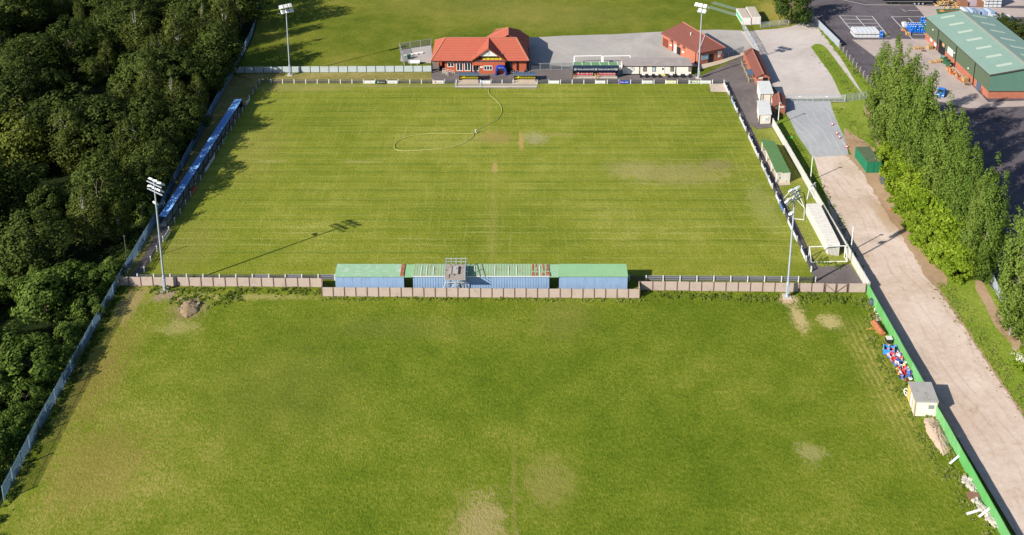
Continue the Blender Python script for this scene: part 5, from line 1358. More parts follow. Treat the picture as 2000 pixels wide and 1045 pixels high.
for x0, x1, y, h, mt, lb in ((1874, 1891, 13.5, 1.5, pm('brown_packs', col(158, 112, 84), .8, .2, 1.5), 'brown timber pack nearest the timber heap'), (1892, 1907, 12.5, 1.9, pm('wrapped_packs', col(190, 172, 180), .6, .15, 1.5), 'pale wrapped timber pack between two brown ones'), (1908, 1922, 13.5, 1.7, pm('brown_packs', col(158, 112, 84), .8, .2, 1.5), 'brown timber pack beside the tall stack of white tanks')):
    a, b = at(x0, y), at(x1, y); t = thing('timber_pack', lb, 'timber', (a + b) / 2)
    for r_ in range(int(h / .3)):
        m = MB(); 
        for k in range(6): m.box(0, .15 + k * .42, .2 + r_ * .3, (b.x - a.x) * random.uniform(.9, 1), .38, .26)
        m.build('board_layer', mt, t, False)
    m = MB(); m.box(-(b.x - a.x) * .3, .9, .04, .15, 2.2, .1); m.box((b.x - a.x) * .3, .9, .04, .15, 2.2, .1); m.build('bearer', dw, t, False)
def skip():
    a, b = at(1834, 34), at(1881, 33.5); L = b.x - a.x; t = thing('skip', 'open green waste skip behind the warehouse holding brown waste', 'skip', (a + b) / 2)
    gm = pm('skip_green', col(56, 120, 76), .6, .15); h = 1.5; w = 2.3
    m = MB(); vs = [(-L / 2 + .5, 0, .2), (L / 2 - .5, 0, .2), (L / 2 - .5, w, .2), (-L / 2 + .5, w, .2), (-L / 2, 0, h), (L / 2, 0, h), (L / 2, w, h), (-L / 2, w, h)]
    m.add(vs, [(3, 2, 1, 0), (0, 1, 5, 4), (1, 2, 6, 5), (2, 3, 7, 6), (3, 0, 4, 7)])
    for y in (0, w): m.bar((-L / 2, y, h), (L / 2, y, h), .12)
    for x in (-L / 2, L / 2): m.bar((x, 0, h), (x, w, h), .12)
    for k in range(7): x = -L / 2 + .6 + k * (L - 1.2) / 6; m.bar((x, -.05, .25), (x, -.05, h), .10)
    m.build('body', gm, t, False)
    m = MB(); m.box(0, w / 2, h - .35, L - .7, w - .3, .3); m.build('waste', pm('brown_waste', col(132, 96, 70), .9, .3, 1.5), t, False)
    m = MB(); m.box(-L * .33, w * .5, h - .05, 1.4, 1.0, .06, rz=.5, rx=.3); m.build('waste_board', ow, t, False)
    m = MB(); glyphs(m, (-L * .3, -.12, .65), (1, 0, 0), (0, 0, 1), L * .6, .5, [3, 6], out=(0, -1, 0)); m.build('lettering', white, t, False)
skip()
def trailer():
    a, b = at(1727, 10.5), at(1822, 10.5); L = b.x - a.x; t = thing('lorry_trailer', 'long black curtain sided lorry trailer parked at the top of the yard', 'trailer', (a + b) / 2)
    m = MB(); m.box(0, 1.25, 2.35, L, 2.4, 2.6); m.build('body', pm('black_curtain', (.012, .016, .03), .45, .15), t, False)
    m = MB(); m.box(0, 1.25, .95, L * .98, 1.2, .2); m.bar((-L * .20, 0, .45), (L * .08, 0, .45), .08); m.bar((-L * .20, 0, .75), (L * .08, 0, .75), .08); m.bar((-L * .20, 0, .45), (-L * .20, 0, 1), .08); m.bar((L * .08, 0, .45), (L * .08, 0, 1), .08); m.build('chassis', dsteel, t, False)
    m = MB(); m.box(0, .03, 1.10, L, .06, .07); m.build('side_stripe', pm('grey_stripe', col(190, 180, 150), .5), t, False)
    for px in (1785.5, 1793.5, 1801.5):
        x = at(px, 10).x - (a.x + b.x) / 2
        for y in (.18, 2.3):
            w = MB(); w.tube((x, y - .16, .48), (x, y + .16, .48), .48, n=14); wo = w.build('wheel', dark, t, False)
            w = MB(); w.tube((x, y - .19, .48), (x, y - .15, .48), .26, n=12); w.build('rim', steel, wo, False)
    m = MB(); m.box(-L * .34, 1.25, .5, .3, 1.6, .9); m.build('landing_leg', dsteel, t, False)
trailer()
def wrapped(x0, x1, y, h, d, label, mt, top=None, name='wrapped_crates'):
    a, b = at(x0, y), at(x1, y); L = b.x - a.x; t = thing(name, label, 'crates', (a + b) / 2)
    n = 3
    for k in range(n):
        m = MB(); x = -L / 2 + L * (k + .5) / n; m.box(x, d / 2, h / 2 + .1, L / n * .9, d, h + random.uniform(-.15, .15)); m.box(x, d / 2, h + .12, L / n * .7, d * .7, .12); m.build('crate', mt if k % 2 else (top or mt), t, False)
        m = MB(); m.box(x, d / 2, .05, L / n * .95, d, .10); m.build('pallet', dw, t, False)
blw = pm('blue_wrap', col(150, 172, 206), .35, .2, 1.2); whw = pm('white_wrap', col(220, 226, 234), .4, .12, 1.2)
wrapped(1884, 1900, 33, 1.6, 3.5, 'shrink wrapped pale blue crates just beyond the green skip', blw, whw)
wrapped(1902, 1914, 32, 1.3, 3.0, 'grey wrapped crates between two pale wrapped lots beyond the warehouse', pm('grey_wrap', col(130, 140, 156), .5, .2), blw)
wrapped(1921, 1943, 33, 1.4, 3.0, 'glassy wrapped crates beside the blue sheeted load', whw, blw)
def sheeted():
    a, b = at(1940, 47), at(1982, 45); L = b.x - a.x; t = thing('sheeted_load', 'load under white sheet with blue tarpaulin sides beyond the warehouse', 'load', (a + b) / 2)
    m = MB(); m.box(0, 1.2, .75, L, 2.2, 1.3); 
    for k in range(7): m.box(-L / 2 + (k + .5) * L / 7, .06, .8, L / 14, .12, 1.2, rx=.08)
    m.build('tarpaulin', pm('blue_tarpaulin', col(44, 84, 170), .45, .25, 2.5), t, False)
    m = MB(); m.slab([(-L / 2 - .1, 0, 1.45), (L * .38, 0, 1.45), (L * .34, 2.4, 1.75), (-L / 2 + .2, 2.4, 1.75)], .16); m.build('top_sheet', whw, t, False)
sheeted()
gb = pm('bin_green', col(44, 96, 64), .5, .12)
for k, (x, y) in enumerate(((1842, 119), (1847, 125), (1853, 131))):
    t = thing('wheeled_bin', ['green wheeled bin furthest from the viewer against the warehouse wall', 'middle green wheeled bin of three against the warehouse wall', 'green wheeled bin nearest the orange timber at the warehouse wall'][k], 'bin', at(x, y), .6, 'green bins along the warehouse')
    m = MB(); m.prism([(-.55, -.5), (.55, -.5), (.55, .5), (-.55, .5)], .15, 1.15); m.build('body', gb, t, False)
    m = MB(); m.box(0, .05, 1.22, 1.2, 1.1, .12); m.build('lid', gb if k else pm('grey_lid', col(130, 150, 150), .5), t, False)
    m = MB(); m.box(-.1, -.53, .7, .5, .04, .4); m.build('label_plate', white, t, False)
    for sx in (-.45, .45): m = MB(); m.tube((sx, -.4, .1), (sx + .06, -.4, .1), .1); m.build('wheel', dark, t, False)

def car(loc, rz, label, paint):
    t = thing('parked_car', label, 'car', loc, rz)
    b = MB(); pr = [(-2.0, .30), (-2.05, .65), (-1.95, .85), (-1.0, .92), (1.1, .95), (1.85, .88), (2.0, .6), (1.95, .30)]
    cb = [(-1.0, .92), (-.35, 1.38), (.85, 1.40), (1.55, .95)]
    for poly, w0 in ((pr, .82), (cb, .68)):
        n = len(poly); vs = [(x, -w0, z) for x, z in poly] + [(x, w0, z) for x, z in poly]
        b.add(vs, [tuple(range(n)), tuple(range(2 * n - 1, n - 1, -1))] + [(i, n + i, n + (i + 1) % n, (i + 1) % n) for i in range(n)])
    b.build('body', paint, t, False)
    g = MB()
    for s in (-1, 1): g.add([(-.8, s * .69, .97), (-.3, s * .69, 1.32), (.8, s * .69, 1.33), (1.3, s * .69, .97)], [(0, 1, 2, 3)])
    g.add([(-.98, -.6, .95), (-.98, .6, .95), (-.40, .58, 1.36), (-.40, -.58, 1.36)], [(0, 1, 2, 3)]); g.add([(1.56, -.6, .97), (1.56, .6, .97), (.90, .58, 1.38), (.90, -.58, 1.38)], [(3, 2, 1, 0)])
    g.build('window_glass', glass, t, False)
    for x in (-1.25, 1.25):
        for s in (-1, 1):
            w = MB(); w.tube((x, s * .66, .30), (x, s * .84, .30), .30, n=14); wo = w.build('wheel', dark, t, False)
            w = MB(); w.tube((x, s * .83, .30), (x, s * .86, .30), .18, n=10); w.build('rim', steel, wo, False)
    for s in (-1, 1):
        h = MB(); h.box(-2.0, s * .6, .68, .1, .28, .14); h.build('headlight', white, t, False); h = MB(); h.box(1.97, s * .6, .72, .08, .2, .2); h.build('tail_light', redp, t, False)
car(at(1838, 184.5), R(60), 'bright blue small car half hidden behind the poplars', pm('blue_car_paint', col(48, 136, 230), .3, .04, spec=.6))

# ================================================================ cones, junk along the hoarding
def cone(loc, rz, label, tilt=0):
    t = thing('traffic_cone', label, 'cone', loc, rz, 'traffic cones on the grey track')
    o = pm('cone_red', col(226, 60, 44), .5, .08)
    m = MB(); m.box(0, 0, .03, .5, .5, .06); m.build('base', pm('cone_base', col(150, 60, 50), .6), t, False)
    m = MB(); m.lathe([(.2, .06), (.15, .30)], 0, 0, 10); m.lathe([(.10, .52), (.04, .78)], 0, 0, 10); m.build('cone', o, t, False)
    m = MB(); m.lathe([(.15, .30), (.10, .52)], 0, 0, 10); m.build('sleeve', white, t, False)
for k, (x, y) in enumerate(((1625.5, 245), (1634.5, 262.5), (1640, 270.5), (1654, 289))):
    cone(at(x, y), k, ['red and white cone furthest up the grey track', 'red and white cone second from the top on the grey track', 'red and white cone third from the top on the grey track', 'red and white cone nearest the green container'][k])
rustm = pm('rust', col(196, 116, 84), .8, .22, 2, tint=col(130, 74, 52), tint_amt=.6)
def roller():
    c = at(1715, 645); a = at(1707, 632); b = at(1725, 657); d = (b - a).normalized(); t = thing('field_roller', 'rusty field roller with a yellowish frame in the weeds by the green hoarding', 'roller', c, ang(a, b))
    L = (b - a).length * .9
    m = MB(); m.tube((-L / 2, 0, .42), (L / 2, 0, .42), .42, n=18); m.build('drum', rustm, t, False)
    m = MB(); y = -.5
    m.bar((-L / 2 - .1, .0, .42), (L / 2 + .1, .0, .42), .06)
    for x in (-L / 2 - .06, L / 2 + .06): m.bar((x, .45, .5), (x, -.55, .5), .09, .12)
    m.bar((-L / 2 - .1, -.55, .5), (L / 2 + .1, -.55, .5), .1, .12); m.bar((-.3, -.55, .5), (0, -1.5, .35), .08); m.bar((.3, -.55, .5), (0, -1.5, .35), .08); m.bar((0, -1.45, .35), (0, -1.9, .3), .08)
    m.build('frame', pm('ochre_frame', col(216, 160, 90), .7, .15), t, False)
roller()
t = thing('water_barrel', 'dark blue grey plastic barrel in the corner by the green hoarding', 'barrel', at(1702, 595)); m = MB(); m.lathe([(.34, 0), (.42, .25), (.44, .55), (.40, .85), (.34, .95)], 0, 0, 14); m.build('body', pm('dark_barrel', col(88, 98, 110), .5, .12), t, False); m = MB(); m.lathe([(.28, .96), (.26, 1.02)], 0, 0, 12); m.build('lid', pm('barrel_lid', col(70, 80, 92), .5), t, False)
pile('timber_scraps', 'scatter of grey timber scraps between barrel and roller', 'timber', at(1713, 618), .9, 1.6, .3, 16, [greywood, offwhite, dw], (.5, 1.1), (.08, .2))
t = thing('plastic_bin', 'white topped plastic tub behind the blue crate', 'bin', at(1735, 669)); m = MB(); m.prism([(-.4, -.35), (.4, -.35), (.42, .35), (-.42, .35)], .05, .75); m.build('body', pm('black_tub', (.03, .03, .035), .5), t, False); m = MB(); m.box(.05, 0, .82, .86, .76, .12); m.build('lid', offwhite, t, False)
def crate():
    bl = pm('blue_crate', col(66, 146, 220), .5, .14); t = thing('plastic_crate', 'open pale blue plastic crate beside the heap of broken seats', 'crate', at(1735, 689), -.35)
    m = MB(); w, d, h = 1.5, 1.2, .85
    m.box(0, 0, .06, w, d, .08)
    for x in (-1, 1): m.box(x * (w / 2 - .03), 0, h / 2, .06, d, h)
    for y in (-1, 1): m.box(0, y * (d / 2 - .03), h / 2, w - .13, .06, h)
    m.build('body', bl, t, False)
    m = MB()
    for x in (-1, 0, 1): m.bar((x * w * .48, -d / 2, h), (x * w * .48, d / 2, h), .12)
    m.build('rim', pm('pale_rim', col(150, 196, 226), .5), t, False)
crate()
pls = {'blue': pm('plastic_blue', col(52, 110, 206), .5, .12, scale=3, tint=col(150, 136, 116), tint_amt=.45), 'red': pm('plastic_red', col(214, 44, 56), .5, .12, scale=3, tint=col(150, 136, 116), tint_amt=.45), 'pink': pm('plastic_pink', col(216, 150, 160), .55, .12, scale=3, tint=col(150, 136, 116), tint_amt=.45), 'white': seat_white, 'yellow': pm('plastic_cream', col(236, 216, 140), .5, .12, scale=3, tint=col(150, 136, 116), tint_amt=.45)}
def pseat(mat):
    t = thing('plastic_chair', 'x', 'seat', (0, 0, 0)); m = MB(); m.slab([(-.22, -.22, .06), (.22, -.22, .06), (.22, .22, .02), (-.22, .22, .02)], .05); m.slab([(-.22, .20, .04), (.22, .20, .04), (.2, .34, .36), (-.2, .34, .36)], .05)
    m.build('shell', mat, t, False); return t
PS = {k: pseat(v) for k, v in pls.items()}
rs = random.Random(5)
for k in range(150):
    f = rs.random(); px, py = 1743 + f * 34 + rs.uniform(-13, 12), 690 + f * 52 + rs.uniform(-8, 8)
    w = 'blue' if rs.random() < .36 - .1 * f else rs.choice(['red', 'red', 'red', 'pink', 'white'] if f > .5 else ['pink', 'white', 'red', 'pink', 'white'])
    if f > .62 and .70 > f and rs.random() < .6: w = 'yellow'
    o = put(PS[w], at(px, py) + Z * rs.uniform(.02, .55), rs.random() * 6.28, {'blue': 'broken blue plastic seat in the heap by the green hoarding', 'red': 'broken red plastic seat in the heap by the green hoarding', 'pink': 'faded pink plastic seat in the heap by the green hoarding', 'white': 'white plastic seat in the heap by the green hoarding', 'yellow': 'cream plastic seat across the heap by the green hoarding'}[w], f'{w} seats in the heap')
    o.rotation_euler = (rs.uniform(-.9, .9), rs.uniform(-.9, .9), rs.random() * 6.28); s = rs.uniform(.55, 1.1); o.scale = (s, s, s)
for x, y, z in ((1784, 742, .5), (1778, 741, .4), (1787, 739, .7)):
    pass
def store_cabin():
    a, b, c = at(1785, 814), at(1828, 815), at(1772, 778); d = c + (b - a); hh = hgt(1785, 814, 784)
    t = thing('store_cabin', 'weathered cream site cabin with grey roof against the green hoarding', 'cabin', (a + b) / 2, ang(a, b)); u = (c - a).normalized(); n = (b - a).normalized()
    w = MB(); w.prism([a, b, d, c], .12, hh); w.build('wall', pm('aged_cream', col(238, 235, 224), .7, .08, 1, tint=col(200, 186, 140), tint_amt=.4, streak=True), t)
    r = MB(); o = .1; r.slab([a - n * o - u * o + Z * (hh + .10), b + n * o - u * o + Z * (hh + .10), d + n * o + u * o + Z * (hh + .2), c - n * o + u * o + Z * (hh + .2)], .16); r.build('roof', pm('grey_cabin_roof', col(178, 174, 168), .8, .14, .8, tint=col(140, 134, 126), tint_amt=.6), t)
    yl = pm('yellow_panel', col(236, 198, 120), .7, .1)
    for s0, s1, z0, z1, nm, mt in ((.04, .26, .2, hh - .1, 'door', offwhite), (.34, .58, .3, hh - .15, 'door', white), (.68, .98, .2, hh - .1, 'side_panel', yl)):
        k = MB(); k.plate(lerp(a, c, s0) - n * .04, lerp(a, c, s1) - n * .04, z0, z1, .07); k.build(nm, mt, t)
    k = MB(); k.plate(lerp(a, b, .60) - u * .04, lerp(a, b, .84) - u * .04, hh * .55, hh * .78, .07); k.build('window', pm('grey_window', col(150, 156, 156), .4), t)
    k = MB()
    for q in (a, b, c, lerp(a, c, .31), lerp(a, c, .63)): k.box(q.x - n.x * .02, q.y - n.y * .02, hh / 2, .12, .12, hh, rz=ang(a, b))
    k.build('trim', pm('ochre_trim', col(190, 168, 110), .7), t)
    for i, s in enumerate((.45, .55)):
        pass
    k = MB(); p = at(1771, 774); r0 = .55
    ps = [p + Vector((r0 * math.cos(q * .4488) * .5, -r0 * math.cos(q * .4488) * .8, .58 + r0 * math.sin(q * .4488))) for q in range(14)]; k.pipe(ps + [ps[0]], .07); k.pipe([ps[0], ps[7]], .04); k.pipe([ps[3], ps[10]], .04)
    tag(k.build('cart_wheel', white), 'white spoked wheel leaning against the cream site cabin', 'wheel')
store_cabin()
def mound(name, label, cat, pts, h, mat, seed=1, n=22, rough=.25):
    """Heap: rings shrinking to a top, with an uneven surface."""
    c = sum(pts, Vector((0, 0, 0))) / len(pts); t = MB(); r_ = random.Random(seed); m = len(pts) * 7
    ring = []
    for i in range(m):
        k = i / 7; a, b = pts[int(k) % len(pts)], pts[(int(k) + 1) % len(pts)]; ring.append(lerp(a, b, k % 1))
    prev = None; vs = []; fs = []
    L = 8
    for j in range(L):
        f = j / L; s = 1 - f; z = h * (1 - (1 - f) ** 1.8)
        for p in ring: q = c + (p - c) * (s * r_.uniform(.9, 1.08)); vs.append((q.x - c.x, q.y - c.y, z * r_.uniform(1 - rough, 1 + rough) - (.05 if j == 0 else 0)))
    vs.append((0, 0, h)); 
    for j in range(L - 1):
        for i in range(m): fs.append((j * m + i, j * m + (i + 1) % m, (j + 1) * m + (i + 1) % m, (j + 1) * m + i))
    for i in range(m): fs.append(((L - 1) * m + i, (L - 1) * m + (i + 1) % m, len(vs) - 1))
    t.add(vs, fs); o = t.build(name, mat, smooth=True); o.location = (c.x, c.y, LEVEL[0]); return tag(o, label, cat)
mound('sand_heap', 'pale sand heap spilled beside the cream site cabin', 'sand heap', P((1803, 820), (1818, 812), (1834, 820), (1850, 852), (1856, 884), (1842, 892), (1824, 868), (1808, 842)), .5, gravel('pale_sand', colr(222, 194, 166), colr(236, 212, 186), colr(204, 176, 148), fine=.1))
mound('spoil_heap', 'heap of soil and rubble in the weeds by the left floodlight', 'spoil heap', P((350, 610), (358, 590), (376, 585), (390, 595), (386, 610), (362, 624)), .42, gravel('spoil', col(136, 116, 88), col(176, 152, 124), col(104, 104, 58), fine=.25), 4)
def rock(mat, seed):
    r_ = random.Random(seed); m = MB(); n = 7
    prof = [(.0, 0), (.42, .05), (.5, .22), (.36, .42), (.0, .48)]
    vs = [(0, 0, 0)]
    for r, z in prof[1:4]:
        for i in range(n): k = r_.uniform(.75, 1.25); vs.append((r * k * math.cos(i * 6.283 / n), r * k * .8 * math.sin(i * 6.283 / n), z * r_.uniform(.8, 1.2)))
    vs.append((0, 0, .48)); fs = [(0, 1 + (i + 1) % n, 1 + i) for i in range(n)]
    for j in range(2): fs += [(1 + j * n + i, 1 + j * n + (i + 1) % n, 1 + (j + 1) * n + (i + 1) % n, 1 + (j + 1) * n + i) for i in range(n)]
    fs += [(1 + 2 * n + i, 1 + 2 * n + (i + 1) % n, len(vs) - 1) for i in range(n)]; m.add(vs, fs)
    return m.build('rubble_chunk', mat)
rk = pm('white_rubble', colr(226, 216, 204), .85, .12, 1.5, tint=col(190, 172, 150), tint_amt=.5); gk = pm('grey_rubble', col(164, 146, 126), .9, .2)
def rocks(mat, spots, label, group, sc, seed):
    base = [rock(mat, seed + i) for i in range(3)]; r_ = random.Random(seed); first = [True] * 3
    for i, (x, y, z) in enumerate(spots):
        o = base[i % 3] if first[i % 3] else base[i % 3].copy()
        if not first[i % 3]: C.objects.link(o)
        first[i % 3] = False; o.location = at(x, y) + Z * z; o.rotation_euler = (0, 0, r_.random() * 6); s = r_.uniform(*sc); o.scale = (s, s, s); tag(o, label, 'rubble', group)
rr_ = random.Random(9)
rocks(rk, [(1883 + f * 22 + rr_.uniform(-5, 5), 937 + f * 26 + rr_.uniform(-4, 4), rr_.uniform(0, .3)) for f in [rr_.random() for _ in range(44)]], 'white rubble lump in the pile above the brown sheet', 'white rubble above the brown sheet', (.3, .75), 3)
rocks(rk, [(1902 + f * 44 + rr_.uniform(-5, 5), 978 + f * 52 + rr_.uniform(-4, 4), rr_.uniform(0, .25)) for f in [rr_.random() for _ in range(66)]], 'white rubble lump in the pile below the brown sheet', 'white rubble below the brown sheet', (.3, .75), 6)
rocks(gk, [(370 + rr_.uniform(-22, 20), 600 + rr_.uniform(-16, 14), rr_.uniform(.0, .25)) for _ in range(26)], 'grey rubble lump on the spoil heap by the left floodlight', 'rubble on the spoil heap', (.2, .55), 12)
rocks(gk, [(1757 + rr_.uniform(-14, 16), 404 + rr_.uniform(-16, 22), 0) for _ in range(9)], 'grey stone on the bare soil by the hedge', 'stones by the hedge', (.4, .8), 21)
m = MB(); m.slab([(-.75, -.45, .42), (.75, -.45, .36), (.75, .45, .40), (-.75, .45, .46)], .06); m.slab([(-.6, -.35, .35), (.6, -.35, .30), (.6, .35, .30), (-.6, .35, .36)], .3); o = m.build('brown_sheet', pm('brown_board', col(150, 110, 92), .8, .15)); o.location = at(1900, 972); tag(o, 'flat brown board lying between two piles of white rubble', 'board')
for k, (p0, p1, h0, h1, lb) in enumerate((((1855, 907), (1878, 893), .1, .6, 'white plank leaning on the green hoarding below the sand heap'), ((1888, 1006), (1916, 1000), .15, .3, 'white plank lying flat on the weeds by the lower rubble'), ((1912, 1012), (1938, 1000), .2, .9, 'white plank leaning up on the green hoarding over the lower rubble'))):
    m = MB(); a, b = at(*p0), at(*p1); m.bar(a + Z * h0 - a, b + Z * h1 - a, .26, .10); m.bar(a + Z * h0 - a + Vector((.1, .1, .08)), b + Z * h1 - a + Vector((0, .1, .06)), .10, .08); o = m.build('white_plank', white); o.location = a; tag(o, lb, 'plank')
m = MB(); a, b = at(1836, 822), at(1862, 866); d = (b - a).normalized(); n = Vector((-d.y, d.x, 0)); n = n if n.x > 0 else -n
for k in range(5): q = lerp(a, b, k / 4); m.bar(q - n * .5 + Z * .35 - a, q + n * .7 + Z * 1.15 - a, .09)
for s in (-.1, .4): m.bar(a + n * s + Z * (.6 + s * .6) - a, b + n * s + Z * (.6 + s * .6) - a, .08)
o = m.build('timber_trestle', pm('pale_timber', col(222, 196, 140), .8)); o.location = a; tag(o, 'pale timber frame leaning on the green hoarding beside the sand heap', 'timber')
m = MB()
def bench():
    t = thing('broken_bench', 'broken orange and grey timber bench on the soil beside the hedge', 'bench', at(1748, 413), -1.0)
    m = MB(); m.box(0, 0, .35, 1.9, .5, .09); m.build('seat', pm('grey_plank', col(146, 140, 140), .8), t, False)
    m = MB(); m.box(-.1, -.4, .22, 1.8, .22, .10, rx=.5); m.build('backrest', pm('orange_plank', col(206, 110, 70), .8), t, False)
    for x in (-.7, .7): m = MB(); m.box(x, -.1, .16, .12, .7, .3); m.build('leg', pm('orange_plank', col(206, 110, 70), .8), t, False)
bench()
t = thing('dumped_sheet', 'dark grey sheet dumped on stones at the hedge foot', 'sheet', at(1724, 356)); m = MB(); m.slab([(-.7, -.9, .2), (.6, -1.0, .15), (.9, .6, .5), (.1, 1.1, .7), (-.6, .5, .6)], .12); m.build('sheet', pm('grey_tarp', col(110, 112, 112), .6, .2, 2), t, False)
m = MB(); m.slab([(-.5, -.25, .12), (.5, -.1, .2), (.5, .3, .24), (-.5, .2, .14)], .08); o = m.build('green_board', pm('bright_green_board', col(110, 226, 84), .6)); o.location = at(1543.5, 270); tag(o, 'bright green board lying in the shade of the white wall', 'board')

# small yard left of the clubhouse
t = thing('storage_tank', 'long white tank lying in the small yard left of the clubhouse', 'tank', at(809, 125)); m = MB(); m.tube((-1.4, 0, .55), (1.4, 0, .55), .5, n=12); m.build('body', white, t, False); m = MB(); m.lathe([(.2, 1.0), (.2, 1.15)], .2, 0, 8); m.build('hatch', offwhite, t, False)
for x in (-.8, .8): m = MB(); m.box(x, 0, .1, .2, .9, .2); m.build('cradle', concm, t, False)
t = thing('utility_box', 'dark green cabinet in the small yard left of the clubhouse', 'cabinet', at(799, 115)); m = MB(); m.box(0, 0, .55, .75, .5, 1.1); m.build('body', pm('box_green', col(30, 84, 66), .5), t, False); m = MB(); m.box(0, 0, 1.13, .85, .6, .07); m.build('lid', DG, t, False)
for k in range(4):
    p = at(793 + k * 9.5, 110 - k * 1.6); m = MB(); m.tube((-.55, 0, .28), (.55, 0, .28), .26, n=10); o = m.build('pipe_length', white); o.location = p; o.rotation_euler = (0, 0, .18); tag(o, 'short white pipe in the row along the back of the small yard', 'pipe', 'white pipes in the small yard')
# bins, bike rail by the clubhouse right wing
t = thing('wheeled_bin', 'dark wheeled bin at the right end of the clubhouse', 'bin', at(1027, 145)); m = MB(); m.prism([(-.3, -.3), (.3, -.3), (.34, .3), (-.34, .3)], .1, 1.0); m.build('body', dark, t, False); m = MB(); m.box(0, 0, 1.04, .72, .72, .08); m.build('lid', dsteel, t, False)
m = MB()
for k in range(3):
    a = at(998 + k * 9, 145) - at(1007, 145); m.pipe([a, a + Z * .8, a + Vector((.6, .3, .8)), a + Vector((.6, .3, 0))], .05)
m.tube(at(998, 145) - at(1007, 145) + Z * .4, at(1017, 145) - at(1007, 145) + Z * .4, .04)
o = m.build('bike_rail', steel); o.location = at(1007, 145); tag(o, 'grey tubular bike rail before the right wing of the clubhouse', 'bike rail')
# cricket style strips of netting on the far field
for k, (p0, p1) in enumerate((((1392, 6), (1441, 20)), ((1383, 14), (1440, 31)))):
    a, b = at(*p0), at(*p1); d = (b - a).normalized(); n = Vector((-d.y, d.x, 0)) * 1.0; LEVEL[0] += .004
    m = MB(); m.slab([a - n + Z * (LEVEL[0] + .05), b - n + Z * (LEVEL[0] + .05), b + n + Z * (LEVEL[0] + .05), a + n + Z * (LEVEL[0] + .05)], .04); tag(m.build('turf_mat', pm('grey_green_mat', col(128, 146, 112), .9, .12, 1)), ['grey green practice mat on the far field, the further of two', 'grey green practice mat on the far field, the nearer of two'][k], 'mat', 'practice mats on the far field')

# ================================================================ walker
def person():
    P0 = at(1667.5, 145.5); s = .94
    t_ = [(0, 0, .92), (0, .0, 1.10), (0, .02, 1.36), (0, .03, 1.50), (0, .05, 1.62), (0, .05, 1.70)]
    legs = [(.10, .02, .88), (.12, .20, .50), (.12, .10, .08), (.12, .22, .03)], [(-.10, 0, .88), (-.11, .02, .48), (-.12, -.28, .10), (-.12, -.16, .04)]
    arms = [(.19, .02, 1.38), (.24, -.08, 1.12), (.22, .06, .90), (.21, .12, .80)], [(-.19, .02, 1.38), (-.24, .12, 1.12), (-.21, .28, .95), (-.20, .34, .88)]
    v = list(t_); e = [(i, i + 1) for i in range(5)]; rad = [.15, .14, .16, .065, .10, .09]
    for ch in legs:
        k = len(v); v += ch; e += [(0, k)] + [(k + i, k + i + 1) for i in range(3)]; rad += [.10, .075, .05, .045]
    for ch in arms:
        k = len(v); v += ch; e += [(2, k)] + [(k + i, k + i + 1) for i in range(3)]; rad += [.07, .05, .038, .04]
    me = bpy.data.meshes.new('person'); me.from_pydata([Vector(p) * s for p in v], e, []); me.update()
    o = bpy.data.objects.new('person', me); C.objects.link(o)
    o.modifiers.new('skin', 'SKIN'); 
    for i, d in enumerate(me.skin_vertices[0].data): d.radius = (rad[i] * s, rad[i] * s * .85); d.use_root = (i == 0)
    o.modifiers.new('sub', 'SUBSURF').render_levels = 1
    m, t, b = newmat('walker_clothes'); g = t.new('ShaderNodeTexCoord'); sx = t.new('ShaderNodeSeparateXYZ'); t.link(g.outputs['Object'], sx.inputs[0])
    c = t.ramp(t.math('DIVIDE', sx.outputs[2], 1.75), [(0, (.02, .02, .025)), (.49, (.015, .015, .018)), (.50, (.03, .028, .035)), (.795, (.03, .028, .035)), (.80, (.42, .26, .18)), (.93, (.40, .25, .18)), (.935, (.03, .02, .015))]); e_ = c.node.color_ramp; e_.interpolation = 'CONSTANT'
    t.link(c, b.inputs['Base Color']); b.inputs['Roughness'].default_value = .9; me.materials.append(m)
    o.location = P0; o.rotation_euler = (0, 0, R(-30)); tag(o, 'person in dark clothes walking along the pale footpath by the works fence', 'person')
person()
for t in list(bpy.data.objects):
    if t.get('_u'): del t['_u']
# ================================================================ leaves
def leafmat(name, c1, c2, c3, trans=.30):
    m, t, b = newmat(name)
    g = t.new('ShaderNodeNewGeometry'); oi = t.new('ShaderNodeObjectInfo')
    n = t.noise(t.pos(), .55, 3)
    f = t.math('ADD', t.math('MULTIPLY', g.outputs['Random Per Island'], .55), t.math('MULTIPLY', n, .45))
    f = t.math('ADD', f, t.math('MULTIPLY_ADD', oi.outputs['Random'], .3, -.15), clamp=True)
    c = t.ramp(f, [(.2, c1), (.5, c2), (.85, c3)])
    t.link(c, b.inputs['Base Color']); b.inputs['Roughness'].default_value = .75; b.inputs['Specular IOR Level'].default_value = .06
    tr = t.new('ShaderNodeBsdfTranslucent'); mx = t.new('ShaderNodeMixShader'); mx.inputs[0].default_value = trans
    hs = t.mix(1.0, c, (1.0, 1.0, .45), 'MULTIPLY'); t.link(hs, tr.inputs['Color'])
    out = m.node_tree.nodes['Material Output']; t.link(b.outputs[0], mx.inputs[1]); t.link(tr.outputs[0], mx.inputs[2]); t.link(mx.outputs[0], out.inputs[0])
    return m
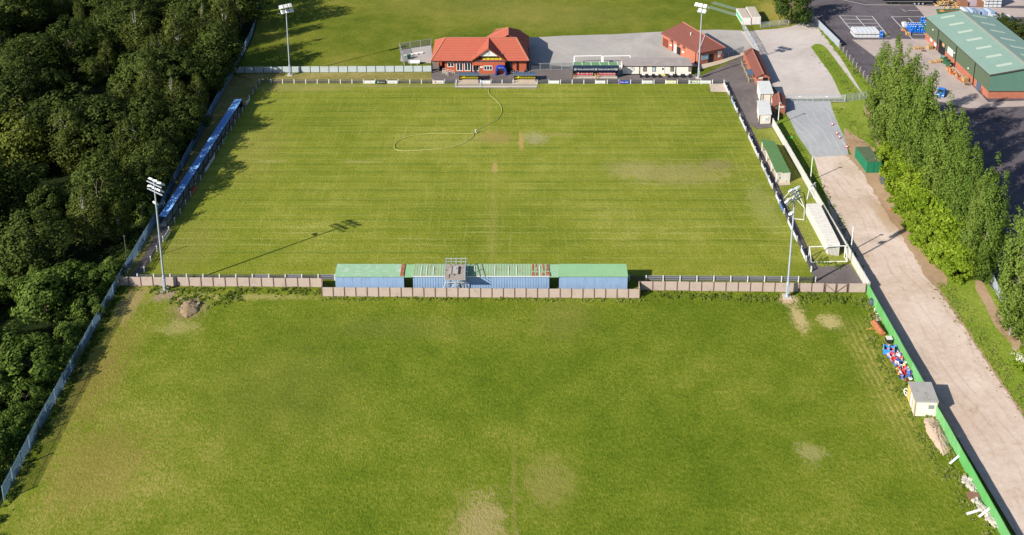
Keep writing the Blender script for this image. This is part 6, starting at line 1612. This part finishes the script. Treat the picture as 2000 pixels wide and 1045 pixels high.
def leaf_mesh(name, clumps, per, size, mat, up=.35, jit=.65, seed=1, flat=1.0, shell=.5, crown=True):
    """clumps: rows of (x, y, z, radius, vertical stretch). A cloud of small leaf sprays over each clump."""
    r = np.random.default_rng(seed); cl = np.asarray(clumps, float)
    w = cl[:, 3] ** 2; cnt = np.maximum(6, (per * len(cl) * w / w.sum()).astype(int))
    idx = np.repeat(np.arange(len(cl)), cnt); n = len(idx)
    d = r.normal(size=(n, 3)); d /= np.linalg.norm(d, axis=1)[:, None]
    rad = cl[idx, 3] * (shell + (1 - shell) * r.random(n) ** .5)
    off = d * rad[:, None]; off[:, 2] *= cl[idx, 4]
    p = cl[idx, :3] + off
    cen = cl[:, :3].mean(0); cd = (p - cen) / np.maximum(np.ptp(cl[:, :3], axis=0) * .5, .8); cd /= np.maximum(np.linalg.norm(cd, axis=1)[:, None], .3)
    nm = d * .65 + (cd * .75 if crown else 0) + r.normal(size=(n, 3)) * jit + np.array([0, 0, up]); nm /= np.linalg.norm(nm, axis=1)[:, None]
    a = np.cross(nm, r.normal(size=(n, 3))); a /= np.linalg.norm(a, axis=1)[:, None]; b = np.cross(nm, a)
    s = (size * (.6 + .8 * r.random(n)))[:, None]
    v = np.stack([p - a * s * .5, p + b * s * .32 * flat, p + a * s * .5, p - b * s * .32 * flat], 1).reshape(-1, 3)
    v[:, 2] = np.maximum(v[:, 2], .02)
    me = bpy.data.meshes.new(name); me.vertices.add(n * 4); me.vertices.foreach_set('co', v.ravel())
    me.loops.add(n * 4); me.loops.foreach_set('vertex_index', np.arange(n * 4, dtype=np.int32)); me.polygons.add(n)
    me.polygons.foreach_set('loop_start', np.arange(0, n * 4, 4, dtype=np.int32)); me.polygons.foreach_set('loop_total', np.full(n, 4, np.int32))
    me.materials.append(mat); me.update(); me.validate(); return me

bark_mid = pm('mid_bark', (.20, .17, .13), .9, .25, 2)
bark_pale = pm('pale_bark', (.50, .47, .42), .9, .25, 2, tint=(.08, .07, .06), tint_amt=.7)
bark = pm('brown_bark', (.12, .09, .065), .9, .25, 2)
def make_tree(name, h, prof, nclump, cr, per, leaf, mat, barkm, seed, trunk_r=.18, stretch=1.0, up=.35, limbs=9, trunk_top=.8, droop=0.0, leaders=1, inner=.45, flat=1.0, jit=.42):
    r_ = random.Random(seed); cl = []
    lead = [(r_.uniform(-.28, .28), r_.uniform(-.28, .28), r_.uniform(.82, 1.0)) if i else (0, 0, 1) for i in range(leaders)]
    rmax = max(r for _, r in prof)
    def rad(t):
        for (t0, r0), (t1, r1) in zip(prof, prof[1:]):
            if t <= t1: return r0 + (r1 - r0) * (t - t0) / (t1 - t0)
        return prof[-1][1]
    lob = [(r_.uniform(0, 6.28), r_.uniform(.75, 1.2)) for _ in range(6)]
    while len(cl) < nclump:
        t = r_.uniform(prof[0][0], 1); R_ = rad(t)
        if r_.random() > (R_ / rmax) ** 1.0 + .12: continue
        a = r_.random() * 6.283; q = (inner + (1 - inner) * r_.random() ** .5)
        lx, ly, lh = lead[r_.randrange(leaders)]
        k = 1 + .22 * math.sin(a * 2 + lob[0][0] + t * 5) + .14 * math.sin(a * 3 + lob[1][0] - t * 9)
        x = math.cos(a) * R_ * q * k * (.62 if leaders > 1 else 1) + lx * rmax * 1.6 * (.35 + .65 * t); y = math.sin(a) * R_ * q * k * (.62 if leaders > 1 else 1) + ly * rmax * 1.6 * (.35 + .65 * t)
        z = t * h * lh - droop * R_ * q
        c = cr * r_.uniform(.6, 1.25) * (1.0 if t < .85 else .65)
        cl.append((x, y, max(z, c * .6), c, stretch))
    me = leaf_mesh(name + '_crown', cl, per / nclump, leaf, mat, up, jit, seed, flat)
    t = thing(name, 'x', 'tree')
    c = bpy.data.objects.new('crown', me); C.objects.link(c); c.parent = t
    m = MB(); zt = h * trunk_top; pts = [Vector((r_.uniform(-.02, .02) * h * (i > 0), r_.uniform(-.02, .02) * h * (i > 0), zt * i / 5)) for i in range(6)]
    for i in range(5): m.tube(pts[i], pts[i + 1], trunk_r * (1 - i / 5.6), trunk_r * (1 - (i + 1) / 5.6), 8)
    for i in range(limbs):
        q = r_.choice(cl); k = r_.uniform(.3, .9); b0 = lerp(pts[min(4, int(k * 5))], pts[min(5, int(k * 5) + 1)], k * 5 % 1); e = Vector(q[:3])
        if e.z < b0.z * .7: continue
        mid = lerp(b0, e, .5) + Vector((0, 0, .05 * h)); m.tube(b0, mid, trunk_r * .42, trunk_r * .28, 6); m.tube(mid, e, trunk_r * .28, trunk_r * .10, 6)
    m.build('trunk', barkm, t, False)
    return t

L_birch = leafmat('birch_leaf', (.038, .054, .010), (.090, .112, .021), (.152, .168, .044))
L_dark = leafmat('dark_leaf', (.016, .027, .005), (.046, .068, .012), (.092, .118, .026), .2)
L_yel = leafmat('willow_leaf', (.045, .062, .009), (.095, .118, .016), (.155, .175, .036))
L_bush = leafmat('bramble_leaf', (.036, .066, .010), (.090, .140, .022), (.165, .21, .045), .22)
L_pop = leafmat('poplar_leaf', (.046, .088, .012), (.112, .170, .026), (.170, .225, .046), .24)
L_hedge = leafmat('hedge_leaf', (.090, .155, .009), (.175, .252, .016), (.27, .34, .042), .3)
L_weed = leafmat('weed_leaf', (.10, .15, .018), (.19, .25, .036), (.32, .31, .10), .3)
L_brm = leafmat('bramble_strip_leaf', (.045, .080, .012), (.10, .15, .024), (.17, .21, .045), .25)
L_flower = leafmat('blossom', (.5, .5, .38), (.7, .7, .55), (.8, .8, .66), .2)
PB = [(.10, .35), (.25, .8), (.45, 1.0), (.7, .72), (.88, .38), (1, .08)]
def sc(p, r): return [(a, b * r) for a, b in p]
PROTO = {}
def proto(kind, trees): PROTO[kind] = trees
proto('birch', [make_tree('birch_tree', 14, sc(PB, 3.6 + .35 * i), 105, 1.0, 7000, .33, L_birch, bark_pale, 20 + i, .17, 1.15, .25, 10, .85, .25, 2) for i in range(3)])
proto('broad', [make_tree('broadleaf_tree', 11, sc([(.12, .5), (.3, .95), (.55, 1.0), (.8, .75), (1, .25)], 4.1 + .3 * i), 80, 1.25, 5600, .42, L_dark, bark, 30 + i, .24, .85, .4, 9, .7) for i in range(3)])
proto('willow', [make_tree('willow_tree', 12, sc([(.10, .6), (.3, .95), (.55, 1.0), (.8, .7), (1, .2)], 4.0 + .4 * i), 85, 1.1, 5600, .38, L_yel, bark_pale, 40 + i, .2, .95, .4, 9, .75, .1, 2) for i in range(2)])
proto('scrub', [make_tree('scrub_bush', 4, sc([(.10, .85), (.35, 1.0), (.7, .7), (1, .2)], 2.5 + .3 * i), 44, .72, 3000, .30, L_bush, bark, 50 + i, .08, .8, .45, 6, .6) for i in range(3)])
proto('poplar', [make_tree('poplar_tree', 22, sc([(.04, .50), (.20, .85), (.42, 1.0), (.64, .82), (.82, .52), (.93, .26), (1, .05)], 3.0 + .25 * i), 200, .74, 17000, .31, L_pop, bark_mid, 60 + i, .24, 1.6, .30, 9, .90, 0, 3, .40) for i in range(4)])
proto('hedge', [make_tree('hedge_shrub', 5, sc([(.05, .9), (.35, 1.0), (.7, .8), (1, .35)], 2.4 + .3 * i), 54, .68, 4200, .34, L_hedge, bark, 70 + i, .08, 1.0, .45, 6, .6) for i in range(3)])
proto('oak', [make_tree('round_tree', 12, sc([(.10, .6), (.3, .95), (.55, 1.0), (.8, .78), (1, .3)], 4.6), 80, 1.3, 6000, .45, leafmat('round_leaf', (.022, .046, .010), (.052, .088, .018), (.10, .14, .032)), bark, 81, .3, .9, .4, 9, .7)])
CNT = {}
def plant(kind, loc, h, label, group=None, cat='tree', wide=1.0, which=None):
    ps = PROTO[kind]; k = CNT.get(kind, 0); CNT[kind] = k + 1
    i = (k if which is None else which) % len(ps); base = ps[i]
    hz = {'birch': 14, 'broad': 11, 'willow': 12, 'scrub': 4, 'poplar': 22, 'hedge': 5, 'oak': 12}[kind]; s = h / hz
    if not base.get('_u'): base['_u'] = 1; o = base
    else: o = dup(base)
    o.location = (loc[0], loc[1], 0); o.rotation_euler = (0, 0, random.random() * 6.28); o.scale = (s * wide, s * wide, s)
    o['label'] = label; o['category'] = cat
    if group: o['group'] = group
    elif 'group' in o: del o['group']
    return o
# ---------------------------------------------------------------- poplars
GP = None
tops = [(1733, 61, 'tallest looking poplar at the far end of the row by the footpath'), (1757, 70, 'second poplar from the far end of the row'), (1776, 96, None), (1795, 104, None), (1812, 125, None), (1827, 140, None), (1858, 188, None), (1880, 213, None), (1892, 250, None), (1909, 283, 'narrow pointed poplar second from the near end of the row'), (1950, 307, 'end poplar of the row beside the gap with the steel palisade'), (1925, 345, None)]
for i, (tx, ty, lb) in enumerate(tops):
    s = (tx - 1000) / (7280 - ty); by = (tx + s * ty - 1712 + .74 * 275) / (.74 + s)
    bx = tx - s * (by - ty); h = hgt(bx, by, ty) * 1.01
    plant('poplar', at(bx, by), h, lb or 'tall leafy poplar in the middle of the row between track and works yard', None if lb else 'poplars in the middle of the row', wide=(.86 if h > 19 else .98) * random.uniform(.92, 1.08), which=i)
plant('poplar', at(1972, 655), hgt(1972, 655, 384), 'separate poplar to the right of the gap with the steel palisade', wide=1.0, which=2)
plant('poplar', at(2016, 690), 23, 'poplar at the right edge of the picture behind the separate one', which=1)
plant('poplar', at(2040, 760), 22, 'poplar at the right edge of the picture above the white flowering bush', which=3)
hl = arcpts([(1728, 318), (1752, 380), (1788, 448), (1832, 508), (1872, 537)], 3)
hs = []
for k, (x, y) in enumerate(hl):
    hs += [(x, y, 3.8), (x + 20, y - 10, 5.8), (x + 40, y - 22, 7.6)]
    if k < 11: hs.append((x + 58, y - 36, 8.6))
for x, y, h in hs:
    if x > 1905: continue
    plant('hedge', at(x + random.uniform(-4, 4), y + random.uniform(-4, 4)), h * random.uniform(.9, 1.1), 'bright yellow green shrub in the hedge below the poplars', 'shrubs of the bright hedge', 'shrub', 1.0 if h > 5 else 1.15)
fb = plant('hedge', at(1998, 718), 3.2, 'white flowering bush at the right edge beside the dusty path', None, 'shrub', 1.0)
fl_ = bpy.data.objects.new('blossom', leaf_mesh('blossom', [(random.uniform(-2.2, 2.2), random.uniform(-2.2, 2.2), random.uniform(1.5, 4.6), .5, 1) for _ in range(40)], 16, .26, L_flower, .5, .6, 5)); C.objects.link(fl_); fl_.parent = fb
plant('oak', at(1545, 46), 13.5, 'round dark green tree at the top of the gravel lot beside the white containers')
plant('oak', at(1562, -6), 16, 'round tree behind the one at the top of the gravel lot', wide=.9)
plant('broad', at(1585, -22), 16, 'dark tree beyond the top of the lane, mostly out of the picture')
for i, (x, y, h) in enumerate(((1968, 74, 6.0), (1990, 82, 6.5), (2012, 92, 7), (1952, 60, 5.0), (2030, 70, 7))): plant('broad', at(x, y), h, 'dark green tree behind the far side of the warehouse roof', 'trees behind the warehouse', which=i)

# ---------------------------------------------------------------- wood on the left
def bfx(Y):
    for a, b in zip(BF, BF[1:]):
        if a.y <= Y <= b.y: return a.x + (b.x - a.x) * (Y - a.y) / (b.y - a.y)
    return BF[-1].x
spots = []
R2 = random.Random(4)
def wood(kind, loc, h, label=None, wide=1.0, group=True):
    if 146 < loc[1] < 224: h = min(h, max(2.5, (-54.5 - loc[0]) / 1.4 * R2.uniform(.84, 1.12)))
    spots.append((loc[0], loc[1], h))
    lb = {'birch': 'slender olive green birch in the wood left of the palisade', 'broad': 'dark broad crowned tree in the wood left of the palisade', 'willow': 'yellow green willow in the wood left of the palisade', 'scrub': 'low dark bush in the wood left of the palisade'}[kind]
    plant(kind, loc, h, label or lb, None if label else {'birch': 'birches of the wood', 'broad': 'dark trees of the wood', 'willow': 'willows of the wood', 'scrub': 'bushes of the wood'}[kind], 'bush' if kind == 'scrub' else 'tree', wide)
def wpx(kind, bx, by, ty, label=None, wide=1.0): wood(kind, at(bx, by), hgt(bx, by, ty), label, wide)
wpx('birch', 172, 487, 296, 'tall birch with pale trunks showing, in the middle of the lower wood', 1.15)
wpx('birch', 235, 468, 268, 'tall birch beside the palisade with drooping top, behind the left floodlight', 1.1)
wpx('willow', 58, 335, 190, 'large yellow green willow at the left edge of the picture', 1.25)
wpx('birch', 132, 330, 192, 'pale olive birch next to the large yellow green willow', 1.25)
wpx('broad', 100, 448, 362, 'small dark green tree standing in the shade left of the tall pale trunked birch')
wpx('birch', 272, 128, 6, 'birch with several white trunks near the top of the wood', 1.3)
wpx('broad', 185, 165, 112, 'small lone tree at the edge of the dark clearing')
for bx, by, ty, k in ((352, 150, 2, 'birch'), (318, 172, 52, 'birch'), (402, 130, -6, 'birch'), (440, 95, -30, 'birch'), (300, 235, 92, 'birch'), (342, 250, 112, 'birch'), (380, 205, 62, 'broad'), (250, 262, 150, 'birch'), (296, 290, 168, 'broad'), (334, 310, 190, 'broad'), (372, 262, 140, 'broad'), (405, 195, 80, 'broad'), (268, 345, 215, 'birch'),
                      (300, 372, 238, 'broad'), (225, 330, 245, 'broad'), (470, 60, -60, 'broad'), (455, 25, -80, 'birch'), (62, 60, 2, 'willow'), (20, 42, -10, 'willow'), (90, 30, -20, 'broad'), (160, 60, -2, 'birch'), (170, 105, 40, 'broad'), (205, 95, 30, 'broad'), (215, 45, -20, 'broad'), (110, 175, 142, 'broad'), (75, 190, 140, 'broad'), (40, 160, 90, 'birch'), (8, 130, 60, 'birch'),
                      (75, 255, 190, 'broad'), (215, 245, 180, 'broad'), (430, 150, 40, 'broad'), (415, 165, 55, 'broad'), (360, 280, 165, 'broad'), (318, 345, 222, 'broad'), (288, 395, 280, 'broad'), (478, 30, -70, 'broad'), (388, 225, 95, 'birch')): wpx(k, bx, by, ty)
for bx, by, ty, k, lb in ((92, 612, 536, 'scrub', 'rounded green bush among dark gaps above the near palisade'), (62, 735, 668, 'scrub', 'yellowish bush behind the near palisade'), (205, 560, 520, 'scrub', 'pale blue green bush at the palisade by the end of the tan fence'), (218, 535, 506, 'scrub', 'yellow green bush just behind the one at the end of the tan fence')): wpx(k, bx, by, ty, lb, 1.1)
cc_ = at(190, 205); c2_ = at(85, 88); c3_ = at(165, 120)
clear = [(cc_.x, cc_.y, 8), (c2_.x, c2_.y, 12), (c3_.x, c3_.y, 6), (-78, 132, 4.5), (-88, 152, 6), (-84, 172, 5)]
mound('grass_bank', 'low grassy bank in the dark clearing of the wood', 'bank', [cc_ + Vector((math.cos(a_ * .785) * 6.5, math.sin(a_ * .785) * 4.5, 0)) for a_ in range(8)], 1.6, grass('bank_grass', [(.3, col(70, 82, 26)), (.5, col(98, 108, 38)), (.7, col(126, 126, 58))], bump=.6), 31, rough=.08)
Y = 64.0
while Y < 335:
    xf = bfx(Y); x = xf - 2.6
    xl = -(Y * ct + 26) * .5 - 16
    while x > xl:
        X, Yy = x + R2.uniform(-2, 2), Y + R2.uniform(-2.6, 2.6); dist = bfx(Yy) - X
        x -= 7.0 if Y > 146 else 5.0
        if dist < 1.8: continue
        if any((X - a) ** 2 + (Yy - b) ** 2 < r * r for a, b, r in clear): continue
        low = Y < 146
        if any((X - a) ** 2 + (Yy - b) ** 2 < (2.8 if low else max(4.0, .42 * h)) ** 2 for a, b, h in spots): continue
        if low:
            if dist < 16 or R2.random() < .45: wood('scrub', (X, Yy), R2.uniform(2.0, 3.4) + min(1.8, dist * .09), wide=R2.uniform(1.0, 1.35))
            else: wood(R2.choice(['broad', 'broad', 'willow']), (X, Yy), R2.uniform(6, 9))
        elif dist < 4.0: wood('scrub', (X, Yy), R2.uniform(2.5, 4.5), wide=1.1)
        elif Y < 168 and dist < 9: wood('scrub', (X, Yy), R2.uniform(3, 5), wide=1.2)
        else:
            k = R2.choice(['birch', 'broad', 'broad', 'birch', 'broad', 'scrub', 'willow'] if R2.random() < .7 else ['broad', 'scrub'])
            wood(k, (X, Yy), R2.uniform(3.5, 5.5) if k == 'scrub' else R2.uniform(8, 15) if dist > 14 else R2.uniform(12, 16.5), None, R2.uniform(.95, 1.3))
    Y += 6.6 if Y > 146 else 5.0
wood('broad', (-73, 83), 10.5, 'dark tree beyond the bottom left corner of the picture'); wood('broad', (-79, 90), 10, None)
for k in PROTO:
    for t in PROTO[k]:
        if t.get('_u'): del t['_u']
        elif k in ('birch', 'broad', 'willow', 'scrub', 'poplar', 'hedge', 'oak'):
            for c in list(t.children): bpy.data.objects.remove(c)
            bpy.data.objects.remove(t)

# ---------------------------------------------------------------- weeds and rough grass
def weeds(name, pts, width, n, h0, h1, mat=None, label=None, seed=1, leaf=.24):
    r = np.random.default_rng(seed); P3 = [Vector(p) for p in pts]; ln = [(b - a).length for a, b in zip(P3, P3[1:])]; tot = sum(ln); cl = []
    for k in range(int(tot * width * 6)):
        s = r.random() * tot; i = 0
        while s > ln[i]: s -= ln[i]; i += 1
        a, b = P3[i], P3[i + 1]; d = (b - a).normalized(); e = r.normal() * .33; p = a + d * s + Vector((-d.y, d.x, 0)) * e * width
        g = math.sin(p.x * .9 + seed) + math.sin(p.y * 1.3 + p.x * .4) + math.sin(p.x * 2.3 - p.y * 1.7)
        if g < -1.0 and r.random() < .8: continue
        hh = (h0 + (h1 - h0) * r.random() ** 1.6) * max(.3, 1 - .8 * abs(e)) * (1 + .25 * g); cl.append((p.x, p.y, hh * .30, hh * .5 + .12, r.uniform(.6, 1.1)))
    me = leaf_mesh(name, cl, n / len(cl), leaf, mat or L_weed, .7, .9, seed, .7, .2, False)
    o = bpy.data.objects.new(name, me); C.objects.link(o); o['kind'] = 'stuff'
    if label: o['label'] = label
    return o
dn = Vector((0, -.75, 0))
weeds('weeds', [at(245, 560) + dn, J0 + dn * 1.3, ], 1.7, 11000, .08, .36, seed=2)
weeds('weeds', [J1 + dn * .7, J2 + dn * .7], 1.0, 6000, .06, .20, seed=3)
weeds('weeds', [J3 + dn * 1.6, at(1520, 578) + dn], 2.0, 13000, .08, .42, seed=4)
weeds('weeds', [at(1556, 575) + dn, at(1690, 580) + dn * 1.2], 2.6, 10000, .10, .5, seed=5)
gx = Vector((-1.4, 0, 0))
weeds('weeds', [GH0 + gx, GH0 + GHD * 30 + gx, GHS + gx], 2.6, 30000, .08, .42, seed=6)
weeds('weeds', [at(1690, 640), at(1725, 720), at(1765, 790), at(1815, 880), at(1900, 1020)], 1.4, 9000, .05, .16, seed=7)
weeds('brambles', [p + Vector((.7, 0, 0)) for p in BF[:5]], 1.2, 16000, .12, .6, L_brm, seed=8)
weeds('brambles', [p + Vector((-2.2, 0, 0)) for p in BF[:8]], 3.6, 34000, .3, 1.3, L_brm, seed=9)
weeds('weeds', [at(330, 588), at(372, 580), at(398, 596), at(470, 574)], 3.0, 5000, .1, .45, seed=10)
weeds('weeds', [at(1545, 262), at(1592, 340), at(1640, 430), at(1682, 530)], 1.2, 8000, .05, .18, seed=11)
weeds('rough_grass', [at(1600, 100), at(1640, 150), at(1668, 190)], 3.0, 9000, .04, .16, seed=12)
weeds('rough_grass', [at(1640, 212), at(1672, 250), at(1710, 290)], 4.0, 9000, .04, .16, seed=13)
weeds('rough_grass', [at(1600, 55), at(1650, 118), at(1706, 178)], 1.6, 7000, .05, .25, seed=14)
weeds('rough_grass', [at(1840, 552), at(1900, 640), at(1975, 745), at(2060, 870)], 3.6, 22000, .04, .16, seed=15)
weeds('rough_grass', [at(1620, 508), at(1585, 510), at(1652, 520)], 1.6, 3000, .05, .2, seed=16)
